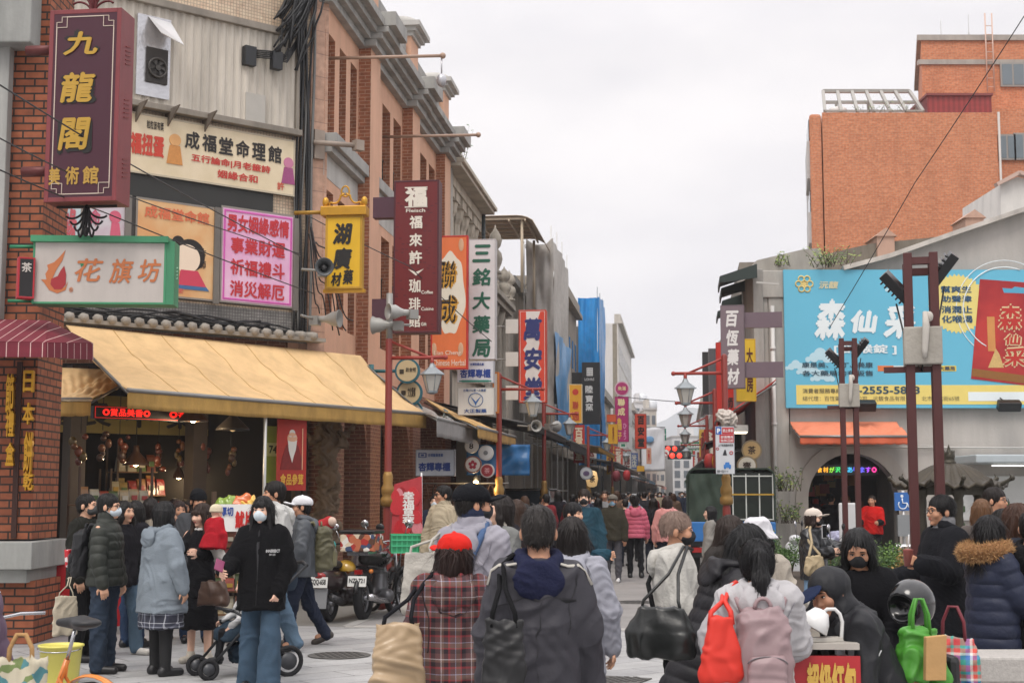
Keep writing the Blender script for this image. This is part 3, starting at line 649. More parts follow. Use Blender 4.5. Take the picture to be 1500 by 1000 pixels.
# ================================================================ left: brick building with pilasters
SALM='d6a88c'; GRY='a9a7a3'
mBR = brick('a4694c','925a40','b89078',.21,.07,.008,grime=.35,name='building_brick'); mSA = mat(SALM,.8,.10,3,.1,50,grime=.22,name='salmon_plaster'); mGR = mat('a3a29e',.8,.12,3,.15,30,grime=.5,name='grey_render'); mLG = mat('bdbbb6',.8,.08,3,grime=.4,name='pale_render')
mDK = mat('1b1a19',.6,.2); mIR = mat('1c1d20',.5,.1,name='iron'); mGL = mat('2b3036',.12,.2,2,name='window_glass'); mPBK = brick('80503c','6b4030','98765f',.21,.07,.008,name='pier_brick')
def brick_building():
 T = thing('brick_building','three storey red brick building with tall narrow windows, salmon fins and grey cornice','building',S(23.3,-6),SROT)
 Ln = 12.3; pil = [3.4,7.65,11.95]; edges = [0,3.4,7.65,11.95,Ln]
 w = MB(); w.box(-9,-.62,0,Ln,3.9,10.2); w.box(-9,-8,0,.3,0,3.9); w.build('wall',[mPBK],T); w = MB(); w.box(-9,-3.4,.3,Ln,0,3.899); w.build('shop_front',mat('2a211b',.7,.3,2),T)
 f = MB()   # faces turned down the street are brick, faces on the street are plaster
 def pier(y0,y1,x,z0,z1,m0=1,m1=0):
  f.mat(m0); f.add([(x,y0,z0),(x,y1,z0),(x,y1,z1),(x,y0,z1)],[(0,1,2,3)],False)
  f.mat(m1); f.add([(-.6,y0,z0),(x,y0,z0),(x,y0,z1),(-.6,y0,z1)],[(0,1,2,3)],False); f.add([(x,y1,z0),(-.6,y1,z0),(-.6,y1,z1),(x,y1,z1)],[(0,1,2,3)],False)
 bays = [(0,2.55),(3.4,6.8),(7.65,11.1)]
 for a,b in bays:
  n = 3 if b-a>2 else 1; wd = (b-a)/n
  for z0,z1 in ((7.86,9.66),(4.6,6.9)):
   for i in range(n+1):
    c = a+i*wd; pier(max(a,c-.17),min(b+.02,c+.17),-.02,z0,z1)
  f.mat(1); f.box(-.6,-.021,a,b,9.66,10.15); f.box(-.6,-.024,a,b,6.9,7.1); f.box(-.6,-.022,a,b,3.9,4.6)
 f.build('window_fins',[mBR,mSA],T)
 for i,y in enumerate(pil):
  p = MB(); p.mat(0).box(-.6,.21,y-.85,y-.012,3.9,10.12); p.mat(1).add([(.213,y-.85,3.9),(.213,y,3.9),(.213,y,10.12),(.213,y-.85,10.12)],[(0,1,2,3)],False); p.build('pilaster',[mBR,mSA],T)
 for a,b in bays:
  p = MB(); p.box(-.6,-.015,a+.002,b-.002,7.1,7.62); p.build('spandrel_panel',mLG,T)
  p = MB(); p.box(-.6,.2,a+.002,b-.002,7.62,7.84); p.box(-.6,.12,a+.004,b-.004,7.5,7.62); p.build('ledge',mGR,T,bev=.012)
  n = 3 if b-a>2 else 1; wd=(b-a)/n
  for z0,zz in ((7.86,.75),(4.6,1.5)):
   for i in range(n):
    r = MB(); y0=a+i*wd+.18; y1=a+(i+1)*wd-.18
    r.box(-.18,-.15,y0,y1,z0+zz,z0+zz+.03); r.box(-.18,-.15,y0,y1,z0+.05,z0+.08)
    for j in range(7): yy=y0+(y1-y0)*(j+.5)/7; r.box(-.175,-.155,yy-.011,yy+.011,z0+.05,z0+zz)
    for j in range(5): yy=y0+(y1-y0)*(j+.5)/5; r.tube([(-.165,yy+.06*math.cos(t),z0+zz*.5+.12*math.sin(t)) for t in np.linspace(0,2*PI,9)[:-1]],.009,4,True)
    r.build('railing',mIR,T)
    g = MB(); g.box(-.61,-.58,y0-.01,y1+.01,z0,z0+(1.8 if z0>7 else 2.3)); g.build('window',mGL,T)
 c = MB()
 for (x,z0,z1) in ((.12,10.12,10.26),(.24,10.26,10.38),(.36,10.38,10.5),(.5,10.5,10.66),(.18,10.66,10.74)):
  c.box(-.8,x,-.1,Ln,z0,z1)
  for y in pil: c.box(.0,x+.22,y-1.0,y+.12,z0+.002,z1+(.12 if z0==10.5 else -.002))
 c.build('cornice',mGR,T,bev=.01)
 p = MB(); p.box(-.5,-.06,-.1,Ln,10.74,11.45); p.build('parapet',mLG,T)
 p = MB()
 for a,b in zip([-.1]+[y+.05 for y in pil],[y-.9 for y in pil]+[Ln]):
  p.box(-.55,.06,a,b,11.38,11.6); p.box(-.5,.02,a,b,11.22,11.38); p.box(-.4,.03,a,a+.18,10.741,11.22); p.box(-.4,.03,b-.18,b,10.741,11.22)
 p.build('parapet_rail',mGR,T,bev=.01)
 for y in pil:
  q = MB(); q.box(-.5,.16,y-.85,y,10.75,11.75); b = q.build('parapet_post',mSA,T)
  u = MB(); yc = y-.42; xc=-.17
  for (e,z0,z1) in ((.38,11.75,11.84),(.46,11.84,11.93),(.56,11.93,12.04)): u.box(xc-e,xc+e,yc-e-.1,yc+e+.1,z0,z1)
  u.lathe([(.44,12.04),(.43,12.16),(.38,12.24),(.2,12.29),(.01,12.3)],16,(xc,yc,0)); u.build('cap',mat('b8b6b1',.85,.12,4,grime=.4),b)
# arcade: brick piers and arches
 a = MB()
 for y in (0,3.0,7.25,11.5): a.box(-.5,.18,y,y+.9,0,3.9)
 for a0,a1 in ((.9,3.0),(3.9,7.25),(8.15,11.5)):
  cy=(a0+a1)/2; rr=(a1-a0)/2; P=[(a0,3.9)]+[(cy-rr*math.cos(t),2.35+min(rr,1.3)*math.sin(t)) for t in np.linspace(0,PI,13)]+[(a1,3.9)]
  a.prism(P,-.45,.1,'yz')
 a.build('arcade',mPBK,T)
# pole brackets and a little camera on the front
 for (px,py,ln) in ((480,103,0),(555,195,0)):
  pass
 for y,z in ((.5,9.3),(4.9,9.0)):
  b = MB(); b.cyl((-.1,y,z),(1.9,y+.15,z+.02),.03,8); b.ell((1.92,y+.15,z+.02),.055); b.build('flag_pole',mat('a58a78',.5,.1),T)
 b = MB(); b.cyl((1.9,.65,9.28),(1.9,.65,8.98),.015,6); b.ell((1.9,.65,8.88),(.09,.09,.12)); b.build('security_camera',mat('b9b9bd',.25,.1,metal=.5),T)
brick_building()
def grey_building():
 T = thing('column_building','weathered grey building with fluted columns under a flat overhanging cornice','building',S(35.7,-6),SROT); Ln=6.6
 mC = mat('c4baaa',.85,.14,3,.2,25,grime=.45,name='old_stone')
 w = MB(); w.box(-9,-.9,0,Ln,0,10.6); w.build('wall',mat('6d665d',.9,.2,2,grime=.5),T)
 w = MB(); w.box(-.9,.0,0,Ln,3.7,4.9); w.box(-.95,.15,0,Ln,4.9,5.1); w.build('fascia',mC,T,bev=.02)
 for y in (.3,1.2,2.2,3.3,4.4,5.5,6.3):
  c = MB(); pr=[(.3,5.1),(.3,5.25),(.24,5.3),(.22,9.2),(.3,9.35),(.34,9.6)]
  V=[]; n=24
  for r,z in pr:
   for j in range(n): q=r*(1-.09*(j%2)); V.append((-.35+q*math.cos(2*PI*j/n),y+q*math.sin(2*PI*j/n),z))
  F=[(i*n+j,i*n+(j+1)%n,(i+1)*n+(j+1)%n,(i+1)*n+j) for i in range(len(pr)-1) for j in range(n)]; c.add(V,F,False); c.box(-.7,0,y-.36,y+.36,9.6,9.85); c.build('column',mC,T)
 for y0,y1 in ((.6,.95),(1.55,1.9),(2.55,3.0),(3.65,4.1),(4.75,5.2)):
  c = MB(); c.box(-.93,-.88,y0,y1,5.6,8.8); c.build('window',mGL,T)
 c = MB(); c.box(-1,.05,-.05,Ln,9.85,10.12); c.box(-1,.42,.0,Ln+.02,10.12,10.22); c.box(-1,.5,.0,Ln+.05,10.22,10.34); c.box(-1.2,.0,0,Ln,10.34,10.9); c.box(-1.25,.06,-.0,Ln+.03,10.9,11.0); c.build('cornice',mC,T,bev=.015)
 for y in (.1,.25,6.45):
  c = MB(); c.cyl((.1,y,3.9),(.1,y,10.1),.06,8); c.build('drain_pipe',mat('3c4446' if y>5 else '9b968d',.6,.2),T)
 for y in (0,5.8): c = MB(); c.box(-.6,.0,y,y+.8,0,3.7); c.build('pier',mC,T)
 c = MB(); c.box(-8,-3,.3,Ln-.3,0,3.6); c.build('shop_back',mDK,T)
grey_building()
def tuft(name,label,loc,n,h,spread,col,group=None,leafs=6,cat='plant'):
 r = random.Random(int(abs(loc[0]*97+loc[1]*31+h*13)*10)); m = MB()
 for i in range(n):
  a = r.random()*6.28; l = h*(.5+r.random()*.6); b = Vector((r.gauss(0,spread*.4),r.gauss(0,spread*.4),0)); t = b+Vector((math.cos(a)*l*.5*spread/h*1.2,math.sin(a)*l*.5*spread/h*1.2,l))
  m.mat(0).tube([b,(b+t)/2+Vector((0,0,l*.12)),t],[.008,.006,.002],4)
  for j in range(leafs):
   q = b.lerp(t,(j+1)/leafs*.9+.1); d = Vector((r.gauss(0,1),r.gauss(0,1),r.gauss(.2,.6))).normalized(); s_ = d.orthogonal().normalized(); L_=.06+r.random()*.07*max(.6,h)
   m.mat(1+(r.random()>.6)); m.add([q,q+d*L_*.5+s_*L_*.22,q+d*L_,q+d*L_*.5-s_*L_*.22],[(0,1,2,3)],False)
 o = m.build(name,[mat('4a3f2c',.9,.2),mat(col,.6,.3,9,name='leaf'),mat('8a9a4c',.6,.3,9,name='leaf')]); o.location = loc; return props(o,label,cat,group)
tuft('weed','green weed sprouting from the grey building cornice','plant' if 0 else S(36.3,-5.75,10.34),14,.9,.5,'4c6b2c')
def baroque():
 T = thing('gabled_building','ornate old building with carved gable, stone finials and a round arched window','building',S(42.5,-5.85),SROT); Ln=7.2; T.scale=(.9,.62,.86)
 mS = mat('a29b8f',.9,.2,5,.4,18,grime=.7,name='carved_stone')
 w = MB(); w.box(-8,-.3,0,Ln,0,9.2); w.build('wall',brick('7a4434','6a3a2d','8e7466',.22,.07,.008,grime=.5),T)
 g = MB(); P=[(0,9.2),(0,9.8),(.8,9.85),(1.4,9.6),(2.2,9.7),(2.8,10.1),(3.6,10.2),(4.4,10.1),(5,9.7),(5.8,9.6),(6.4,9.8),(7.2,9.7),(7.2,9.2)]; g.prism(P,-.5,-.05,'yz'); g.build('gable',mS,T,bev=.03)
 for i,(y,z) in enumerate(((1.0,9.8),(4.6,9.3),(6.8,9.4))):
  f = MB(); f.lathe([(a_*.72,b_*(.9 if y<2 else .6)) for a_,b_ in ((.3,0),(.3,.1),(.18,.16),(.3,.4),(.36,.6),(.3,.85),(.14,1.0),(.26,1.12),(.33,1.35),(.24,1.6),(.05,1.85),(.01,2.0))],18,(.2,y,z)); f.build('finial',mS,T)
 for y in (.4,2.4,4.8,6.8):
  c = MB(); c.lathe([(.28,4.2),(.28,4.5),(.2,4.6),(.19,8.2),(.3,8.5),(.34,8.8)],14,(-.1,y,0)); c.build('column',mS,T)
 b = MB(); b.box(-.4,.3,0,Ln,8.8,9.0); b.box(-.4,.42,-.05,Ln+.05,9.0,9.2); b.box(-.4,.25,0,Ln,3.9,4.2); b.build('string_course',mS,T,bev=.02)
# scrolls and relief
 r = MB(); rr = random.Random(4)
 for i in range(60): y=rr.random()*Ln; z=9.2+rr.random()*1.1*(1-abs(y-3.6)/5); r.ell((-.02,y,z),(.09,.1+rr.random()*.1,.1+rr.random()*.1),8,5)
 r.build('relief',mS,T)
 for y in (1.3,3.6,5.9):
  a = MB(); P=[(y-.55,5)]+[(y-.55*math.cos(t),7.4+.55*math.sin(t)) for t in np.linspace(0,PI,9)]+[(y+.55,5)]; a.prism(P,-.32,-.28,'yz'); a.build('window',mGL,T)
 a = MB(); a.box(-6,-2,.2,Ln-.2,0,3.5); a.build('shop_back',mDK,T)
 for y in (0,3.3,6.5): a = MB(); a.box(-.5,0,y,y+.7,0,3.9); a.build('pier',mPBK,T)
baroque()
def cloth_sheet(m, p0, p1, z0, z1, amp, seed, nu=24, nv=20, out=(1,0,0), sag=.0):
 r = random.Random(seed); ph=[r.random()*6 for _ in range(4)]; p0=Vector(p0);p1=Vector(p1);o=Vector(out)
 def f(u,v):
  a = amp*(math.sin(u*23+ph[0]+2*math.sin(v*5+ph[1]))*.5+math.sin(u*9+v*4+ph[2])*.6+.5*math.sin(v*11-u*7+ph[3])); q = p0.lerp(p1,u)+o*a; return (q.x,q.y,z0+(z1-z0)*v-sag*math.sin(u*PI)*v)
 m.grid(f,nu,nv)
def scaffold():
 T = thing('scaffolding','steel scaffolding wrapped in grey dust netting with blue tarpaulin low down','scaffolding',S(51.5,-4.75),SROT)
 mS = mat('c4c4c2',.45,.1,metal=.3); p = MB()
 for y in np.arange(0,7.3,2.4):
  for x in (-.95,.05): p.cyl((x,y,0),(x,y,11.5+.25*math.sin(y*3)),.028,6)
  for z in np.arange(1.8,11.5,1.8): p.cyl((-.95,y,z),(.05,y,z),.022,6)
 for z in np.arange(1.8,11.5,1.8):
  for x in (-.95,.05): p.cyl((x,0,z),(x,7.2,z),.022,6)
 p.cyl((.05,0,9),(.05,2.4,10.8),.02,6); p.cyl((-.95,0,9.2),(.05,0,10.9),.02,6); p.build('tube_frame',mS,T)
 mN = mat('aaa59f',.8,.3,3,.4,12,name='netting'); mN2 = mat('b4b0aa',.8,.3,4,.4,12,name='netting')
 n = MB(); r = random.Random(3)
 def f(u,v):
  z=4.6+6.4*v; x=-1.0+.15+1.0*u-.25*max(0,.55-v)*(1-u)*2; a=.07*math.sin(u*9+v*6)+.05*math.sin(u*17-v*9+1)+.09*math.sin(v*11+u*3); return (x,-.08-abs(a),z-.25*math.sin(u*PI)*v)
 n.grid(f,20,28); n.build('net_end',mN,T)
 n = MB(); cloth_sheet(n,(.12,0,0),(.12,7.2,0),5.0,11.0,.06,5,50,22); n.build('net_side',mN2,T)
 mB = mat('4a8fc4',.4,.3,4,.4,8,name='tarpaulin'); n = MB(); cloth_sheet(n,(.2,.2,0),(.2,7,0),3.5,7.6,.06,8,50,16); n.build('blue_tarpaulin',mB,T)
 B = thing('shrouded_building','pale building mostly hidden behind the grey netted scaffolding','building',S(50,-6),SROT)
 w = MB(); w.box(-8,-.1,0,8.5,0,9.2); w.build('wall',mat('a59d92',.9,.2,2,grime=.5),B); w = MB(); w.box(-8,.15,0,8.5,9.2,9.45); w.build('cornice',mGR,B)
 C = thing('roof_canopy','brown corrugated rooftop canopy with curved edge above the carved gable','canopy',S(46.8,-4.72),SROT); c = MB()
 def cf(u,v):
  x=-3.6+u*3.6; y=v*4.4; z=10.98-.5+.5*math.sqrt(max(0,1-max(0,(u-.8)/.2)**2))+.02*math.sin(v*4.4*18); return (x,y,z)
 c.grid(cf,20,80); c.build('sheet',mat('a8957d',.6,.15,3,grime=.25),C,solid=.02); c = MB()
 for y in np.arange(.1,4.4,.72): c.box(-3.6,-.4,y,y+.05,10.86,10.94)
 for x in (-3,-2,-1,-.45): c.box(x,x+.05,0,4.4,10.8,10.86)
 c.build('rafters',mat('c4b49c',.6,.1),C)
 for y,x in ((.2,-.55),(4.1,-.55),(.2,-2.8)): c = MB(); c.cyl((x,y,8.4),(x,y,10.85),.05,8); c.build('post',mat('b5a690',.6,.1),C)
scaffold()
def shophouse(name,label,s0,ln,t,h,wallc,side=-1,floors=3,cornice=True,trim='a8a49c',depth=8,winw=1.0,dark=.2,awn=None):
 """a plain shophouse: side -1 stands left of the street, +1 right"""
 T = thing(name,label,'building',S(s0,t),SROT); mw = wallc if not isinstance(wallc,str) else mat(wallc,.85,.12,1.5,.1,30,grime=.5,name='shop_wall'); mt = mat(trim,.85,.1,3,grime=.4)
 X = lambda a,b: (min(side*-a,side*-b),max(side*-a,side*-b)) if 0 else ((a,b) if side<0 else (-b,-a))
 w = MB(); x0,x1 = X(-depth,0); w.box(x0,x1,0,ln,3.4,h)
 for y in (0,ln-.5): x0,x1 = X(-.6,0); w.box(x0,x1,y,y+.5,0,3.4)
 w.build('wall',mw,T); w = MB(); x0,x1 = X(-depth,-2.8); w.box(x0,x1,.02,ln-.02,0,3.399); w.build('shop_front',mat('29231f',.7,.3,1.5),T); fh=(h-3.6)/max(1,floors-1); nw=max(1,int(ln/1.9))
 for f in range(floors-1):
  for i in range(nw):
   y=(i+.5)*ln/nw; z0=3.6+f*fh+.7; z1=z0+min(1.6,fh-1.2); x0,x1=X(-.04,.03)
   a=MB(); a.box(x0,x1,y-winw/2,y+winw/2,z0,z1); o=a.build('window',mt,T); x0,x1=X(.0,.035); b=MB(); b.box(x0,x1,y-winw/2+.08,y+winw/2-.08,z0+.08,z1-.08); b.build('pane',mGL,o)
 if cornice:
  c=MB(); x0,x1=X(-.3,.35); c.box(x0,x1,-.05,ln+.05,h,h+.2); x0,x1=X(-.3,.2); c.box(x0,x1,0,ln,h+.2,h+.75); c.build('cornice',mt,T)
 return T
shophouse('old_shophouse','dark stone shophouse with heavy cornice between netted scaffold and blue wrapped building',59.5,16,-5.55,10.9,'948b7e',floors=3,trim='a0978a')
def blue_wrapped():
 T = thing('tarpaulin_wrapped_building','building wrapped from roof to shopfront in bright blue tarpaulin sheets','building',S(77,-4.4),SROT)
 w = MB(); w.box(-7,-1.2,0.5,8,0,10.8); w.build('wall',mat('77716a',.9,.2,2),T)
 mB = mat('1f84c8',.35,.3,2.5,.5,6,name='tarpaulin')
 n = MB(); cloth_sheet(n,(-1.15,0,0),(.0,0,0),3.2,12.3,.08,21,22,40,(0,-1,0)); n.build('tarpaulin',mB,T)
 n = MB(); cloth_sheet(n,(.02,0,0),(.02,5,0),3.2,12.4,.07,22,40,40); n.build('tarpaulin',mB,T)
 p = MB()
 for y in np.arange(0,5,2.4): p.cyl((-.1,y+.05,0),(-.1,y+.05,12.9),.03,6)
 p.build('scaffold_pole',mat('9aa0a4',.4,.1,metal=.5),T)
blue_wrapped()
w = shophouse('white_building','tall white building with stained grey flank beyond the blue wrapped building',114,30,-5.0,15.3,'d5d2ce',floors=4,trim='b7b2aa')
c = MB(); c.box(-7.9,-.2,-.03,0,3.4,15.2); c.build('flank',mat('c9c7c6',.85,.06,1,grime=.25),w); c=MB(); c.box(-.45,-.1,-.05,-.031,3.4,15.25); c.build('stain',mat('8d8678',.9,.3,2,grime=.6),w)
far_left=[(84,14,8.6,'9d968d'),(99,14,8.4,'b5aea4'),(146,14,9.4,'a3978b'),(161,18,11,'c9c5c1'),(180,18,9.6,'a3978b'),(199,24,12,'c8c4c0'),(225,30,10.5,'b5b0aa'),(257,38,13,'c5c0ba')]
fl=['low grey brown shophouse between the blue wrapped building and the white building','cream shophouse behind the magenta sign','low brown shophouse beside the red vertical sign','pale grey block with square head above the red vertical sign','brown shophouse before the white banner down the street','pale tall block above the white banner down the street','grey block near the far traffic lights','last pale block on the left of the street']
for (a,b,h,c),l in zip(far_left,fl): shophouse('shophouse',l,a,b,-5.6,h,c,floors=3 if h<11 else 4,group='x' if 0 else None) if 0 else shophouse('shophouse',l,a,b,-5.6,h,c,floors=3 if h<11 else 4)
for px,d,l in ((930,22.5,'round iron manhole cover in the road near the middle of the street'),(500,15.2,'round iron manhole cover in the paving beside the stroller'),(905,13.2,'square iron drain cover in the pale paving at the centre')):
 T=thing('drain_cover',l,'drain cover',G(px,d)+Vector((0,0,.009)),R(20)); m=MB(); n=4 if 'square' in l else 28; m.lathe([(.33,0),(.33,.006),(.3,.008)],n,smooth=False); m.build('frame',mat('5a5855',.7,.2,20,metal=.3),T); m=MB()
 for i in range(7): x=-.21+.07*i; w=math.sqrt(max(.01,.27**2-x*x))*(.7 if n==4 else 1); m.box(x-.02,x+.02,-w,w,.008,.012)
 m.build('grating',mat('3f3d3b',.7,.2,20,metal=.3),T)
# ================================================================ right: wall with the advertisement, its street front, tower and end of the street
PW = Pl((5.3,32,0),0)                        # plane of the wall that faces us
def right_building():
 T = thing('gabled_wall_building','weathered grey concrete building with sloping roof edge behind the blue billboard','building',(5.3,32,0),0)
 mW = mat('b4afa9',.9,.10,1.2,.2,18,grime=.42,gs=.6,name='stained_concrete')
 X = lambda px,py: PW.xz(px,py)
 a = [X(1153,402),X(1232,398),X(1300,380),X(1400,345),X(1500,311),X(1640,262)]
 P = [(a[0][0],3.02)]+[(x,z) for x,z in a]+[(a[-1][0],3.02)]
 cx = (X(1165,0)[0]+X(1297,0)[0])/2; rr=(X(1297,700)[0]-X(1165,700)[0])/2; zt = X(1230,664)[1]
 w = MB(); w.prism(P,0,9)
 xl=X(1153,700)[0]; xr=a[-1][0]
 arch=[(xl,0),(cx-rr,0),(cx-rr,zt-rr)]+[(cx-rr*math.cos(t),zt-rr+rr*math.sin(t)) for t in np.linspace(0,PI,17)[1:-1]]+[(cx+rr,zt-rr),(cx+rr,0),(xr,0),(xr,3.02),(xl,3.02)]
 w.prism(arch,0,.4); w.box(cx+rr+.4,xr,.4,9,0,3.02); w.build('wall',mW,T)
# arch trim
 t=MB(); n=17
 for k in range(n-1):
  t0,t1=PI*k/(n-1),PI*(k+1)/(n-1); q=[(cx-r_*math.cos(tt),zt-rr+r_*math.sin(tt)) for r_,tt in ((rr,t0),(rr+.28,t0),(rr+.28,t1),(rr,t1))]; t.prism(q,-.05,.1)
 t.box(cx-rr-.28,cx-rr,-.05,.1,0,zt-rr); t.box(cx+rr,cx+rr+.28,-.05,.1,0,zt-rr); t.build('arch_surround',mat('a9a29a',.9,.1,2,grime=.3),T)
# corner piers with a drain pipe
 c0=X(1103,500)[0];
 p=MB(); p.box(c0,X(1118,500)[0],-.12,1,0,6.75); p.build('corner_pier',mat('a6a39d',.9,.12,2,.2,20,grime=.6),T,bev=.02)
 p=MB(); p.box(X(1118,500)[0]+.002,X(1126,500)[0],-.02,1,0,6.1); p.box(X(1126,500)[0],X(1153,500)[0]-.002,-.06,.9,0,6.1); p.box(X(1116,500)[0]+.003,X(1153,500)[0]+.003,-.1,.95,6.1,6.72); p.build('corner_pier',mat('b3afa8',.9,.12,2,.2,20,grime=.5),T,bev=.02)
 p=MB(); x=X(1130,500)[0]; p.cyl((x,-.16,.1),(x,-.16,5.9),.05,10);
 for z in (1.5,3.2,4.9): p.cyl((x,-.16,z),(x,-.16,z+.07),.065,10)
 p.build('drain_pipe',mat('c4c2be',.5,.1),T)
# roof edge
 r=MB()
 for (x0,z0),(x1,z1) in zip(a[1:-1],a[2:]): r.beam((x0,-.1,z0+.05),(x1,-.1,z1+.05),.35,.1)
 r.build('roof_edge',mat('c8c2ba',.85,.25,3,grime=.5),T)
 r=MB(); q=[X(1112,378),X(1180,362),X(1205,360),X(1215,388),X(1152,401),X(1108,396)]; r.prism(q,.3,3); r.build('old_parapet',mat('aba69e',.9,.2,2,grime=.5),T)
 r=MB(); q=[X(1205,362),X(1300,340),X(1420,328),X(1480,322),X(1490,360),X(1230,400)]; r.prism(q,1.5,4); r.build('rear_parapet',mat('7f776b',.9,.25,2,grime=.7),T)
# little dormer boxes
 for (x0,y0,x1,y1) in ((1443,302,1470,318),(1308,330,1334,342)):
  b=MB(); q0=X(x0,y1); q1=X(x1,y0); xm=(q0[0]+q1[0])/2; b.box(q0[0],q1[0],1.4,2.4,q0[1]-.4,q1[1]); b.prism([(q0[0]-.06,q1[1]),(xm,q1[1]+.2),(q1[0]+.06,q1[1])],1.35,2.45); b.build('dormer',mat('b79684',.85,.15,3,grime=.4),T)
# inside of the arch: dark shop
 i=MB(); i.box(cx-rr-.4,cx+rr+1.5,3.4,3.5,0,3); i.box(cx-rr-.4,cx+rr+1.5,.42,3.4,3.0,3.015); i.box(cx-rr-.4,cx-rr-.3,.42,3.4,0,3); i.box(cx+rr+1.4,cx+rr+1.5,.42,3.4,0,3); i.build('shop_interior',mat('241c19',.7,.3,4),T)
 r=random.Random(3)
 for s_ in range(7):
  b=MB();
  for k in range(9): x=cx-rr*.9+rr*1.8*r.random(); z=.4+r.random()*1.9; q=.06+r.random()*.08; b.box(x-q,x+q,3.05+.03*s_,3.2+.03*s_,z-q,z+q)
  b.build('stocked_shelf',mat(['8c2f22','a3682b','6e5b3c','51301f','b03a28','3d4a32','9a8148'][s_],.6,.3),T)
 t=MB(); t.cyl((X(1152,0)[0],-.1,2.73),(9.6,-.1,2.70),.02,6); t.cyl((X(1310,0)[0],-.05,2.78),(X(1400,610)[0],-.05,2.72),.012,6); t.build('conduit',mat('b9b7b2',.6,.1),T)
# left wall running away down the street
 w=MB(); w.T=Matrix.Rotation(SROT,4,'Z'); w.box(.05,.4,1,4.2,0,6.7); w.box(.05,4,4.2,26,0,7.6); w.build('street_wall',mat('8d867c',.9,.15,2,grime=.5),T)
# pale service canopy on the right
 c=MB(); x0,z0=X(1396,690); c.box(x0,x0+3.2,-1.6,0,X(1450,680)[1],X(1450,668)[1]); c.build('canopy',mat('a9b2b6',.4,.1),T,bev=.03)
 c=MB(); c.box(x0+.5,x0+2.4,-1.2,-1.1,X(1450,684)[1],X(1450,682)[1]); c.build('tube_light',mat('f4f2ea',.5,0,emit=2.0),T)
 c=MB(); a0=X(1405,730); c.box(a0[0],a0[0]+2.6,-.06,0,1.1,X(1440,697)[1]); c.build('notice_panel',mat('cfd0cf',.5,.1),T)
 for i in range(5):
  c=MB(); q=X(1449+i*12 if i<3 else 1408,738 if i<3 else 720+25*(i-2)); c.cbox((q[0],-.07,q[1]),(.13,.03,.14)); c.build('wall_panel',mat('3f5a32',.4,.3,8),T,bev=.02)
 return T
RB = right_building()
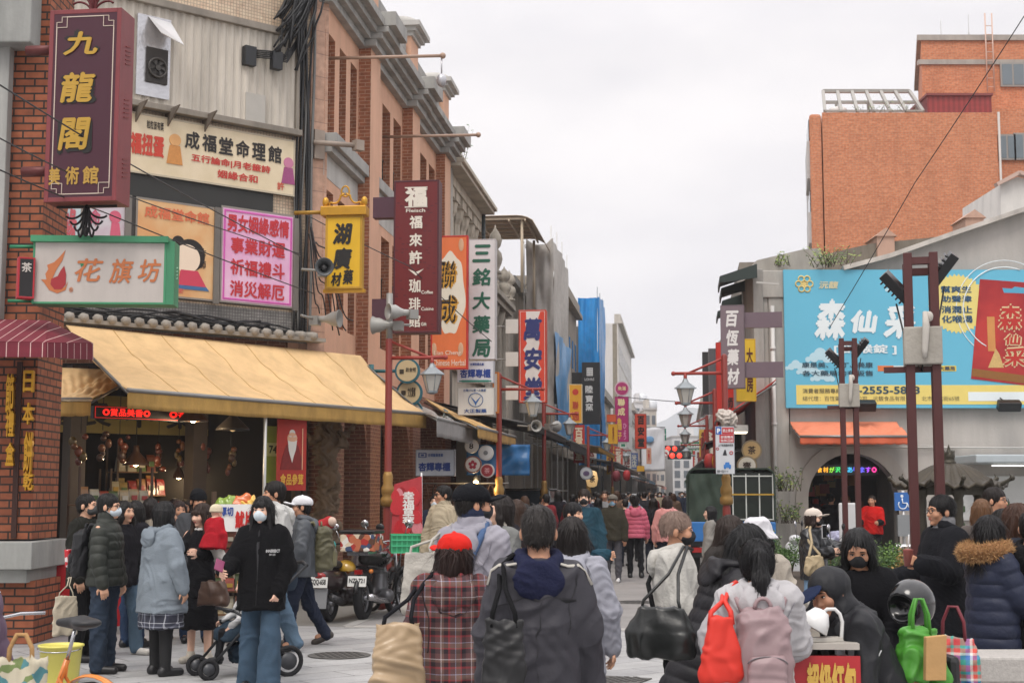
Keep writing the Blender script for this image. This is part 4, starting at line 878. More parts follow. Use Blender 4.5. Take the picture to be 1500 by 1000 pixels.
def tower():
 D=58; PT=Pl((0,D,0),0); X=PT.xz; mO=brick('ca8059','ba6d47','b08a70',.24,.075,.008,grime=.22,bump=.3,name='orange_brick');
 T=thing('brick_tower','orange brick apartment block rising behind the billboard with rooftop frame','building',(0,D,0),0)
 x0=X(1206,250)[0]; x1=X(1462,250)[0]; zt=X(1330,165)[1]
 w=MB(); w.prism([(x0,0),(x1,0),(x1+1.9,9),(x0+1.7,9)],0,zt,'xy'); w.build('wall',mO,T)
 b=MB(); b.prism([(x0-.42,.3),(x0-.004,.3),(x0+1.55,8.8),(x0+1.13,8.8)],5,zt-.2,'xy'); b.build('side_wall',mat('b9b6b4',.85,.1,1,grime=.3),T)
 b=MB(); b.box(x0-.52,x0-.02,-.02,.25,8,zt-.05); b.build('rounded_corner',mO,T,bev=.12)
 for i,(px,py,h) in enumerate(((1195,230,1.6),(1193,330,1.3))):
  q=X(px,py); c=MB(); c.prism([(x0-.56,.5),(x0-.38,.5),(x0+.28,4),(x0+.1,4)],q[1]-h/2,q[1]+h/2,'xy'); c.build('balcony',mat('c9c7c5',.8,.1,grime=.3),T)
  c=MB(); c.prism([(x0-.41,.8),(x0-.3,.8),(x0+.2,3.6),(x0+.09,3.6)],q[1]+h/2,q[1]+h/2+1.0,'xy'); c.build('window',mGL,T)
 k4=(D+4)/D; u0=X(1350,100)[0]*k4; u1=u0+14; zu=(X(1420,60)[1]-1.7)*k4+1.7
 w=MB(); w.prism([(u0,4),(u1,4),(u1+2,12),(u0+2.15,12)],zt-3,zu,'xy'); w.build('upper_block',mO,T)
 c=MB(); c.prism([(u0-.2,3.9),(u1,3.9),(u1+2,12),(u0+1.95,12)],zu,zu+.25,'xy'); z=(X(1420,92)[1]-1.7)*k4+1.7; c.box(u0-.15,u1,3.92,4.2,z-.1,z+.12); c.build('coping',mat('a39c94',.85,.15,grime=.4),T)
 w=MB(); w.box(x1+.02,x1+8,1.5,9,0,zt+.6); w.build('rear_wing',mO,T)
 for (a,b_,c_,d,y) in ((1468,95,1498,125,3.95),(1465,200,1484,232,1.45),(1488,198,1510,232,1.45),(1466,275,1480,300,1.45)):
  k=(D+y)/D; q0=[v for v in X(a,d)]; q1=X(c_,b_); f=MB(); f.box(q0[0]*k-.08,q1[0]*k+.08,y-.06,y,(q0[1]-1.7)*k+1.62,(q1[1]-1.7)*k+1.78); o=f.build('window',mat('8f8b86',.6,.1),T); g=MB(); g.box(q0[0]*k,(q0[0]+q1[0])/2*k-.04,y-.075,y-.06,(q0[1]-1.7)*k+1.7,(q1[1]-1.7)*k+1.7); g.box((q0[0]+q1[0])/2*k+.04,q1[0]*k,y-.075,y-.06,(q0[1]-1.7)*k+1.7,(q1[1]-1.7)*k+1.7); g.build('pane',mat('6c787f',.15,.3,1),o)
 s=MB(); a=X(1365,165); b_=X(1459,135); s.box(a[0],b_[0],.6,4,zt,b_[1]); s.build('red_metal_shed',stripes('8e2f2c','7c2725',.22,0,.5,.5),T)
 s=MB(); s.box(a[0]-.05,b_[0]+.05,.5,4.1,b_[1],b_[1]+.1); s.build('shed_roof',mat('7d3a36',.5,.1),T)
 f=MB(); zz=(X(1290,134)[1]-1.7)*1.045+1.7; xl,xr=X(1226,134)[0],X(1358,134)[0]; n=7; xb=X(1210,165)[0]; xe=X(1354,165)[0]
 for i in range(n): a_=xl+(xr-xl)*i/(n-1); c_=xb+(xe-xb)*i/(n-1); f.beam((a_,2.6,zz),(c_,.2,zt+.1),.13);
 f.beam((xl,2.6,zz),(xr,2.6,zz),.15); f.beam(((xl+xb)/2,1.4,(zz+zt)/2),((xr+xe)/2,1.4,(zz+zt)/2),.12); f.beam((xb,.2,zt+.12),(xe,.2,zt+.12),.08)
 for px in (1236,1284,1357): q=X(px,140)[0]; f.beam((q,1.4,zt),(q,1.4,(zz+zt)/2),.1)
 f.build('rooftop_frame',mat('93908a',.5,.15),T)
 t=MB(); q=X(1225,160); t.lathe([(.4,zt),(.4,zt+.5),(.35,zt+.58),(.1,zt+.65),(.01,zt+.66)],16,(q[0]+.4,1.5,0)); t.build('water_tank',mat('d8d6d2',.5,.1),T)
 l=MB();
 for px in (1445,1455): q=X(px,100)[0]*1.066; l.cyl((q,3.8,zt+2),(q,3.8,zu+1.2),.03,6)
 q0,q1=X(1445,100)[0]*1.066,X(1455,100)[0]*1.066
 for z in np.arange(zt+2.2,zu+1,.4): l.cyl((q0,3.8,z),(q1,3.8,z),.018,5)
 l.build('ladder',mat('c8a898',.5,.1),T)
 for px,hh in ((1398,1.6),(1440,1.9)): a=MB(); q=X(px,50)[0]*1.07; a.cyl((q,6,zu),(q,6,zu+hh),.02,5); a.cyl((q-.2,6,zu),(q,6,zu+hh*.6),.012,5); a.cyl((q+.2,6,zu),(q,6,zu+hh*.6),.012,5); a.build('antenna',mat('b5b5b5',.5,.1),T)
 p=MB(); q=X(1463,200)[0]; p.cyl((q,-.06,6),(q,-.06,zt),.05,6); p.build('drain_pipe',mat('b8b2ac',.5,.1),T)
 for i in range(3): tuft('rooftop_weed',['trailing green weed hanging at the middle of the brick roof edge','small green weed at the left of the brick roof edge','wide green weed near the red metal shed'][i],Vector((X((1292,1275,1325)[i],164)[0],D+.1,zt)),10,.5,.7,'4f6a30',leafs=4)
# white gabled house at right
 H=thing('white_gable_house','small white gabled house at the right edge above the grey wall','house',(0,46,0),0); PH=Pl((0,46,0),0)
 q=[PH.xz(*c) for c in ((1466,270),(1490,259),(1540,272),(1540,330),(1466,330))]; h=MB(); h.prism(q,0,4); h.build('wall',mat('d5d2cd',.85,.08,grime=.3),H)
 r=MB(); r.beam((q[0][0]-.2,-.1,q[0][1]-.05),(q[1][0],-.1,q[1][1]+.1),.3,.12); r.beam((q[1][0],-.1,q[1][1]+.1),(q[2][0],-.1,q[2][1]+.05),.3,.12); r.build('roof',mat('bfa598',.8,.15),H)
tower()
for px,d,l in ((1218,31.8,'bushy green weed growing on the old parapet over the billboard'),(1142,32.1,'small green weed on the parapet above the corner pier')):
 tuft('weed',l,W(px,390,d),34 if px>1200 else 14,.42 if px>1200 else .28,.55 if px>1200 else .3,'57753a',leafs=7)
# right row beyond the corner
for (a,b,h,c,l) in ((59,16,8.2,'8a8076','brown shophouse behind the grey vertical sign'),(76,18,9,'6f6660','dark shophouse on the right beyond the truck'),(95,22,10,'9c958d','grey shophouse past the black awning on the right'),(118,30,9.5,'b3aea8','pale shophouse far along on the right'),(150,40,11,'c6c3c0','white shophouse far along on the right near the traffic lights')):
 shophouse('shophouse',l,a,b,2.2,h,c,side=1,floors=3,depth=8)
# ================================================================ end of the street
def block(label, px0, px1, ytop, d, col, nw=4, nf=5, name='apartment_building', roofbits=True):
 P=Pl((0,d,0),0); x0=P.xz(px0,650)[0]; x1=P.xz(px1,650)[0]; z=P.xz((px0+px1)/2,ytop)[1]; T=thing(name,label,'building',(x0,d,0),0); w=x1-x0
 m=MB(); m.box(0,w,0,12,0,z); m.build('wall',mat(col,.85,.08,.3,grime=.3),T)
 for f in range(nf):
  for i in range(nw):
   xx=(i+.5)*w/nw; zz=z-(f+.7)*z/(nf+.6); a=MB(); a.box(xx-w/nw*.3,xx+w/nw*.3,-.06,.02,zz-.6,zz+.6); a.build('window',mat('5d646b',.3,.3,.5),T)
 if roofbits:
  b=MB(); b.box(w*.2,w*.5,2,6,z,z+1.6); b.build('stair_tower',mat(col,.85,.1),T); b=MB(); b.lathe([(.8,z),(.8,z+1.3),(.1,z+1.6)],10,(w*.75,3,0)); b.build('water_tank',mat('c9ccd0',.4,.1),T)
 r=MB(); r.box(-.1,w+.1,-.15,12,z,z+.25); r.build('coping',mat('a8a5a2',.8,.1),T)
 return T
block('white apartment block at the street end under the pale hills',985,1052,640,240,'c9c8c8',5,6)
block('white block with roof tank left of the street end',930,948,590,210,'c4c3c4',2,7)
block('narrow stained block with plants on its roof down the street',945,962,600,190,'b5afa6',2,6)
block('low cream block beyond the traffic lights',958,990,668,290,'c8c0b6',4,3)
block('tall pale block closing the far end of the street',1035,1075,655,330,'bdbcbd',4,5)
# traffic lights, road signs
def tlight(label, px, py, d, on):
 p=W(px,py,d); T=thing('traffic_light',label,'traffic light',p,0,'red traffic lights over the street')
 m=MB(); m.box(-.9,.9,-.12,.12,-.28,.28); m.build('housing',mat('2c2c2e',.5,.1),T,bev=.04)
 for i in range(3):
  q=MB(); q.cyl((-.56+i*.56,-.14,0),(-.56+i*.56,-.121,0),.2,16); q.build('lens',mat('ff4030',.4,0,emit=1.6) if i<on else mat('4a2020',.4,0),T)
 q=MB(); q.cyl((.9,0,0),(4.5,0,.2),.07,8); q.build('arm',mat('8b8f92',.5,.1),T)
tlight('red traffic light hanging higher over the street, left of the green road sign',988,657,120,2); tlight('red traffic light hanging lower, beside the round no-turn sign',995,667,110,2)
def disc_sign(name,label,px,py,d,r,rim,face,txt=None,tc='202020',cat='sign',group=None,bar=False,rz=SROT,pic=None):
 T=thing(name,label,cat,W(px,py,d),rz,group); m=MB(); m.disc((0,0),r,-.04,.04); m.build('rim',mat(rim,.5,.1),T); m=MB(); m.disc((0,0),r*.84,-.048,-.041); m.disc((0,0),r*.84,.041,.048); m.build('face',mat(face,.5,.06),T)
 if txt:
  m=MB()
  for s,b in txt: m.text(s,[v*r for v in b],-.055,bold=.02)
  m.build('lettering',mat(tc,.6,0),T)
 if bar: m=MB(); m.cbox((0,-.055,0),(r*1.6,.01,r*.2),0,0,R(45)); m.cbox((0,-.053,0),(r*.8,.01,r*.25)); m.build('emblem',mat('b02020',.5,.1),T)
 if pic:
  m=MB(); pic(m,r); m.build('emblem',mat(tc,.6,0),T)
 return T
disc_sign('no_turn_sign','round red rimmed no-turn sign beside the traffic lights',975,663,105,.3,'b3272b','e8e4e0',bar=True)
T=thing('road_sign','green road sign with white lettering over the far street','road sign',W(1012,656,130),0); m=MB(); m.box(-.95,.95,-.04,.04,-.55,.55); m.build('panel',mat('1f7a4f',.5,.1),T); m=MB(); m.text('民生西路',(-.8,.05,.8,.42),-.05,bold=.03); m.text('Minsheng W. Rd.',(-.8,-.4,.8,-.1),-.05); m.build('lettering',mat('e8e8e4',.6,0),T)
T=thing('direction_sign','small green arrow sign high over the far street','road sign',W(971,636,110),0); m=MB(); m.box(-.25,.25,-.03,.03,-.45,.45); m.build('panel',mat('17735a',.5,.1),T); m=MB(); m.prism([(-.16,.05),(.05,.05),(.05,.2),(.2,0),(.05,-.2),(.05,-.05),(-.16,-.05)],-.05,-.035); m.build('arrow',mat('e8e8e4',.6,0),T)
T=thing('white_banner','white cloth banner with blue and peach patches hanging over the far street','banner',W(956,650,95),SROT); m=MB(); cloth_sheet(m,(-.75,0,0),(.8,0,0),-1.8,1.1,.05,31,14,16,(0,1,0)); m.build('cloth',mat('d9dadf',.8,.05),T,solid=.01); m=MB(); m.ell((-.2,-.1,.3),(.3,.03,.22)); m.build('blue_patch',mat('6f9cc4',.8,.1),T); m=MB(); m.cyl((-.8,0,1.12),(.85,0,1.12),.025,6); m.build('rod',mat('8b8f92',.5,.1),T)
# wire across the street
def wire(label, pts, r=.012, name='cable', col='2a2a2c', sag=0, group=None):
 P=[];
 for a,b in zip(pts,pts[1:]):
  a,b=Vector(a),Vector(b)
  for i in range(12): t=i/12; q=a.lerp(b,t); q.z-=sag*4*t*(1-t)*(b-a).length; P.append(q)
 P.append(Vector(pts[-1])); m=MB(); m.tube(P,r,5); return props(m.build(name,mat(col,.6,.1)),label,'cable',group)
wire('thin black cable spanning the far street under the sky',[W(905,580,70),W(1030,590,70)],.02,sag=.01)
wire('overhead cable running diagonally across the brick tower to the corner pier',[W(1500,24,20),W(1340,268,24),W(1215,480,29)],.008,sag=.004)
# ================================================================ signs
def frame_box(m,w,h,d,e):
 m.box(-w/2,-w/2+e,-d/2-.004,d/2+.004,-h/2,h/2); m.box(w/2-e,w/2,-d/2-.004,d/2+.004,-h/2,h/2); m.box(-w/2+e,w/2-e,-d/2-.004,d/2+.004,h/2-e,h/2); m.box(-w/2+e,w/2-e,-d/2-.004,d/2+.004,-h/2,-h/2+e)
def sign(name,label,rect,d,face,frame,texts,thick=.2,e=.03,rz=SROT,cat='sign',group=None,both=False,deco=None,plane=None,emit=0):
 """rect in photo pixels at distance d (or on a plane); texts (string, x0,y0,x1,y1 in photo pixels, colour[, vertical, bold])"""
 x0,y0,x1,y1 = rect; ctr = W((x0+x1)/2,(y0+y1)/2,d); P = Pl(ctr,rz) if plane is None else plane
 a = P.rect(*rect); w,h = a[2]-a[0],a[3]-a[1]; cx,cz=(a[0]+a[2])/2,(a[1]+a[3])/2
 loc = P.o+P.x*cx+Vector((0,0,cz)); T = thing(name,label,cat,loc,rz,group)
 if plane is not None: T.location = loc-P.n*(thick/2+.01)
 m=MB(); m.box(-w/2+e*.5,w/2-e*.5,-thick/2,thick/2,-h/2+e*.5,h/2-e*.5); m.build('panel',face if not isinstance(face,str) else mat(face,.45,.06,2,grime=.18,gs=2.5,name='sign_face',emit=emit),T)
 if frame: m=MB(); frame_box(m,w,h,thick,e); m.build('frame',mat(frame,.5,.1,grime=.3,gs=3),T,bev=.004)
 by={}
 for t in texts: by.setdefault(t[5],[]).append(t)
 sx=w/(x1-x0); sz=h/(y1-y0)
 for c,L_ in by.items():
  m=MB()
  for t in L_:
   b=((t[1]-(x0+x1)/2)*sx,((y0+y1)/2-t[4])*sz,(t[3]-(x0+x1)/2)*sx,((y0+y1)/2-t[2])*sz); m.text(t[0],b,-thick/2-.006,vert=len(t)>6 and t[6],bold=t[7] if len(t)>7 else .022,shear=t[8] if len(t)>8 else 0)
  m.build('lettering',mat(c,.5,.04,name='lettering'),T)
 if deco: deco(T,w,h,thick,sx,sz,(x0+x1)/2,(y0+y1)/2)
 return T
def bracket(T,x0,x1,z,r=.03,col='6d2f2a',y=0):
 m=MB(); m.cyl((x0,y,z),(x1,y,z),r,8); m.build('bracket',mat(col,.5,.1,metal=.3),T)
# ================================================================ left edge: brick arcade pier and its signs
PP = Pl(W(75,700,16.4),0)
def arcade_pier():
 T=thing('brick_arcade','brick arcade corner with concrete bands and raised gold lettering at the left edge','building',PP.o*1,0); T.location.z=0
 o=PP.o.z
 X=lambda px,py:(PP.xz(px,py)[0],PP.xz(px,py)[1]+o)
 mB=brick('9c5a3c','86492f','2e2520',.235,.09,.011,grime=.3,name='arcade_brick'); mC=mat('9b9c98',.85,.15,3,.2,25,grime=.5,name='concrete')
 w=MB(); w.box(-1.6,X(53,600)[0],0,.9,X(0,790)[1]-.0,11); w.build('pier',mB,T)
 w=MB(); w.box(-1.7,X(36,900)[0]+.12,-.05,.9,0,X(0,850)[1]); w.build('pier_base',mB,T)
 l=MB(); z0,z1=X(40,832)[1],X(40,792)[1]; l.box(-1.8,X(60,800)[0],-.3,1,z0,z1); l.build('concrete_ledge',mC,T,bev=.012)
 l=MB(); l.box(-1.75,X(47,840)[0],-.18,.95,X(40,852)[1],z0-.001); l.build('concrete_ledge',mC,T,bev=.012)
 s=MB(); s.box(-1.7,X(15,250)[0],-.16,-.001,X(0,470)[1],X(0,25)[1]); s.build('pilaster_strip',mat('a5a5a1',.85,.15,3,grime=.6),T,bev=.01)
 b=MB(); b.box(-1.8,X(60,40)[0],-.34,.95,X(70,75)[1],X(70,-35)[1]); b.build('concrete_band',mC,T,bev=.015)
 v=MB(); x=X(22,650)[0]; v.box(x,x+.06,-.03,-.001,X(0,788)[1],X(0,530)[1]); v.build('dark_joint',mat('3a211a',.8,.2),T)
# raised gold characters
 gm=mat('c9952a',.35,.2,12,.1,40,metal=.55,name='gold')
 for s_,x0,x1,ys in (('節禮盒',11,25,((548,606),(602,640),(648,682))),('餅乾',37,52,((632,692),(690,718)))):
  for ch,(ya,yb) in zip(s_,ys):
   m=MB(); a=X(x0,yb); c=X(x1,ya); m.text(ch,(a[0],a[1],c[0],c[1]),-.025,bold=.03,ext=.03); m.build('gold_character',gm,T)
 m=MB(); a=X(37,575); c=X(53,543); m.text('日',(a[0],a[1],c[0],c[1]),-.025,bold=.03,ext=.03); m.build('gold_character',gm,T)
 m=MB(); a=X(36,622); c=X(53,590); m.text('本',(a[0],a[1],c[0],c[1]),-.025,bold=.03,ext=.03); m.build('gold_character',gm,T)
 for z in (X(0,70)[1],):
  pass
arcade_pier()
def iron_scroll(T,z,up,w,mirror=1,col='5a2226'):
 for sd in (-1,1):
  for k in range(4):
   m=MB(); n=16; r0=.05+.035*k; P=[]
   for i in range(n+1):
    t=i/n; a=PI*.5+sd*-1*(0.2+1.9*t)*1.0;
    P.append((sd*(.02+r0*(1-math.cos(t*2.6))*.75),0,z+up*(.02+(.34-.07*k)*math.sin(t*2.2))))
   m.tube(P,.013,5); m.build('scroll',mat(col,.5,.1,metal=.5,name='iron'),T)
 m=MB(); m.ell((0,0,z+up*.3),(.03,.03,.06)); m.cyl((0,0,z),(0,0,z+up*.3),.015,6); m.cyl((-w*.42,0,z+up*.02),(w*.42,0,z+up*.02),.014,6); m.build('finial',mat(col,.5,.1,metal=.5,name='iron'),T)
def deco_jiulong(T,w,h,th,sx,sz,cx,cy):
 iron_scroll(T,h/2,1,w); iron_scroll(T,-h/2,-1,w,col='1d1a1b')
 m=MB(); e=.085
 for sxn in (-1,1): m.box(sxn*(w/2-e)-.005,sxn*(w/2-e)+.005,-th/2-.006,-th/2,-h/2+.2,h/2-.2)
 for szn in (-1,1): m.box(-w/2+.2,w/2-.2,-th/2-.006,-th/2,szn*(h/2-e)-.005,szn*(h/2-e)+.005)
 for a in (-1,1):
  for b in (-1,1):
   X0=a*(w/2-e); Z0=b*(h/2-e)
   for (u0,v0,u1,v1) in ((0,.12,.12,.12),(.12,.12,.12,.0),(.12,0,.06,0),(.06,0,.06,.06),(0,.12,0,.06),(0,.06,.06,.06)):
    m.beam((X0-a*u0,-th/2-.004,Z0-b*v0),(X0-a*u1,-th/2-.004,Z0-b*v1),.011,.006)
 m.build('border',mat('c9b8a8',.5,.05),T)
 m=MB()
 for z in (h*.27,-.02,-h*.32):
  for i in range(5): m.beam((w/2+.004,-.05,z+.1-i*.05),(w/2+.004,.09,z+.13-i*.05),.012,.012)
 m.build('vent_slot',mat('7e3433',.6,.1),T)
 for z in (.32*h,-.32*h): bracket(T,-w/2-.35,-w/2,z,.06,'5e2a28')
def gold_texts(chars, col, sh, y_off=0):
 out=[]
 for ch,x0,y0,x1,y1 in chars:
  out.append((ch,x0,y0,x1,y1,col))
 return out
T=sign('hanging_sign','tall maroon box sign with four gold characters and iron scrollwork on the brick pier',(80,22,184,300),15.6,mat('3f0e22',.4,.08,2,name='maroon'),'7c3236',
[('九',100,52,154,88,'120d0a',0,.05),('龍',98,114,152,160,'120d0a',0,.04),('閣',97,183,147,232,'120d0a',0,.04)]+[('美',86,250,103,276,'b08a38',0,.03),('術',110,250,130,276,'b08a38',0,.03),('館',135,250,158,276,'b08a38',0,.03)],thick=.38,e=.05,deco=deco_jiulong)
m=MB()
for ch,x0,y0,x1,y1 in (('九',99,50,153,86),('龍',97,112,151,158),('閣',96,181,146,230)):
 cx,cy=132,161; k=15.6/FPX*1.0; m.text(ch,((x0-cx)*k,(cy-y1)*k,(x1-cx)*k,(cy-y0)*k),-.38/2-.014,bold=.028,shear=.15)
m.build('lettering',mat('b8923c',.35,.1,10,metal=.4,name='gold'),T)
# pale red side of that sign
m=MB(); w_=104*15.6/FPX; h_=278*15.6/FPX; m.box(w_/2+.001,w_/2+.003,-.16,.19,-h_/2+.03,h_/2-.03); m.build('side_panel',mat('b96a66',.5,.12,3,grime=.35),T)
def deco_flame(T,w,h,th,sx,sz,cx,cy):
 Q=lambda pts:[((x-cx)*sx,(cy-y)*sz) for x,y in pts]
 m=MB(); m.prism(Q([(100,370),(96,385),(88,398),(83,410),(85,420),(92,426),(101,424),(105,416),(102,428),(90,433),(78,428),(71,418),(66,413),(74,413),(72,405),(76,398),(74,392),(84,388),(92,380)]),-th/2-.006,-th/2); m.build('flame_emblem',mat('b86a3a',.5,.05),T)
 m=MB(); m.prism(Q([(99,393),(94,400),(90,408),(81,412),(80,420),(86,427),(96,427),(102,420),(102,405)]),-th/2-.009,-th/2-.0065); m.build('flame_emblem',mat('9a2228',.5,.05),T)
 m=MB(); m.prism(Q([(122,389),(128,386),(129,391),(123,394)]),-th/2-.007,-th/2); m.build('leaf_emblem',mat('1e7a50',.5,.05),T)
 m=MB(); m.box(-w/2-.02,w/2+.02,-th/2-.05,th/2+.02,h/2-.02,h/2+.05); m.box(w/2+.001,w/2+.09,-th/2,th/2,-h/2,h/2); m.build('green_housing',mat('3f8a62',.5,.1,3,grime=.35),T)
 m=MB()
 for i in range(4): m.beam((w/2+.094,-.04,-.05+i*.04),(w/2+.094,.04,-.03+i*.04),.01)
 m.build('vent_slot',mat('9fd0b0',.5),T)
 for z in (h/2-.05,-h/2+.05): bracket(T,-w/2-.3,-w/2,z,.02,'2f7d58')
sign('box_sign','grey and green rectangular light box sign with flame emblem and three brown characters',(53,356,247,448),15.9,'b9b1aa','3f8a62',[('花',114,382,156,416,'b86a3a',0,.02,.2),('旗',164,382,200,418,'b86a3a',0,.02,.2),('坊',206,382,240,416,'b86a3a',0,.02,.2),('®',107,424,113,431,'b86a3a')],thick=.3,e=.025,rz=R(3),deco=deco_flame)
sign('small_sign','small black box sign with red edge beside the brick pier',(25,378,50,438),15.7,'1a1618','b02530',[('茶',30,386,45,400,'c8c0b8')],thick=.15,e=.02,rz=R(25))
def striped_awning():
 T=thing('striped_awning','small maroon awning with thin pale stripes at the left edge','awning',(0,0,0),0); a=W(0,470,15.9); pts=lambda px,py,d: W(px,py,d)
 m=MB(); A=pts(-120,470,15.9);B=pts(95,478,16.3);C=pts(136,500,15.2);D=pts(-120,497,14.9);
 A,B=pts(-120,466,16.3),pts(70,470,16.3)
 P=[A,B,pts(68,502,15.3),pts(-120,498,15.3)]; m.add(P,[(0,1,2,3)],False); P2=[P[3],P[2],pts(68,523,15.3),pts(-120,522,15.3)]; m.add(P2,[(0,1,2,3)],False)
 Q=[B,pts(72,470,16.2),pts(136,503,15.9),pts(68,502,15.3)]; m.add([B,pts(136,503,16.2),pts(68,502,15.3)],[(0,1,2)],False); m.add([pts(68,502,15.3),pts(136,503,16.2),pts(136,527,16.2),pts(68,523,15.3)],[(0,1,2,3)],False)
 m.build('canvas',stripes('c9a9a4','6d1f2e',.13,0,.07,.8,'striped_canvas',uv=True),T,solid=.015)
striped_awning()
# ================================================================ tiled corner building
PT_ = Pl((-3.45,23.7,0),R(39.5))
def tiled():
 T=thing('tiled_building','beige mosaic tiled corner building with corrugated metal panel over the yellow awning','building',PT_.o,PT_.rz); X=PT_.xz
 mT=brick('dcc5aa','ccb59a','a59482',.055,.055,.006,0,.6,.4,grime=.4,name='mosaic_tile',gs=.6)
 u0=-7.5; z1=X(250,470)[1]
 w=MB(); w.box(u0,0,0,.3,z1-.0,12.5); w.box(0,.3,.302,3,3.2,12.5); w.build('wall',mT,T)
 w=MB(); w.box(u0,0,.3,4,12.2,12.6); w.box(u0,-.02,3.9,4,3.6,12.5); w.build('rear_wall',mDK,T)
# return strip with cream tiles between the two buildings
 s=MB(); s.box(.0,.34,-.03,.3,3.0,12.5); s.build('corner_strip',brick('c09a84','b48f7a','96786a',.4,.4,.008,0,.7,.3,grime=.35,name='cream_tile'),T)
# corrugated metal panel in a frame
 q0=X(60,20); q1=X(432,190); zt=X(250,18)[1]; zb=X(250,160)[1]
 x0,x1=X(60,100)[0],X(430,100)[0]; n=120; p=MB()
 V=[];F=[]
 for i in range(n+1):
  x=x0+(x1-x0)*i/n; y=-.06-.025*(1 if (i//2)%2 else 0); V+= [(x,y,zb),(x,y,zt)]
 F=[(2*i,2*i+2,2*i+3,2*i+1) for i in range(n)]; p.add(V,F,False); p.build('corrugated_panel',mat('c9c1b4',.55,.14,1.4,.1,20,grime=.55,gs=1.1,name='corrugated_metal',stretch=(2,2,.25)),T,solid=.01)
 f=MB(); f.box(x0-.06,x1+.06,-.16,0,zt,zt+.12); f.box(x0-.06,x1+.08,-.2,0,zb-.1,zb); f.box(x1,x1+.06,-.12,0,zb,zt); f.build('panel_frame',mat('8f877c',.7,.2,3,grime=.6),T,bev=.01)
# duct opening with a fan
 a=X(194,140); b=X(246,33); f=MB(); f.box(a[0],b[0],-.12,-.09,a[1],b[1]); f.build('foil_panel',mat('c9c9cc',.25,.15,9,.6,9,metal=.7,name='foil'),T)
 a2=X(208,122); b2=X(240,78); f=MB(); f.box(a2[0],b2[0],-.16,-.121,a2[1],b2[1]); o=f.build('fan_housing',mat('2b2622',.6,.2),T)
 cx,cz=(a2[0]+b2[0])/2,(a2[1]+b2[1])/2-.04; f=MB(); rr=.15; f.tube([(cx+rr*math.cos(t),-.18,cz+rr*math.sin(t)) for t in np.linspace(0,2*PI,21)[:-1]],.02,6,True); f.disc((cx,cz),.045,-.2,-.165,12)
 for k in range(6):
  t=k*PI/3; f.add([(cx+.04*math.cos(t),-.185,cz+.04*math.sin(t)),(cx+.13*math.cos(t-.3),-.19,cz+.13*math.sin(t-.3)),(cx+.13*math.cos(t+.3),-.17,cz+.13*math.sin(t+.3))],[(0,1,2)],False)
 f.build('fan',mat('3c3834',.5,.2),o)
 d=X(211,68); e=X(247,35); f=MB(); f.add([(d[0],-.13,e[1]),(e[0]-.02,-.13,e[1]-.03),(e[0]+.03,-.5,d[1]-.02),(d[0]+.05,-.5,d[1]+.1)],[(0,1,2,3)],False); f.build('flap',mat('d9d9da',.4,.1,6,metal=.4),T,solid=.01)
# iron brackets under the panel
 for px in (196,243,297):
  f=MB(); a=X(px,150)[0]; z=X(px,163+ (px-243)*.15)[1]; f.prism([(a,z),(a+.02,z),(a+.02,z-.33),(a,z-.33)],-.02,-.0); f.add([(a,-.02,z),(a,-.5,z),(a,-.02,z-.32)],[(0,1,2)],False); f.build('bracket_plate',mat('6f665c',.7,.3,6,grime=.5),T,solid=.02)
# dark fascia between the signs
 a=X(186,287); b=X(398,258); f=MB();
 f.box(X(186,270)[0],X(398,270)[0],-.06,0,X(300,303)[1],X(300,268)[1]); f.build('fascia',mat('2f302f',.7,.2,3),T)
 f=MB(); f.box(X(60,370)[0],X(432,370)[0],-.05,0,X(300,442)[1],X(300,303)[1]-.01); f.build('window_band',mat('43403d',.6,.2,3),T)
 for px in (70,183,314,430):
  f=MB(); x=X(px,370)[0]; f.box(x-.05,x+.05,-.1,-.05,X(300,444)[1],X(300,303)[1]); f.build('mullion',mat('77726c',.5,.15,4,grime=.4),T)
# lower strip with grey tiles and the rail the awning hangs from
 f=MB(); f.box(u0,-.001,-.02,0,X(300,492)[1],X(300,446)[1]); f.build('tile_strip',brick('8d8a86','7f7c78','5e5b58',.05,.05,.006,0,.6,.3,grime=.5,name='grey_tile'),T)
 f=MB(); z=X(300,485)[1];
 f.box(u0,.2,-.3,-.02,z-.06,z)
 for i in range(34): x=u0+.2+i*.22; f.cyl((x,-.34,z+.02),(x,-.02,z+.05),.07,6)
 f.build('rain_gutter',mat('a39d94',.8,.2,4,grime=.5),T)
# shop front posts and deep interior
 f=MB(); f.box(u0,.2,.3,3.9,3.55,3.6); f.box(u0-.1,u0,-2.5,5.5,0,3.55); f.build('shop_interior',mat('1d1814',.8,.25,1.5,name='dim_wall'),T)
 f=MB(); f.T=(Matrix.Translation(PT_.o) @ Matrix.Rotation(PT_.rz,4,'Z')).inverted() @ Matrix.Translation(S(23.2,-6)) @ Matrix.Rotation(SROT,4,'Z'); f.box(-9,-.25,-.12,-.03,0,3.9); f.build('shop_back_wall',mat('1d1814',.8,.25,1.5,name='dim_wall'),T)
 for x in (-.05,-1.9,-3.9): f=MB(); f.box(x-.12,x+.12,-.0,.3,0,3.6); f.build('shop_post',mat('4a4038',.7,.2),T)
 return T
TB_=tiled()
def sign_on(name,label,rect,face,frame,texts,plane=PT_,**kw): return sign(name,label,rect,0,face,frame,texts,rz=plane.rz,plane=plane,**kw)
def tilt(t): return t
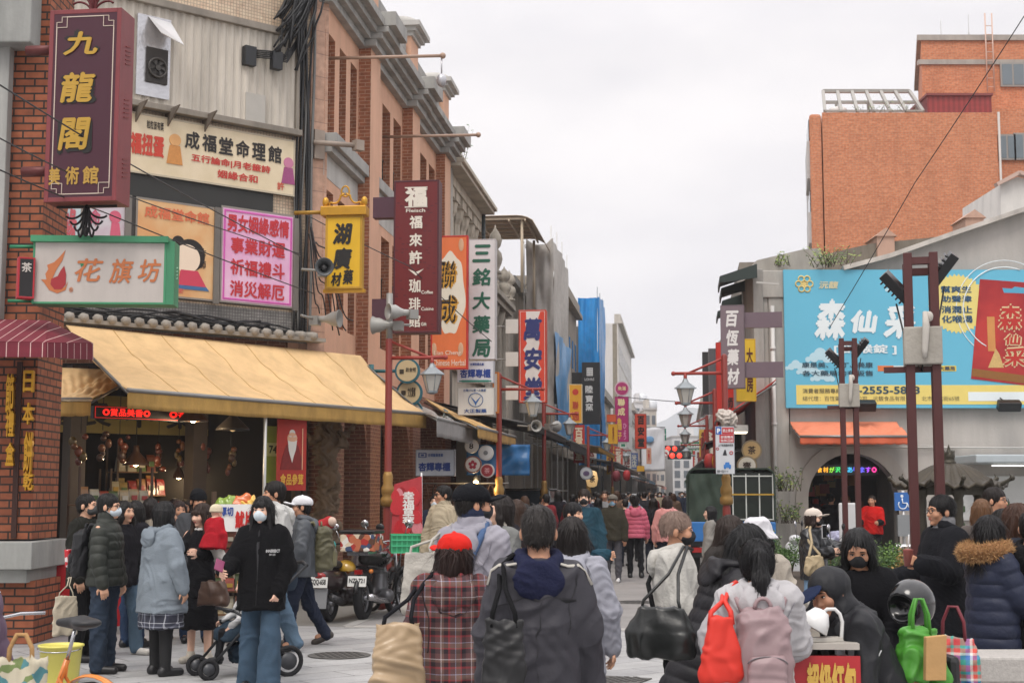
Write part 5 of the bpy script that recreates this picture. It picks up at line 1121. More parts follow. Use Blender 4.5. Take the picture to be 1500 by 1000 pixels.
# banner with slanted pixel shape: positions are read on the building plane itself
def psign(name,label,plane,x0,x1,ym,yM,face,frame,texts,thick=.06,e=.03,deco=None,off=0):
 """x0,x1: photo columns; ym,yM: photo rows of top and bottom at the middle column; texts in fractions of the panel"""
 mid=(x0+x1)/2; a=plane.xz(x0,(ym+yM)/2)[0]; b=plane.xz(x1,(ym+yM)/2)[0]; mx=(a+b)/2; pm=mid
 for _ in range(20):
  v=plane.xz(pm,(ym+yM)/2)[0]; pm+= (mx-v)*40
 zt=plane.xz(pm,ym)[1]; zb=plane.xz(pm,yM)[1]; w,h=b-a,zt-zb; T=thing(name,label,'sign',plane.o+plane.x*mx+Vector((0,0,(zt+zb)/2))-plane.n*(thick/2+.005+off),plane.rz)
 m=MB(); m.box(-w/2,w/2,-thick/2,thick/2,-h/2,h/2); m.build('panel',face if not isinstance(face,str) else mat(face,.6,.08,2,grime=.2,gs=2.5,name='sign_face'),T)
 if frame: m=MB(); frame_box(m,w,h,thick,e); m.build('frame',mat(frame,.5,.1),T)
 by={}
 for t in texts: by.setdefault(t[5],[]).append(t)
 for c,L_ in by.items():
  m=MB()
  for t in L_: m.text(t[0],((t[1]-.5)*w,(.5-t[4])*h,(t[3]-.5)*w,(.5-t[2])*h),-thick/2-.008,vert=len(t)>6 and t[6],bold=t[7] if len(t)>7 else .02,shear=t[8] if len(t)>8 else 0)
  m.build('lettering',mat(c,.5,.05,name='lettering'),T)
 if deco: deco(T,w,h,thick)
 return T
def mottled(c1,c2,sc=2.5):
 k=('mot',c1,c2,sc)
 if k in _MC: return _MC[k]
 m,n,b=_new('printed_panel'); N,L=_nodes(n); t=N('ShaderNodeTexCoord'); z=N('ShaderNodeTexNoise'); z.inputs['Scale'].default_value=sc; z.inputs['Detail'].default_value=3; L(t.outputs['Object'],z.inputs[0])
 r=N('ShaderNodeValToRGB'); r.color_ramp.elements[0].position=.38; r.color_ramp.elements[1].position=.62; r.color_ramp.elements[0].color=(*_lin(c1),1); r.color_ramp.elements[1].color=(*_lin(c2),1); L(z.outputs[0],r.inputs[0]); L(r.outputs[0],b.inputs['Base Color']); b.inputs['Roughness'].default_value=.5; _MC[k]=m; return m
def deco_banner(T,w,h,th):
# little generic figures in robes
 for (u,v,s,c1,c2) in ((.345,.5,.26,'c98a4a','d9a46a'),(.962,.55,.24,'9a4a7a','c47a9a')):
  x=(u-.5)*w; z=(.5-v)*h; r=s*h; f=MB(); f.mat(0).prism([(x-r*.55,z-r),(x+r*.55,z-r),(x+r*.35,z+r*.2),(x-r*.35,z+r*.2)],-th/2-.012,-th/2); f.mat(1).disc((x,z+r*.55),r*.4,-th/2-.012,-th/2,16); f.build('robed_figure',[mat(c1,.6,.2,30),mat(c2,.6,.1)],T)
psign('banner_sign','long cream banner with black and red characters across the tiled wall',PT_,150,428,184,270,mottled('d9c9a8','e2d2b4'),'b9ae98',
[('粒粒皆有獎',.20,.1,.285,.24,'241c18',0,.02),('福扭蛋',.12,.33,.29,.70,'c8402c',0,.05)]+[(ch,.395+.09*i,.16,.395+.09*i+.077,.46,'231d1a',0,.03) for i,ch in enumerate('成福堂命理館')]+[('五行論命|月老籤詩',.43,.53,.86,.68,'c23a30',0,.03),('姻緣合和',.57,.73,.79,.87,'c23a30',0,.03),('許',.9,.78,.94,.92,'c8503c')],deco=deco_banner,off=.03)
def deco_girl(T,w,h,th):
 f=MB(); y=-th/2
 f.mat(0).disc((w*.13,-h*.08),h*.15,y-.010,y); f.mat(1).disc((w*.17,-h*.04),h*.17,y-.006,y); f.mat(1).disc((w*.02,h*.08),h*.07,y-.007,y); f.mat(2).prism([(w*.02,-h*.36),(w*.38,-h*.36),(w*.27,-h*.2),(w*.06,-h*.2)],y-.012,y); f.mat(3).prism([(-w*.05,-h*.40),(w*.42,-h*.40),(w*.38,-h*.36),(w*.02,-h*.36)],y-.011,y)
 f.build('seated_girl_picture',[mat('ecd9c4',.6,.05),mat('1d1716',.6,.05),mat('c9405a',.6,.1),mat('3f6a9a',.6,.1)],T)
psign('poster_sign','orange fortune poster sign with a seated girl picture in the tiled wall window band',PT_,195,314,297,437,mottled('d8a06a','e0bd8c',1.6),'8a847c',[('成福堂命館',.1,.07,.9,.2,'d8704a',0,.03),('大',.8,.45,.87,.53,'2a2020'),('師',.79,.58,.87,.67,'2a2020'),('二上樓',.1,.86,.6,.95,'d06a5a',0,.02)],deco=deco_girl)
def deco_pink(T,w,h,th):
 m=MB(); frame_box(m,w*.92,h*.93,th+.012,.025); m.build('border',mat('d05ab0',.5,.05),T)
psign('pink_sign','pink light box sign with four rows of red characters beside the orange poster',PT_,320,428,309,448,mottled('e0a0cc','e8c0dc',1.5),'8d8780',[('男女姻緣感情',.08,.07,.92,.26,'c22f38',0,.035)]+[(s_,.13,.31+.225*i,.87,.48+.225*i,'c22f38',0,.03) for i,s_ in enumerate(('事業財運','祈福禮斗','消災解厄'))],deco=deco_pink)
psign('pale_blue_sign','pale blue sign with red characters partly hidden behind the iron scrollwork',PT_,62,118,290,372,mottled('b9cfd8','c9d9de'),'8d8780',[('姻緣',.15,.15,.85,.85,'c8606a',0,.03)])
psign('poster_sign','pale sign with pink dressed figure to the left of the orange poster',PT_,122,184,292,376,mottled('d0d2d6','c9b9c4',3),'8d8780',[('命',.1,.2,.35,.5,'c8607a',0,.03)],deco=lambda T,w,h,th:(lambda f:f.build('robed_figure',[mat('d0607a',.6,.2)],T))(MB().prism([(w*.05,-h*.45),(w*.4,-h*.45),(w*.3,h*.1),(w*.12,h*.1)],-th/2-.01,-th/2).disc((w*.2,h*.2),h*.11,-th/2-.01,-th/2,14)))
# ================================================================ yellow awnings
mCAN=mat('e0bd8a',.8,.12,2.2,.15,30,grime=.32,gs=1.6,name='yellow_canvas'); mVAL=mat('b8924e',.85,.25,5,.2,30,grime=.45,gs=3,name='yellow_valance')
def canvas(name,label,A,B,C,D,vh,sag=.06,seed=1,m=mCAN,mv=mVAL,cat='awning',scallop=False,side=True):
 """A,B top left/right; C,D bottom right/left"""
 T=thing(name,label,cat,A,0); A0=Vector(A); A,B,C,D=[Vector(p)-A0 for p in (A,B,C,D)]; r=random.Random(seed); ph=[r.random()*6 for _ in range(5)]
 nrm=(B-A).cross(D-A).normalized(); nrm = nrm if nrm.z>0 else -nrm
 def f(u,v):
  q=A.lerp(B,u).lerp(D.lerp(C,u),v); w=math.sin(v*PI); s=-sag*w+.028*math.sin(u*14+v*5+ph[0])*w+.016*math.sin(u*37+ph[1]+v*9+2*math.sin(u*9))*w+.013*math.sin((u-v*.35)*55+ph[2]+math.sin(v*7))*w; return q+nrm*s
 c=MB(); c.grid(f,60,24); c.build('canvas',m,T,solid=.012)
 if (B-A).length>3 and seed==3:
  for u in (.14,.29,.43,.57,.71,.86): w=MB(); w.tube([f(u,k/16)+nrm*.007 for k in range(17)],.007,5); w.build('seam',mat('b8945c',.85,.2,6),T)
 v=MB(); n=60
 def g(u,t):
  q=D.lerp(C,u); z=vh*(1+(.12*abs(math.sin(u*40)) if scallop else .02*math.sin(u*31+ph[3]))); return q+Vector((0,-.02*math.sin(u*25+ph[4])*t,-z*t))
 v.grid(g,n,4); v.build('valance',mv,T,solid=.012)
 b=MB(); b.cyl(D+Vector((0,.0,-.0)),C,.03,8); b.build('front_bar',mat('8b8a88',.4,.1,metal=.5),T)
 for P_,Q_ in ((A,D),(B,C)): b=MB(); b.cyl(P_+Vector((0,0,-.08)),Q_+Vector((0,0,-.04)),.02,6); b.build('arm',mat('6a6a68',.4,.1,metal=.5),T)
 return T
zTop=PT_.xz(300,497)[1]
def onT(px,py,off=.3): x,z=PT_.xz(px,py); return PT_.o+PT_.x*x-PT_.n*off+Vector((0,0,z))
A=onT(85,479); D=W(187,571,18.2); C=W(624,606,24.2); B=W(528,521,24.2)
canvas('yellow_awning','large faded yellow canvas awning with stained valance over the corner shop',A,B,C,D,.24,.07,3)
canvas('yellow_awning','short yellow awning low at the left, tucked beside the brick pier',onT(60,540,.3),onT(190,545,.3),W(133,585,19.2),W(45,585,17.6),.22,.04,4)
# ================================================================ shop under the awning
def shop():
 X=PT_.xz
 T=thing('shop_sign','dim olive wooden shop board with black characters deep under the yellow awning','sign',PT_.o+PT_.x*-2.2+PT_.n*1.2+Vector((0,0,2.95)),PT_.rz); m=MB(); m.box(-2.6,1.9,-.04,.04,-.3,.3); m.build('board',mat('8a7a3e',.6,.2,4),T); m=MB()
 for i,ch in enumerate('優良中藥商'): m.text(ch,(-1.9+i*.72,-.2,-1.4+i*.72,.22),-.05,bold=.03)
 m.build('lettering',mat('1a1510',.5,0),T)
 p=W(208,606,20.5); T=thing('led_sign','narrow red dot matrix display strip under the awning','display',p,PT_.rz); m=MB(); m.box(-.75,.75,-.05,.05,-.09,.09); m.build('housing',mat('181315',.4,.1),T); m=MB(); m.text('◎賞品美香◎',(-.62,-.05,.1,.06),-.06,bold=.02); m.text('◎香',(.4,-.05,.68,.06),-.06,bold=.02); m.build('lettering',mat('ff2a20',.4,0,emit=.8),T);
 m=MB(); frame_box(m,1.46,.16,.11,.008); m.build('border',mat('c02018',.4,0,emit=.6),T)
 def pend(label,px,py,d,r,on):
  p=W(px,py,d); T=thing('pendant_lamp',label,'lamp',p,0); m=MB(); m.lathe([(r,0),(r*.96,.03),(r*.6,.12),(r*.25,.2),(.05,.24),(.04,.3)],20); m.build('shade',mat('4a2f1c' if on else '2a2522',.5,.2),T); m=MB(); m.cyl((0,0,.3),(0,0,3.5-p.z if d>21.2 else .48),.008,5); m.build('cord',mDK,T)
  m=MB(); m.ell((0,0,.03),(.05,.05,.05)); m.build('bulb',mat('ffd9a0',.4,0,emit=14 if on else .3),T); m=MB(); m.lathe([(r*.95,.002),(.01,.02)],20); m.build('reflector',mat('ffcf90',.4,0,emit=1.4 if on else 0),T)
  if on:
   l=bpy.data.lights.new('lamp_light','POINT'); l.energy=on; l.color=(1,.75,.45); l.shadow_soft_size=.06; o=bpy.data.objects.new('lamp_light',l); COL.objects.link(o); o.location=p+Vector((0,0,-.08))
 pend('lit brown pendant lamp hanging under the big yellow awning',283,617,20.6,.22,24); pend('dark unlit pendant lamp right of the lit one',341,630,21,.25,0); pend('tiny warm bulb lamp far back among the shelves',262,700,23.6,.1,12); pend('small lit pendant lamp lower and deeper in the shop',199,681,21.6,.2,18)
 for i,(px,py,d) in enumerate(((118,655,20.2),(150,650,20.6),(175,655,21.2),(232,668,22.6),(262,660,22.9),(300,668,22.6),(338,672,22.4))):
  T=thing('hanging_packets',['%s string of dried goods hanging under the shop ceiling'%a for a in ('leftmost','second','third','fourth','fifth','sixth','rightmost')][i],'goods',W(px,py,d),R(30)); r=random.Random(i)
  m=MB(); m.cyl((0,0,.2),(0,0,.9),.006,4); m.build('cord',mDK,T)
  for k in range(6): q=MB(); q.ell((r.gauss(0,.05),r.gauss(0,.04),.15-.07*k),(.035+.03*r.random(),.03,.03+.05*r.random()),8,6); q.build('packet',mat(r.choice(['6a3f20','5a2a1e','5f4d28','4a3020','74381f']),.35,.3,25,coat=.3),T)
# plate 74, scroll poster, pole, trunk
 T=thing('number_plate','green enamel house number plate reading 74 beside the red poster','plate',W(399,658,21.5),PT_.rz); m=MB(); m.box(-.13,.13,-.01,.01,-.5,.35); m.build('panel',mat('8a9a3c',.5,.15),T); m=MB(); m.box(-.1,.1,-.016,-.011,-.1,.1); m.build('plate',mat('b9c07a',.5,.1),T); m=MB(); m.text('74',(-.07,-.06,.07,.06),-.02,bold=.03); m.build('lettering',mat('2a3a20',.5),T)
 T=thing('scroll_poster','red hanging poster of an old bearded man with gold characters','poster',W(427,666,21.4),PT_.rz); m=MB(); m.box(-.25,.25,-.012,.012,-.53,.53); m.build('sheet',mat('a82a1e',.6,.2,8),T); m=MB(); m.mat(0).disc((0,.25),.085,-.02,-.012,16); m.mat(1).prism([(-.08,.22),(-.03,.2),(.03,.2),(.08,.22),(.06,.08),(.025,-.02),(.0,-.12),(-.03,-.03),(-.06,.06)],-.024,-.0205); m.mat(1).disc((0,.33),.05,-.017,-.012,12); m.mat(1).prism([(-.06,.285),(-.015,.28),(-.015,.268),(-.06,.272)],-.024,-.0205); m.mat(1).prism([(.015,.28),(.06,.285),(.06,.272),(.015,.268)],-.024,-.0205); m.mat(2).prism([(-.2,-.22),(.2,-.22),(.17,-.05),(.1,.15),(-.1,.15),(-.17,-.05)],-.018,-.012); m.mat(0).prism([(.17,-.22),(.185,-.22),(.185,.4),(.17,.4)],-.0215,-.0185); m.build('old_man_picture',[mat('d9a887',.6),mat('d8d4cc',.6,.1),mat('7a1a16',.6,.3,20)],T); m=MB(); m.text('食品參茸',(-.2,-.45,.2,-.28),-.02,bold=.03); m.build('lettering',mat('d9a53a',.4),T)
 T=thing('awning_pole','thin steel pole holding up the yellow awning','pole',G(387,20.6),0); m=MB(); m.cyl((0,0,0),(0,0,2.9),.025,8); m.build('tube',mat('b4b4b0',.4,.1,metal=.5),T); m=MB(); m.lathe([(.09,0),(.09,.02),(.04,.05),(.03,.1)],12); m.build('foot',mat('6a6a68',.5),T)
 q=Sh(); r=random.Random(2); pts=[(0,0,0),(.04,.02,.7),(-.06,0,1.3),(.05,.02,1.9),(0,0,2.5),(.12,.02,3.1)]
 for a,b in zip(pts,pts[1:]): q.cap(a,b,.15,.15,.06)
 for k in range(7): z=.4+k*.38; a=r.random()*6; q.ell((.12*math.cos(a),.12*math.sin(a),z),(.08,.08,.13),.05)
 q.cap((0,0,2.2),(.5,-.1,2.9),.07,.04,.06); q.cap((0,0,2.3),(-.45,-.1,2.8),.06,.03,.06)
 T=thing('dry_tree_trunk','gnarled dry tree trunk standing at the corner of the shop','trunk',G(478,23.4),0); shape(q,'trunk',mat('6d5c4a',.9,.35,7,.8,14,stretch=(1,1,.3),name='bark'),T,.025,.06,5,fz=6,fx=30)
# racks of packets
 cols=['8a3a28','94683a','5f7040','a89f88','7f2a24','8f7a48','47582f','6a3a24','9c8a68']
 def rack(label,px,d,w,h,tiers,rz,seed,bag=.13):
  r=random.Random(seed); T=thing('display_rack',label,'rack',G(px,d),rz); m=MB()
  for sx in (-1,1):
   for sy in (0,.45): m.box(sx*w/2-.015,sx*w/2+.015,sy-.015,sy+.015,0,h)
  m.build('frame',mat('4a3626',.6,.2),T)
  for t in range(tiers):
   z=.35+t*(h-.45)/tiers; m=MB(); m.box(-w/2,w/2,0,.45,z-.02,z); m.build('shelf',mat('6a4a2c',.6,.2),T); n=int(w/bag); row=[]
   for i in range(n):
    b=MB(); x=-w/2+bag*(i+.5); hh=bag*(1.1+r.random()*.6); y=-.02+r.random()*.06; ww=bag*.46
    b.add([(x-ww,y,z),(x+ww,y,z),(x+ww,y+.12,z),(x-ww,y+.12,z),(x-ww*.9,y+.03,z+hh*.85),(x+ww*.9,y+.03,z+hh*.85),(x+ww*.9,y+.08,z+hh*.85),(x-ww*.9,y+.08,z+hh*.85),(x-ww,y+.05,z+hh),(x+ww,y+.05,z+hh)],[(0,1,5,4),(1,2,6,5),(2,3,7,6),(3,0,4,7),(4,5,9,8),(7,8,9,6),(5,6,9),(4,8,7)],False)
    b.mat(1).box(x-ww*.6,x+ww*.6,y-.012,y+.002,z+hh*.3,z+hh*.6)
    b.build('packet',[mat(r.choice(cols),.3,.3,20,.3,25,coat=.3),mat(r.choice(['b5ad9c','a8883c','94302a','4a6034']),.4,.2,30)],T)
  return T
 rack('tall shelf of packaged dried food behind the brick pier',170,19.3,1.0,2.05,4,R(35),3,.14)
 rack('tall shelf of bagged goods deeper in the shop',225,23.8,1.5,2.1,5,R(39),4,.16)
 rack('packed snack rack right of the woman with the baby',356,16.3,.62,1.72,5,R(15),5,.12)
 rack('long shelf of dim packets along the back of the shop',262,24.2,2.2,2.5,6,R(39),7,.17); rack('low shelf of jars and packets in the middle of the shop',310,22.6,1.3,1.3,3,R(39),8,.15)
 rack('dim shelf at the right inside the shop',420,24.5,1.2,2.2,5,R(39),6,.16)
 T=thing('price_sign','white price card with red and blue characters clipped over the snack rack','sign',W(347,758,15.9),R(12)); m=MB(); m.box(-.2,.2,-.01,.01,-.15,.15); m.build('card',mat('e8e6e2',.6,.05),T); m=MB(); m.text('魷片',(-.02,-.12,.18,.08),-.02,bold=.05); m.build('lettering',mat('c8241e',.5),T); m=MB(); m.text('厚切',(-.18,.02,-.04,.12),-.02,bold=.04); m.build('lettering',mat('2a4a9a',.5),T)
 for i,(px,py,c) in enumerate(((332,742,'7f9a3a'),(352,738,'c8642a'),(366,744,'d9b04a'))):
  q=Sh(); q.ell((0,0,0),(.13,.07,.1),.03); q.ell((.05,.0,.07),(.05,.04,.05),.03); T=thing('snack_bag',['green snack bag lying on top of the snack rack','orange snack bag on top of the snack rack','yellow snack bag at the right on the snack rack'][i],'snack',W(px,py,16.2),0); shape(q,'bag',mat(c,.3,.35,25,.4,20,coat=.4),T,.012,.02,i)
# table under a red cloth
 T=thing('draped_table','table draped to the ground in a bright red cloth beside the brick pier','table',G(100,17.6),R(20)); m=MB(); m.box(-.8,.75,-.3,.4,.80,.84); m.build('tabletop',mat('6a4a30',.6,.2),T)
 m=MB(); n=90
 def cf(u,v):
  t=u*2.25;
  if t<.7: x,y=-.8,.4-t
  else: x,y=-.8+(t-.7),-.3
  w=.035*math.sin(u*70)*v; return (x-(w if t<.7 else 0),y-(w if t>=.7 else 0)-.03*v,.85-.75*v)
 m.grid(cf,n,8); m.add([(-.8,-.3,.85),(.75,-.3,.85),(.75,.4,.85),(-.8,.4,.85)],[(0,1,2,3)],False); m.build('red_cloth',mat('b01720',.85,.15,4,.2,60),T)
 r=random.Random(9)
 for i in range(9):
  T=thing('food_packet','small packet of dried food on the red draped table','packet',G(100,17.6)+Vector((-.6+.16*i,.1+.22*r.random()-.18+ (i*.05),.853)),r.random()*.6,'packets on the red table'); q=Sh(); q.ell((0,0,.06),(.07,.05,.07),.02); q.keep((0,0,.001),(0,0,-1)); shape(q,'packet',mat(cols[i],.3,.4,30,.3,25,coat=.3),T,.012,.012,i)
shop()
# ================================================================ street lamps
def lamp_proto(loc, rz, label):
 T=thing('street_lamp',label,'street lamp',loc,rz,'red street lamps with hanging lanterns'); mR=mat('7c2a22',.5,.2,6,.1,30,grime=.3,name='red_enamel'); mG=mat('94723a',.5,.2,8,metal=.3,grime=.3,name='gold')
 m=MB(); m.lathe([(.13,0),(.13,.12),(.085,.2),(.068,.3),(.068,1.45),(.056,1.5),(.052,4.0),(.04,4.03),(.01,4.05)],14); m.build('post',mR,T)
 m=MB(); m.lathe([(.07,1.5),(.11,1.53),(.11,1.62),(.08,1.66),(.1,1.7),(.1,1.78),(.07,1.84),(.08,1.95),(.055,2.02)],14); m.build('collar',mG,T)
 m=MB(); m.cyl((0,0,3.72),(.85,0,3.72),.028,8); m.cyl((0,0,3.98),(.62,0,3.72),.02,8); m.ell((.86,0,3.72),.04); m.cyl((.66,0,3.72),(.66,0,3.6),.03,8); m.build('arm',mat('94342a',.5,.1,name='red_enamel'),T)
 m=MB(); m.lathe([(.02,3.66),(.04,3.61),(.06,3.57),(.185,3.475),(.19,3.46),(.14,3.455)],6,(.66,0,0),smooth=False); l=m.build('lantern_roof',mat('8b9296',.5,.1,metal=.3),T)
 m=MB(); m.lathe([(.145,3.455),(.085,3.24),(.08,3.22)],6,(.66,0,0),smooth=False); m.build('lantern_glass',mat('b5b3ac',.3,.05,name='milk_glass'),T)
 m=MB(); m.lathe([(.085,3.22),(.085,3.19),(.03,3.17)],6,(.66,0,0),smooth=False)
 for k in range(6): a=k*PI/3; m.cyl((.66+.147*math.cos(a),.147*math.sin(a),3.455),(.66+.084*math.cos(a),.084*math.sin(a),3.22),.006,4)
 m.build('lantern_frame',mat('7c8488',.5,.1,metal=.3),T); return T
LP=lamp_proto(G(568,21.3),SROT,'red street lamp nearest the motorcycles, its lantern before the orange sign')
for loc,rz,l in ((G(731,27.8),SROT,'second red street lamp on the left, under the white bird sign'),(G(797,36.5),SROT,'third red street lamp on the left, near the red and blue vertical sign'),(G(862,50),SROT,'farther red street lamp on the left by the blue tarpaulin'),(G(897,68),SROT,'last red street lamp seen on the left side'),
(G(1064,24),SROT+PI,'red street lamp carrying the parking sign on the right'),(G(1049,32),SROT+PI,'second red street lamp on the right, half behind the parking sign'),(G(1037,43),SROT+PI,'third red street lamp on the right beyond the truck'),(G(1029,60),SROT+PI,'fourth red street lamp on the right, beside the black awning')): dup(LP,loc,rz,l)
# ================================================================ hanging signs of the left row
def fancy_top(T,w,h,th,sx,sz,cx,cy):
 gm=mat('c08f2c',.4,.15,10,metal=.4,name='gold'); m=MB(); m.box(-w/2-.07,w/2+.06,-.12,.12,h/2,h/2+.14); m.build('top_rail',gm,T,bev=.01)
 for x in (-w/2-.02,w/2+.01): m=MB(); m.ell((x,0,h/2+.22),(.05,.05,.08)); m.build('finial',gm,T)
 for sd in (-1,1):
  m=MB(); m.tube([(sd*(.24-.24*t+.03*math.sin(t*9)),0,h/2+.15+.22*t+.03*math.sin(t*12)) for t in np.linspace(0,1,14)],.016,5); m.build('scroll',gm,T)
 m=MB(); m.tube([(.06*math.cos(t),0,h/2+.38+.08*math.sin(t)) for t in np.linspace(0,2*PI,13)[:-1]],.014,5,True); m.build('scroll',gm,T)
 m=MB(); m.box(-w/2-.03,w/2+.04,-.05,.05,-h/2-.05,-h/2); m.build('bottom_rail',gm,T); bracket(T,-w/2-.5,-w/2,h/2+.07,.03,'a07a2c')
sign('hanging_sign','yellow hanging sign with black brush characters under a gold scroll top',(478,317,532,424),21,'dcae1e','b98d24',[('湖',489,328,518,360,'1a1612',0,.045,.15),('廣',488,364,518,396,'1a1612',0,.045,.15),('材',487,400,503,420,'1a1612',0,.04,.15),('藥',504,396,520,418,'1a1612',0,.03,.15)],thick=.14,e=.035,deco=fancy_top)
def deco_fu(T,w,h,th,sx,sz,cx,cy):
 Q=lambda x,y:((x-cx)*sx,(cy-y)*sz)
 m=MB(); x0,z0=Q(595,307); x1,z1=Q(628,277); e=.03; y0,y1=-th/2-.006,-th/2
 m.box(x0,x1,y0,y1,z1-e*.6,z1); m.box(x0,x1,y0,y1,z0,z0+e*.6)
 m.text('福',(x0,z0,x1,z1),-th/2-.01,bold=.05); m.build('crest',mat('d9d2c6',.5),T)
 m=MB(); a,b=Q(612,402); m.prism([(a-.13,b+.06),(a,b-.05),(a+.13,b+.06),(a,b+.01)],-th/2-.008,-th/2); m.build('bird_emblem',mat('d9d2c6',.5),T)
 m=MB(); r=random.Random(1)
 for i in range(70): x=(r.random()-.5)*w*.9; z=(r.random()-.5)*h*.95; m.mat(0).cbox((x,-th/2-.0005,z),(.05,.002,.02))
 m.build('pattern',mat('551019',.5),T)
 for z in (h*.33,-h*.34): m=MB(); m.box(-w/2-.36,-w/2,-.1,.1,z-.17,z+.17); m.build('bracket_plate',mat('4a2a38',.5,.1),T)
sign('hanging_sign','tall dark red hanging sign with white characters and a square crest on top',(579,267,645,489),23,'661518','4a1520',[('福',602,319,621,338,'d9d2c6',0,.03),('來',602,345,621,364,'d9d2c6',0,.03),('許',602,370,621,390,'d9d2c6',0,.03),('珈',602,411,619,431,'d9d2c6'),('琲',602,438,619,457,'d9d2c6'),('館',602,462,619,481,'d9d2c6'),('Fleisch',597,309,625,314,'d9d2c6'),('Coffee',620,428,637,433,'d9d2c6'),('Cuisine',620,452,638,457,'d9d2c6'),('Gift',620,474,628,479,'d9d2c6')],thick=.3,e=.03,deco=deco_fu)
def deco_lian(T,w,h,th,sx,sz,cx,cy):
 Q=lambda x,y:((x-cx)*sx,(cy-y)*sz); m=MB(); P=[Q(660+22*math.cos(a)*(1+.08*math.sin(5*a)),431+60*math.sin(a)*(1+.05*math.sin(7*a))) for a in np.linspace(0,2*PI,40)[:-1]]; m.prism(P,-th/2-.0025,-th/2); m.build('white_patch',mat('ddd5c4',.5,.08),T)
 m=MB()
 for x,y in ((676,360),(676,512),(637,512)): a,b=Q(x,y); m.ell((a,-th/2,b),(.05,.006,.12))
 m.build('herb_picture',mat('c9a080',.5,.2),T)
sign('hanging_sign','orange hanging sign with red border and black on gold characters',(632,346,686,541),26,'dd7440','b8261f',[('聯',642,384,671,424,'c9932a',0,.07,.12),('成',642,434,673,476,'c9932a',0,.07,.12),('聯',641,383,669,423,'15100d',0,.03,.12),('成',641,433,671,475,'15100d',0,.03,.12),('Lian Cheng',637,514,676,522,'e5cdb8',0,.01),('Chinese Herbal',635,527,683,536,'e5cdb8',0,.01)],thick=.12,e=.03,deco=deco_lian)
sign('hanging_sign','tall white hanging sign with five green characters',(688,352,727,527),26.6,'d3d0d0','b7b4b4',[(c,693,360+34.5*i,720,386+34.5*i,'1c5b46',0,.035,.1) for i,c in enumerate('三銘大藥局')],thick=.25,e=.015)
sign('hanging_sign','small white sign with blue characters under the green lettered sign',(671,529,724,561),26.4,'cfd0d6','b9b9bd',[('杏輝專櫃',675,541,720,554,'23408a',0,.04),('台灣製藥名廠',690,532,710,536,'23408a'),('▬',674,557,721,560,'2f7a6a',0,.1)],thick=.2,e=.01)
def deco_bird(T,w,h,th,sx,sz,cx,cy):
 Q=lambda x,y:((x-cx)*sx,(cy-y)*sz); a,b=Q(698,586); m=MB(); m.tube([(a+.135*math.cos(t),-th/2-.006,b+.125*math.sin(t)) for t in np.linspace(0,2*PI,25)[:-1]],.007,4,True); m.prism([(a-.1,b+.07),(a-.02,b-.06),(a-.01,b-.02)],-th/2-.008,-th/2); m.prism([(a+.1,b+.07),(a+.02,b-.06),(a+.01,b-.02)],-th/2-.008,-th/2); m.prism([(a-.03,b-.03),(a+.03,b-.03),(a,b-.11)],-th/2-.009,-th/2); m.build('bird_emblem',mat('2f5f9a',.5),T)
sign('hanging_sign','square white sign with a blue bird in a circle',(672,568,725,608),26.4,'d0cec8','b9b6b0',[('大正製藥',681,599,714,605,'2f4f8a',0,.03),('台灣OTC第一大藥廠',680,570,713,574,'4a5f8a')],thick=.2,e=.012,deco=deco_bird)
sign('sign','white panel with orange edge behind the square bird sign',(722,545,731,605),27.2,'d9d2c8','d07a2c',[],thick=.1,e=.03)
def deco_wan(T,w,h,th,sx,sz,cx,cy):
 m=MB(); r=random.Random(6)
 for sd in (-1,1):
  P=[(sd*(w/2-.04),-h/2+.04)]+[(sd*(w/2-.05-.05-.09*abs(math.sin(i*1.7+sd))),-h/2+.04+(h-.08)*i/14) for i in range(15)]+[(sd*(w/2-.04),h/2-.04)]
  if sd>0: P=P[::-1]
  m.prism(P,-th/2-.003,-th/2)
 m.build('red_flourish',mat('c8402a',.5,.08),T)
sign('hanging_sign','white hanging sign with ragged red edges and three dark blue characters',(761,455,801,590),32,'d5cfcb','c0402c',[(c,768,467+43*i,795,500+43*i,'26306a',0,.045,.12) for i,c in enumerate('萬安堂')],thick=.3,e=.03,deco=deco_wan)
for i,y in enumerate((466,514,563)):
 T=thing('meter_plate',['upper','middle','lower'][i]+' small white plate bolted left of the red and blue sign','plate',W(750,y+12,31.8),SROT); m=MB(); m.box(-.14,.14,-.03,.03,-.16,.16); m.build('panel',mat('c9c7c2',.5,.1),T); bracket(T,-.5,-.14,0,.015,'8a8884')
sign('hanging_sign','tall black hanging sign with white crest, latin letters and three characters',(853,531,879,621),45,'1e2226','2a2e33',[('陸',858,565,869,576,'c9cbcc',0,.03),('寶',858,579,869,590,'c9cbcc',0,.02),('窯',858,591,869,602,'c9cbcc',0,.02),('▦',860,539,869,551,'c9cbcc',0,.02),('LOHAS',857,554,871,558,'b5b7b8')],thick=.3,e=.02)
sign('hanging_sign','black box sign left of the tall black sign',(838,546,853,592),45.2,'17191c','22262a',[],thick=.3,e=.02)
sign('hanging_sign','yellow hanging sign with red sun emblem in front of the blue tarpaulin',(834,563,853,620),41,'dda02c','d9c9a0',[('聯',839,588,848,600,'b8442a',0,.03),('通',838,603,849,616,'b8442a',0,.03)],thick=.25,e=.02,deco=lambda T,w,h,th,sx,sz,cx,cy:(lambda m:m.build('sun_emblem',mat('c0392b',.5),T))(MB().disc((0,h*.3),w*.24,-th/2-.006,-th/2,18)))
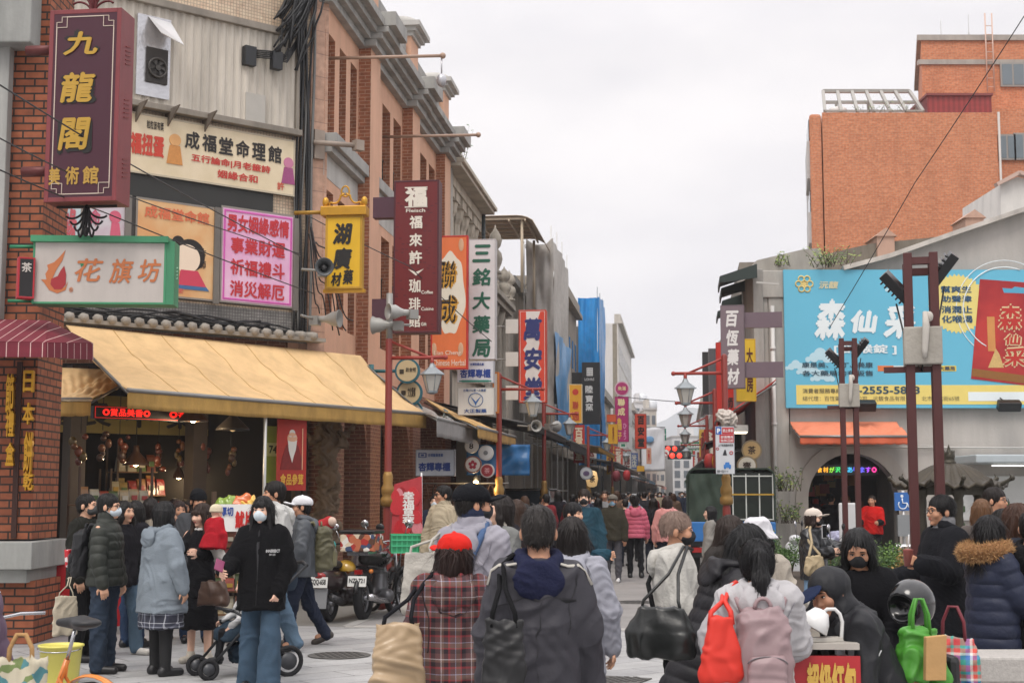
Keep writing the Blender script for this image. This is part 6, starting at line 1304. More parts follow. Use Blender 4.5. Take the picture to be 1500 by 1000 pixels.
sign('hanging_sign','magenta hanging sign with gold and white characters',(901,581,921,647),50,'a82a6a','8c2458',[('聯',905,584,916,595,'e0cfa0',0,.04),('成',905,597,916,609,'e0cfa0',0,.04),('魚翅',904,612,911,630,'d9b04a',1,.04),('子',905,633,911,643,'d9b04a',0,.04),('ひょう',913,620,918,644,'d9a0c0',1,.02)],thick=.25,e=.02)
disc_sign('round_sign','round magenta sign standing on top of the magenta hanging sign',911,569,50,.26,'c9a8b5','a8306a',[('魚滿',(-.55,-.25,.55,.3))],'e0cfa0')
sign('hanging_sign','red hanging sign with three black characters far down the left row',(930,606,947,657),58,'c8442c','a8382a',[(c,934,609+16*i,944,622+16*i,'1a1412',0,.045) for i,c in enumerate('百安堂')],thick=.25,e=.03)
sign('hanging_sign','narrow yellow hanging sign left of the magenta sign',(891,621,905,650),48,'d9a52c','c9962a',[('參茸行',897,625,900,646,'8a3a1a',1,.02)],thick=.2,e=.02)
sign('hanging_sign','small peach hanging sign with red characters right of the black lettered red sign',(947,656,954,679),62,'d9a890','c9785a',[('中藥行',949,658,952,676,'b83a2a',1,.03)],thick=.2,e=.02)
sign('hanging_sign','green and white striped small sign beneath the magenta sign',(908,648,918,656),50,'1f7a5a','d0d4d0',[],thick=.2,e=.05)
sign('hanging_sign','orange hanging sign low behind the pale yellow sign',(889,607,903,618),47,'cf5a30','b84a28',[],thick=.2,e=.02)
sign('hanging_sign','small yellow flag sign above the far left awnings',(933,682,944,690),70,'d9a52c','d9a52c',[],thick=.1,e=.02)
sign('shop_sign','white shop sign with blue characters under the low awnings',(610,658,667,697),26,'bfc5cf','8a8f98',[('杏輝專櫃',614,677,661,690,'23408a',0,.045),('杏輝醫藥集團',628,664,650,669,'3a5a9a'),('▣',614,663,626,670,'23408a')],thick=.15,e=.015)
for px,py,r,rim,face,txt,tc,l in ((691,653,.13,'cfc8bd','d5d0c8',[('8',(-.3,-.4,.3,.4))],'2a2a2a','round cream sign with a dark number, topmost under the tattered awning'),(693,680,.16,'8c5a4a','d5cdc4',[('✿',(-.5,-.5,.5,.5))],'a8283a','round cream sign with a red blossom'),(712,663,.14,'b9b6b2','cac9c6',[('●',(-.3,-.3,.3,.3))],'7a7a7a','round grey sign nearer the second lamp post'),(714,689,.13,'c9bfb8','9a2f35',[('茶',(-.4,-.4,.4,.4))],'d9a0a0','round dark red sign under the grey round sign')):
 disc_sign('round_sign',l,px,py,26.5,r,rim,face,txt,tc)
def teal(T,px): m=MB(); m.cyl((-.65,0,0),(-.2,0,0),.03,8); m.cyl((-.66,0,-.12),(-.66,0,.12),.05,8); m.build('bracket',mat('2d6a70',.5,.1),T)
T=disc_sign('round_sign','round cream sign in a teal ring, upper of two beside the nearest lantern',597,543,25.2,.225,'2d6470','c9b48c',[('飲食吧',(-.1,-.1,.72,.25)),('▪',(-.6,-.25,-.25,.1))],'3a2f22'); teal(T,0)
T=disc_sign('round_sign','round cream sign in a teal ring, lower of two beside the nearest lantern',600,575,25.3,.235,'2d6470','c9b48c',[('文化賢鄉',(-.1,-.35,.5,.4)),('▪',(-.6,-.2,-.25,.15))],'3a2f22'); teal(T,0)
T=disc_sign('round_sign','teal ring sign at the bottom of the ringed pair',602,604,25.4,.225,'2d6470','b9a682',None)
disc_sign('oval_sign','grey round sign hanging over the crowd under the dark awning',859,693,38,.17,'8f949a','b4b8bc',[('◉',(-.5,-.4,.5,.4))],'5a4a6a')
T=thing('paper_lantern','glowing paper lantern with black characters below the grey round sign','lantern',W(867,701,38.5),0); m=MB(); m.lathe([(.06,-.22),(.13,-.18),(.17,0),(.13,.18),(.06,.22)],14); m.build('paper',mat('d9b27a',.6,.1,emit=.5),T); m=MB(); m.text('茶',(-.08,-.1,.08,.1),-.18,bold=.04); m.build('lettering',mat('2a1a12',.6),T)
for px,py,d,c,l in ((918,696,55,'a8262a','red paper lantern far left under the awning line'),(903,697,52,'7a2a35','dark maroon lantern beside a red lantern'),(1040,676,34,'a8302a','red lantern under the black awning on the right'),(1052,676,33,'c9962a','gold lantern under the black awning on the right')):
 T=thing('paper_lantern',l,'lantern',W(px,py,d),0); m=MB(); m.lathe([(.05,-.2),(.12,-.15),(.15,0),(.12,.15),(.05,.2)],16); m.build('paper',mat(c,.6,.1),T); m=MB(); m.cyl((0,0,.2),(0,0,.4),.01,4); m.build('cord',mDK,T)
FS=[(-1,64,'b8302a','百草堂',3.9,.5,1.7),(-1,72,'d9d4cc','茶行',3.6,.6,.9),(-1,82,'2f6a4a','布莊',4.6,.5,1.5),(-1,92,'d9a52c','南北貨',3.8,.5,1.8),(-1,104,'c8442c','乾貨',4.4,.6,1.3),(-1,120,'d5d2ce','藥行',4.2,.7,1.6),(-1,138,'3a5a9a','米店',4.8,.7,1.5),(1,48,'d5cfc8','茶',3.5,.5,.5),(1,66,'a8302a','永樂',3.9,.6,1.4),(1,84,'d9b04a','香行',4.6,.6,1.6),(1,105,'d0d4d8','糖果',4.2,.7,1.2),(1,130,'b8302a','金紙',4.6,.7,1.8)]
for sd,s_,c,t,z,w,h in FS:
 T=thing('hanging_sign','small %s sign lettered %s hanging far along the %s row'%({'b8302a':'red','d9d4cc':'pale','2f6a4a':'green','d9a52c':'yellow','c8442c':'orange red','d5d2ce':'white','3a5a9a':'blue','d5cfc8':'cream','a8302a':'dark red','d9b04a':'gold','d0d4d8':'greyish white'}[c],t,'left' if sd<0 else 'right'),'sign',S(s_,(-4.6 if sd<0 else 1.3),z),SROT); m=MB(); m.box(-w/2,w/2,-.1,.1,-h/2,h/2); m.build('panel',mat(c,.5,.1,2,grime=.15),T); m=MB(); m.text(t,(-w*.36,-h*.43,w*.36,h*.43),-.11,vert=h>w*1.2,bold=.04); m.build('lettering',mat('e0d9c8' if c in ('b8302a','2f6a4a','c8442c','3a5a9a','a8302a') else '7a2a22',.5),T); bracket(T,-.9 if sd<0 else w/2,-w/2 if sd<0 else .9,h*.3,.03,'55504c')
# ================================================================ low awnings along the left row
def aw(label,p,vh,c,vc=None,seed=1,sc=False,sag=.03,name='awning'): return canvas(name,label,*[W(*q) for q in p],vh,sag,seed,mat(c,.8,.15,3,.15,25,grime=.35,name='canvas'),mat(vc or c,.85,.25,5,grime=.45,name='valance'),scallop=sc)
aw('ragged pale yellow awning beyond the big yellow one',[(622,583,27.5),(690,622,35),(752,645,30),(694,622,24.5)][0:1]+[(688,615,36),(755,640,31),(700,625,25)],.18,'c9a468','b08a4c',11,True)
aw('grey awning under the ragged yellow one',[(606,590,25.5),(660,612,29),(692,626,26),(640,612,23)],.3,'9a938c','8d8a88',12)
aw('narrow greenish awning edge between the grey and yellow awnings',[(650,598,27),(690,622,31),(690,630,28),(655,612,25.5)],.22,'7f8a84','7a8a88',13)
def dark_awning(label,s0,s1,t0,t1,z0,z1,c,vh=.2,seed=1): return canvas('awning',label,S(s0,t0,z0),S(s1,t0,z0),S(s1,t1,z1),S(s0,t1,z1),vh,.03,seed,mat(c,.7,.2,3,.1,25,grime=.3,name='canvas'),mat(c,.75,.25,4,grime=.4,name='valance'))
dark_awning('black awning right of the second lamp post',33.5,43,-6,-3.5,3.9,3.35,'2b2a29',.18,21)
dark_awning('long dark awning under the scaffolding with a blue grey hem',43.5,52,-5.6,-3.4,3.9,3.3,'34363a',.3,22)
dark_awning('yellow edged awning below the blue tarpaulin',55,68,-5.4,-3.2,3.9,3.5,'b98a2c',.2,23)
dark_awning('dark awning past the yellow edged one',69,85,-5.4,-3.2,3.6,3.2,'3a3634',.2,24)
dark_awning('brown awning under the magenta sign',86,104,-5.4,-3.2,3.7,3.2,'5a4238',.25,25)
dark_awning('grey awning under the red sign with black characters',106,128,-5.4,-3.2,3.6,3.1,'6a6662',.25,26)
dark_awning('blue awning far along the left row',130,160,-5.4,-3.0,3.4,2.9,'5a7f9a',.3,27)
dark_awning('orange pink awning farthest along the left row',165,215,-5.4,-2.4,3.2,2.6,'b8705a',.4,28)
T=thing('blue_tarpaulin','blue tarpaulin sheet hanging under the ragged awning behind the second lamp post','tarpaulin',W(735,678,30),SROT); m=MB(); cloth_sheet(m,(-.75,0,0),(.55,.4,0),-.25,.4,.06,41,20,10,(0,1,0)); m.build('sheet',mat('1f5f94',.4,.3,4,.3,8),T,solid=.01)
# ================================================================ shops under the left arcade
def bagrack():
 T=thing('handbag_rail','rail of dark handbags glowing under the shop lights behind the man in sunglasses','rail',W(672,715,28.2),SROT); m=MB(); m.cyl((-1.0,0,.1),(1.0,0,.1),.015,6); m.build('rail',mat('8a8680',.4,metal=.5),T)
 for i in range(9):
  x=-.9+i*.22; m=MB(); m.tube([(x-.07,0,-.2),(x-.05,0,0),(x,0,.1),(x+.05,0,0),(x+.07,0,-.2)],.012,5); m.box(x-.09,x+.09,-.05,.05,-.45,-.2); m.build('handbag',mat(['2a1d18','3a2218','18181a'][i%3],.5,.2),T)
bagrack()
T=thing('shop_lamp','small bright bulb over the handbag rail','lamp',W(697,706,27.9),0); m=MB(); m.ell((0,0,0),.05); m.build('bulb',mat('ffdca0',.4,0,emit=10),T); m=MB(); m.lathe([(.02,.16),(.05,.1),(.055,.03)],10); m.build('socket',mDK,T)
l=bpy.data.lights.new('lamp_light','POINT'); l.energy=35; l.color=(1,.75,.42); l.shadow_soft_size=.1; o=bpy.data.objects.new('lamp_light',l); COL.objects.link(o); o.location=W(697,712,27.7)
T=thing('strawberry_banner','upright banner printed with red strawberries and white lettering','banner',G(596,20.9),R(-8)); w=48*20.9/FPX; z0,z1=W(596,812,20.9).z,W(596,697,20.9).z; m=MB(); m.add([(-w/2,0,z0),(w/2,0,z0),(w/2-.02,.0,z1),(-w/2+.05,0,z1-.12)],[(0,1,2,3)],False); m.build('sheet',mat('b0353c',.6,.3,6),T,solid=.012)
r=random.Random(5);
for i in range(26):
 m=MB(); x=(r.random()-.5)*w*.74; z=z0+.12+(z1-z0-.36)*r.random(); q=.06+.05*r.random(); m.prism([(x+q*math.cos(a)*(1-.25*math.sin(a)),z+q*1.3*math.sin(a)) for a in np.linspace(0,2*PI,16)[:-1]],-.0085-.0007*i,-.0065); m.build('strawberry_picture',mat(r.choice(['b81c26','94121c','c02c34','d08088']),.5,.25,40),T)
m=MB(); m.text('幸福草莓',(-.06,z0+.42,.12,z1-.22),-.03,vert=True,bold=.03); m.build('lettering',mat('e8e4e0',.5),T)
m=MB(); m.cyl((w/2-.01,.02,0),(w/2-.03,.02,z1+.05),.015,6); m.box(-.2,.25,-.15,.2,0,.03); m.build('stand',mat('cfcfcf',.4,metal=.4),T)
T=thing('beaded_curtain','dim teal shop window poster on the brick pier','poster',W(527,706,26),SROT) if 0 else None
# ================================================================ loudspeakers and cables
def horn(label,px,py,d,rz,rx=0,r=.135,c='a2a19c'):
 T=thing('loudspeaker',label,'loudspeaker',W(px,py,d),rz); M=Matrix.Rotation(R(90)+rx,4,'X'); m=MB(); m.lathe([(.05,-.28),(.05,-.1),(.07,-.04),(.11,.04),(r*.85,.1),(r,.14),(r*1.03,.15),(r*.98,.155),(r*.6,.08),(.05,.02),(.045,.0)],20,T=M); m.build('horn',mat(c,.45,.12,6,metal=.2,grime=.25),T); m=MB(); m.lathe([(.045,-.02),(.04,.09),(.01,.1)],10,T=M); m.build('phase_plug',mat('3a3a3a',.5),T); m=MB(); m.cbox((0,.25,-.02),(.14,.14,.14)); m.cyl((0,.25,0),(-.3,.35,.03),.02,6); m.build('driver',mat('8a8985',.5,.1),T); return T
horn('dark mouthed loudspeaker before the yellow hanging sign',474,393,20.7,R(12),c='55585a'); horn('silver loudspeaker above the right end of the yellow awning, facing right',484,467,21.5,R(75)); horn('white loudspeaker at the top of the nearest lamp post facing left',582,457,21.1,R(-60),r=.12,c='a8a7a3'); horn('silver loudspeaker behind the post top pointing left',560,476,21.3,R(-100)); horn('dark mouthed loudspeaker over the black awning',783,624,31.5,R(15),r=.13); horn('silver round backed loudspeaker by the yellow edged awning',811,624,33,R(150),r=.13)
T=thing('lamp_pole','short grey pole carrying two loudspeakers on top of the red lamp post','pole',G(568,21.3)+Vector((0,0,3.95)),0); m=MB(); m.cyl((0,0,0),(0,0,.75),.05,8); m.build('tube',mat('8f8d89',.5,.15,metal=.3),T)
def bundle():
 T=thing('cable_bundle','thick tangle of black cables hanging at the corner of the tiled wall','cables',PT_.o,PT_.rz); r=random.Random(12)
 for i in range(30):
  x0=-.35+.5*r.random(); zt=10.8+r.random(); zb=8.7+1.0*r.random(); P=[]; x1=-.85+.5*r.random(); sw=r.gauss(0,.07)
  for k in range(13):
   t=k/12; x=x0+(x1-x0)*t**2.0+sw*math.sin(t*PI)+.02*math.sin(t*9+i); z=zt+(zb-zt)*t; P.append((x,-.18-.12*r.random()*math.sin(t*PI)-.1*(i%4)*.4,z))
  m=MB(); m.tube(P,.017+.014*r.random(),5); m.build('cable',mat('17181a',.5,.1),T)
 for i in range(9):
  x0=-.30+.035*i; P=[(x0+.03*math.sin(z*1.3+i)+.04*math.sin(z*.6+i*2),-.06-.02*(i%3),z) for z in np.linspace(11,4.3,20)]; m=MB(); m.tube(P,.014+.006*(i%3),5); m.build('cable',mat('1c1d1f' if i%4 else '6a6a68',.5,.1),T)
 for i in range(5): m=MB(); x0=-.9; z=8.75+.03*i; m.tube([(x0-.28,-.14,z+.1),(x0,-.2,z+.12),(x0+.3,-.24,z+.1),(x0+.55,-.2,z+.5)],.014,5); m.build('cable',mat('17181a',.5),T)
 m=MB(); m.cbox((-1.25,-.14,8.85),(.2,.12,.32)); m.build('junction_box',mat('232528',.5,.1),T); m=MB(); m.cbox((-.78,-.2,8.85),(.18,.12,.3)); m.build('junction_box',mat('232528',.5,.1),T)
 m=MB(); m.cbox((-1.1,-.1,8.0),(.36,.02,.5)); m.build('notice_plate',mat('b0aca4',.5,.1),T)
 for i in range(16):
  P=[]; z=4.32+.08*r.random(); x0=-6.5+r.random()*1.5; x1=-.2-r.random()*2
  for k in range(16): t=k/15; P.append((x0+(x1-x0)*t,-.2-.06*r.random(),z+.07*math.sin(t*7+i)+.05*math.sin(t*17+i*3)))
  m=MB(); m.tube(P,.015,5); m.build('cable',mat('1b1c1e',.5),T)
 for i in range(6):
  P=[(-.15+.1*i*t+.25*t,-.25-.05*i,6.0-1.5*t+.18*math.sin(t*8+i)) for t in np.linspace(0,1,14)]; m=MB(); m.tube(P,.012,5); m.build('cable',mat('1b1c1e',.5),T)
 for z in (7.6,10.6): m=MB(); m.cyl((0,-.15,z),(.7,-.35,z+.02),.045,8); m.cbox((.15,-.05,z),(.2,.1,.5)); m.cbox((.75,-.37,z+.02),(.16,.14,.18)); m.build('steel_bracket',mat('9a8c80',.6,.2,6,grime=.4),T)
bundle()
wire('thin grey cable crossing in front of the maroon sign from the upper left',[W(-20,112,13),W(190,240,17),W(440,375,23)],.009,sag=.003,col='3a3a3c')
wire('thin grey cable crossing low in front of the brick pier',[W(-20,192,13),W(120,262,16),W(440,372,23.2)],.008,sag=.004,col='3a3a3c')
wire('dark cable running from the pier to the loudspeaker',[W(-20,240,13),W(150,310,17),W(460,430,21)],.008,sag=.004,col='2a2a2c')
wire('long thin cable from the tiled corner down across the dark red sign',[W(440,310,22),W(600,390,22.5),W(720,500,25)],.008,sag=.01,col='3a3a3c')
# ================================================================ two wheelers
mTY=mat('17171a',.8,.15,20,.3,60,name='rubber'); mCH=mat('b5b5b8',.2,.05,metal=.9,name='chrome'); mBK=mat('161618',.35,.1,name='black_plastic')
def wheel(T,y,z,r,w,rim='8f9094',spk=0,name='wheel'):
 m=MB(); n=28; pr=[(r,-w*.3),(r,w*.3),(r-w*.35,w*.55),(r-w*.9,w*.45),(r-w*.9,-w*.45),(r-w*.35,-w*.55)]
 V=[];F=[];k=len(pr)
 for i in range(n):
  a=2*PI*i/n
  for q,x in pr: V.append((x,y+q*math.cos(a),z+q*math.sin(a)))
 for i in range(n):
  for j in range(k): F.append((i*k+j,i*k+(j+1)%k,((i+1)%n)*k+(j+1)%k,((i+1)%n)*k+j))
 m.add(V,F,True); t=m.build('tyre',mTY,T);
 m=MB(); m.tube([(0,y+(r-w*.95)*math.cos(a),z+(r-w*.95)*math.sin(a)) for a in np.linspace(0,2*PI,29)[:-1]],w*.22,6,True); m.cyl((-w*.6,y,z),(w*.6,y,z),.035,10)
 if spk:
  for i in range(spk): a=2*PI*i/spk; m.cyl((w*.4*(1 if i%2 else -1),y,z),(0,y+(r-w)*math.cos(a),z+(r-w)*math.sin(a)),.003,3)
 else:
  for i in range(5): a=2*PI*i/5; m.beam((0,y,z),(0,y+(r-w)*math.cos(a),z+(r-w)*math.sin(a)),.04,.05)
 m.build('rim',mat(rim,.3,.1,metal=.7),t); return t
def plate(T,txt,y,z,w=.26,h=.14,tilt_=0):
 m=MB(); m.T=Matrix.Translation((0,y,z)) @ Matrix.Rotation(tilt_,4,'X'); m.box(-w/2,w/2,-.006,.006,-h/2,h/2); o=m.build('number_plate',mat('dcdcd8',.4,.03),T); m=MB(); m.T=Matrix.Translation((0,y,z)) @ Matrix.Rotation(tilt_,4,'X'); m.text(txt,(-w*.42,-h*.3,w*.42,h*.28),-.009,bold=.03); m.build('lettering',mat('1a1a1c',.5),o)
def motorcycle(label,loc,rz):
 """local +Y is forward, rear wheel at the origin"""
 T=thing('motorcycle',label,'motorcycle',loc,rz); wheel(T,0,.29,.29,.11,spk=20); wheel(T,1.27,.29,.29,.085,spk=20)
 q=Sh(); q.ell((0,.78,.80),(.14,.25,.12),.03); q.ell((0,.9,.83),(.12,.12,.1),.03); shape(q,'fuel_tank',mat('141416',.15,.05,coat=.8),T,.014)
 q=Sh(); q.cap((0,.5,.79),(0,.02,.82),.09,.085,.03); q.ell((0,.3,.82),(.12,.3,.05),.04); shape(q,'seat',mat('1b1a1a',.6,.1),T,.014)
 m=MB(); m.tube([(0,1.2,.95),(0,.75,.5),(0,.55,.3)],.025,8);
 for sx in (-1,1): m.tube([(sx*.06,1.15,.85),(sx*.1,.5,.66),(sx*.09,-.1,.72)],.018,6); m.tube([(sx*.08,.45,.35),(sx*.1,0,.29)],.022,6)
 m.build('frame',mBK,T)
 q=Sh(); q.cap((0,.68,.3),(0,.72,.6),.13,.1,.03); q.cap((-.14,.62,.28),(.14,.62,.28),.1,.1,.03);
 for k in range(5): q.ell((0,.72,.42+k*.045),(.13,.12,.012),.004)
 shape(q,'engine',mat('6d6d70',.35,.2,12,metal=.6),T,.014)
 m=MB(); m.tube([(.12,.72,.35),(.17,.55,.22),(.18,.2,.25),(.19,-.15,.31),(.19,-.3,.33)],[.025,.03,.045,.05,.045],10); m.build('exhaust',mCH,T)
 for sx in (-1,1):
  m=MB(); m.cyl((sx*.085,1.29,.29),(sx*.085,1.1,.92),.026,8); m.build('fork',mCH,T)
  m=MB(); m.tube([(sx*.03,1.08,.98),(sx*.2,1.05,1.05),(sx*.36,.93,1.06)],.014,6); m.build('handlebar',mCH,T)
  m=MB(); m.tube([(sx*.27,.98,1.06),(sx*.3,.97,1.2),(sx*.33,.98,1.24)],.007,5); m.cyl((sx*.33,.985,1.26),(sx*.33,1.0,1.265),.06,14); m.build('mirror',mCH,T)
  m=MB(); m.ell((sx*.16,-.16,.66),(.03,.045,.03)); m.build('turn_signal',mat('c8742a',.2,.05),T)
 m=MB(); m.lathe([(.02,-.08),(.085,-.02),(.09,.05),(.07,.06)],14,(0,0,0),T=Matrix.Translation((0,1.2,.88)) @ Matrix.Rotation(R(-90),4,'X')); m.build('headlight',mCH,T)
 m=MB(); m.tube([(0,-.02+.33*math.cos(a),.29+.33*math.sin(a)) for a in np.linspace(2.9,.9,10)],.035,6); m.build('rear_fender',mBK,T)
 m=MB(); m.tube([(0,1.27+.33*math.cos(a),.29+.33*math.sin(a)) for a in np.linspace(2.4,.3,10)],.03,6); m.build('front_fender',mBK,T)
 m=MB(); m.box(-.05,.05,-.24,-.18,.62,.68); m.build('tail_light',mat('8a1c1c',.2,.05),T); plate(T,'NZJ-721',-.27,.53,tilt_=R(-12))
 b=MB(); b.box(-.24,.24,-.3,.12,.92,1.16); o=b.build('cargo_box',voro(['b86a4a','d9c9b0','3a4a6a','a8302a','e0dcd4','5a3a2a'],14,.5),T,bev=.02); b=MB(); b.box(-.255,.255,-.315,.135,1.161,1.21); b.build('lid',mBK,o,bev=.02); b=MB(); b.box(-.15,.15,-.25,.1,.87,.918); b.build('rack',mCH,T)
 for y in (-.22,.05): pass
 m=MB(); m.cyl((-.05,.5,.3),(-.22,.45,.02),.012,6); m.build('side_stand',mBK,T); return T
motorcycle('black motorcycle with a patterned cargo box and white number plate',G(534,19.5)+Vector((0,0,.0)),R(-13))
def scooter(label,loc,rz,col,txt=None,top=False):
 T=thing('scooter',label,'scooter',loc,rz); wheel(T,0,.24,.24,.1); wheel(T,1.22,.24,.24,.1); mC=mat(col,.3,.08,4,coat=.4,name='scooter_paint')
 q=Sh(); q.ell((0,.1,.55),(.17,.38,.16),.06); q.ell((0,-.15,.62),(.11,.2,.09),.06); q.cap((0,.45,.3),(0,.85,.27),.13,.12,.06); q.cap((0,.95,.4),(0,1.08,.85),.15,.11,.06); q.ell((0,1.12,.5),(.15,.12,.22),.05); shape(q,'body',mC,T,.018)
 q=Sh(); q.ell((0,.12,.74),(.14,.36,.06),.03); q.ell((0,-.05,.77),(.13,.2,.05),.03); shape(q,'seat',mat('1a1a1b',.6,.1),T,.016)
 q=Sh(); q.ell((0,1.03,.98),(.13,.1,.08),.03); shape(q,'handle_cover',mC,T,.016)
 for sx in (-1,1):
  m=MB(); m.tube([(0,1.02,.97),(sx*.2,.98,1.0),(sx*.34,.92,.99)],.016,6); m.build('handlebar',mBK,T)
  m=MB(); m.tube([(sx*.24,.96,1.0),(sx*.3,.97,1.14),(sx*.33,.97,1.2)],.007,5); m.ell((sx*.34,.97,1.23),(.065,.02,.05)); m.build('mirror',mCH if sx<0 else mBK,T)
 m=MB(); m.tube([(.14,.2,.25),(.17,-.05,.28),(.17,-.3,.34)],[.03,.055,.05],10); m.build('exhaust',mat('3a3a3c',.4,.1,metal=.5),T)
 m=MB(); m.ell((0,-.32,.62),(.09,.05,.05)); m.build('tail_light',mat('8a1c1c',.2,.05),T)
 m=MB(); m.prism([(-.1,.2),(.1,.2),(.12,.46),(-.12,.46)],-.34,-.32); m.build('mudguard',mat('8d8f92',.5,.1),T)
 m=MB(); m.tube([(0,1.22+.28*math.cos(a),.24+.28*math.sin(a)) for a in np.linspace(2.6,.2,9)],.05,6); m.build('front_fender',mC,T)
 if txt: plate(T,txt,-.36,.54,tilt_=R(-10))
 return T
scooter('dark scooter with red trim and plate, left of the black motorcycle',G(484,19.2),R(-16),'2a1c1e','CQQ-658')
T=thing('helmet','yellow half helmet hanging beside the motorcycle','helmet',W(507,833,19.4),R(30)); q=Sh(); q.ell((0,0,0),(.13,.16,.13),.02); q.ell((0,0,-.03),(.115,.145,.12),.01,op='s'); q.keep((0,0,-.03),(0,0,-1)); shape(q,'shell',mat('a8842c',.2,.1,coat=.6),T,.011)
T=thing('toy','small red and white plush hung on the scooter mirror','toy',W(482,765,19.8),0); q=Sh(); q.ell((0,0,0),(.09,.08,.09),.03); q.ell((-.09,0,-.05),(.09,.08,.1),.03); shape(q,'plush',mat('a8242a',.9,.2),T,.012); q=Sh(); q.ell((.04,-.03,.01),(.07,.06,.07),.03); shape(q,'head',mat('c9b0a0',.9,.1),T,.012)
def bicycle(label,loc,rz,col,r=.33,fender=None,seatc='19191b',basket=False,small=False):
 T=thing('bicycle',label,'bicycle',loc,rz); wb=1.02; mC=mat(col,.35,.06,5,coat=.4,name='bike_paint'); wheel(T,0,r,r,.05,spk=24); wheel(T,wb,r,r,.05,spk=24)
 bb=(0,.42,r-.04); st=(0,.22,r+.42); hd=(0,.86,r+.45); m=MB(); m.tube([bb,st],.02,8); m.tube([(0,.80,r+.32),(0,.55,r+.05),bb],.024,8); m.tube([(0,.86,r+.5),(0,.83,r+.28)],.026,8)
 for sx in (-1,1): m.tube([(sx*.05,0,r),(sx*.03,.26,r+.3),st],.012,6); m.tube([(sx*.05,0,r),bb],.013,6)
 m.build('frame',mC,T); m=MB()
 for sx in (-1,1): m.tube([(sx*.05,wb,r),(sx*.05,wb-.12,r+.25),(sx*.03,.84,r+.3)],.013,6)
 m.build('fork',mC,T); m=MB(); m.tube([st,(0,.16,r+.62)],.014,6); m.build('seat_post',mCH,T)
 q=Sh(); q.ell((0,.06,r+.66),(.09,.1,.035),.03); q.cap((0,.1,r+.66),(0,.3,r+.655),.05,.025,.03); shape(q,'saddle',mat(seatc,.5,.1),T,.009)
 m=MB(); m.tube([(0,.86,r+.5),(0,.84,r+.66)],.014,6); m.tube([(-.28,.72,r+.68),(-.15,.82,r+.68),(0,.85,r+.66),(.15,.82,r+.68),(.28,.72,r+.68)],.012,6); m.build('handlebar',mCH,T)
 m=MB();
 for y0,a0,a1 in ((0,2.9,.35),(wb,2.5,.2)):
  n=14; P=[(y0+(r+.035)*math.cos(a),r+(r+.035)*math.sin(a)) for a in np.linspace(a0,a1,n)]
  V=[(x,y,z) for y,z in P for x in (-.035,0,.035)]; V=[(x,y,z+(.012 if x==0 else 0)) for x,y,z in V]; m.add(V,[(i*3+j,i*3+j+1,i*3+j+4,i*3+j+3) for i in range(n-1) for j in range(2)],True)
 m.build('fender',mat(fender or col,.35,.06,coat=.4),T,solid=.006)
 m=MB(); m.tube([(.04,.42+.1*math.cos(a),r-.04+.1*math.sin(a)) for a in np.linspace(0,2*PI,20)[:-1]],.006,4,True); m.cyl((.05,.42,r-.04),(.07,.5,r-.18),.01,5); m.cyl((-.05,.42,r-.04),(-.07,.34,r+.1),.01,5); m.cbox((.11,.5,r-.18),(.09,.07,.02)); m.cbox((-.11,.34,r+.1),(.09,.07,.02)); m.build('crankset',mBK,T)
 return T
bicycle('orange share bicycle in the lower left corner',G(143,8.9),R(62),'c8701c',.29,'d07a20').scale=(.95,.95,.95)
BK2=bicycle('old bicycle with a green crate on its carrier',G(598,20.1),R(35),'3a3a3c',.33)
T=thing('crate','green plastic crate strapped on the bicycle carrier','crate',W(595,809,20.0),R(8)); cw,ch,cd=.42,.26,.34; m=MB(); m.box(-cw/2,cw/2,-cd/2,cd/2,0,.015)
for sx in (-1,1): m.box(sx*cw/2-.01,sx*cw/2+.01,-cd/2,cd/2,.01,ch)
for sy in (-1,1): m.box(-cw/2+.011,cw/2-.011,sy*cd/2-.01,sy*cd/2+.01,.011,ch)
m.build('walls',mat('2f9a68',.4,.08,6,name='green_plastic'),T); m=MB()
for i in range(7): x=-cw/2+cw*i/6; m.box(x-.008,x+.008,-cd/2-.022,-cd/2-.0105,0,ch)
for z in (.0,.09,.17,ch-.02): m.box(-cw/2-.01,cw/2+.01,-cd/2-.03,-cd/2-.0225,z,z+.02)
m.build('ribs',mat('48b884',.4,.08,6,name='green_plastic'),T)
T=thing('bucket','pale yellow plastic bucket standing by the orange bicycle','bucket',G(97,12.9),0); m=MB(); m.lathe([(.15,0),(.155,.01),(.185,.34),(.2,.345),(.2,.36),(.18,.362),(.17,.33),(.14,.03),(.01,.025)],24); m.build('shell',mat('d2c963',.4,.06,6,name='yellow_plastic'),T); m=MB(); m.tube([(.19*math.cos(a),-.05-.15*math.sin(a),.33-.02*math.sin(a)) for a in np.linspace(0,PI,12)],.006,5); m.build('handle',mCH,T)
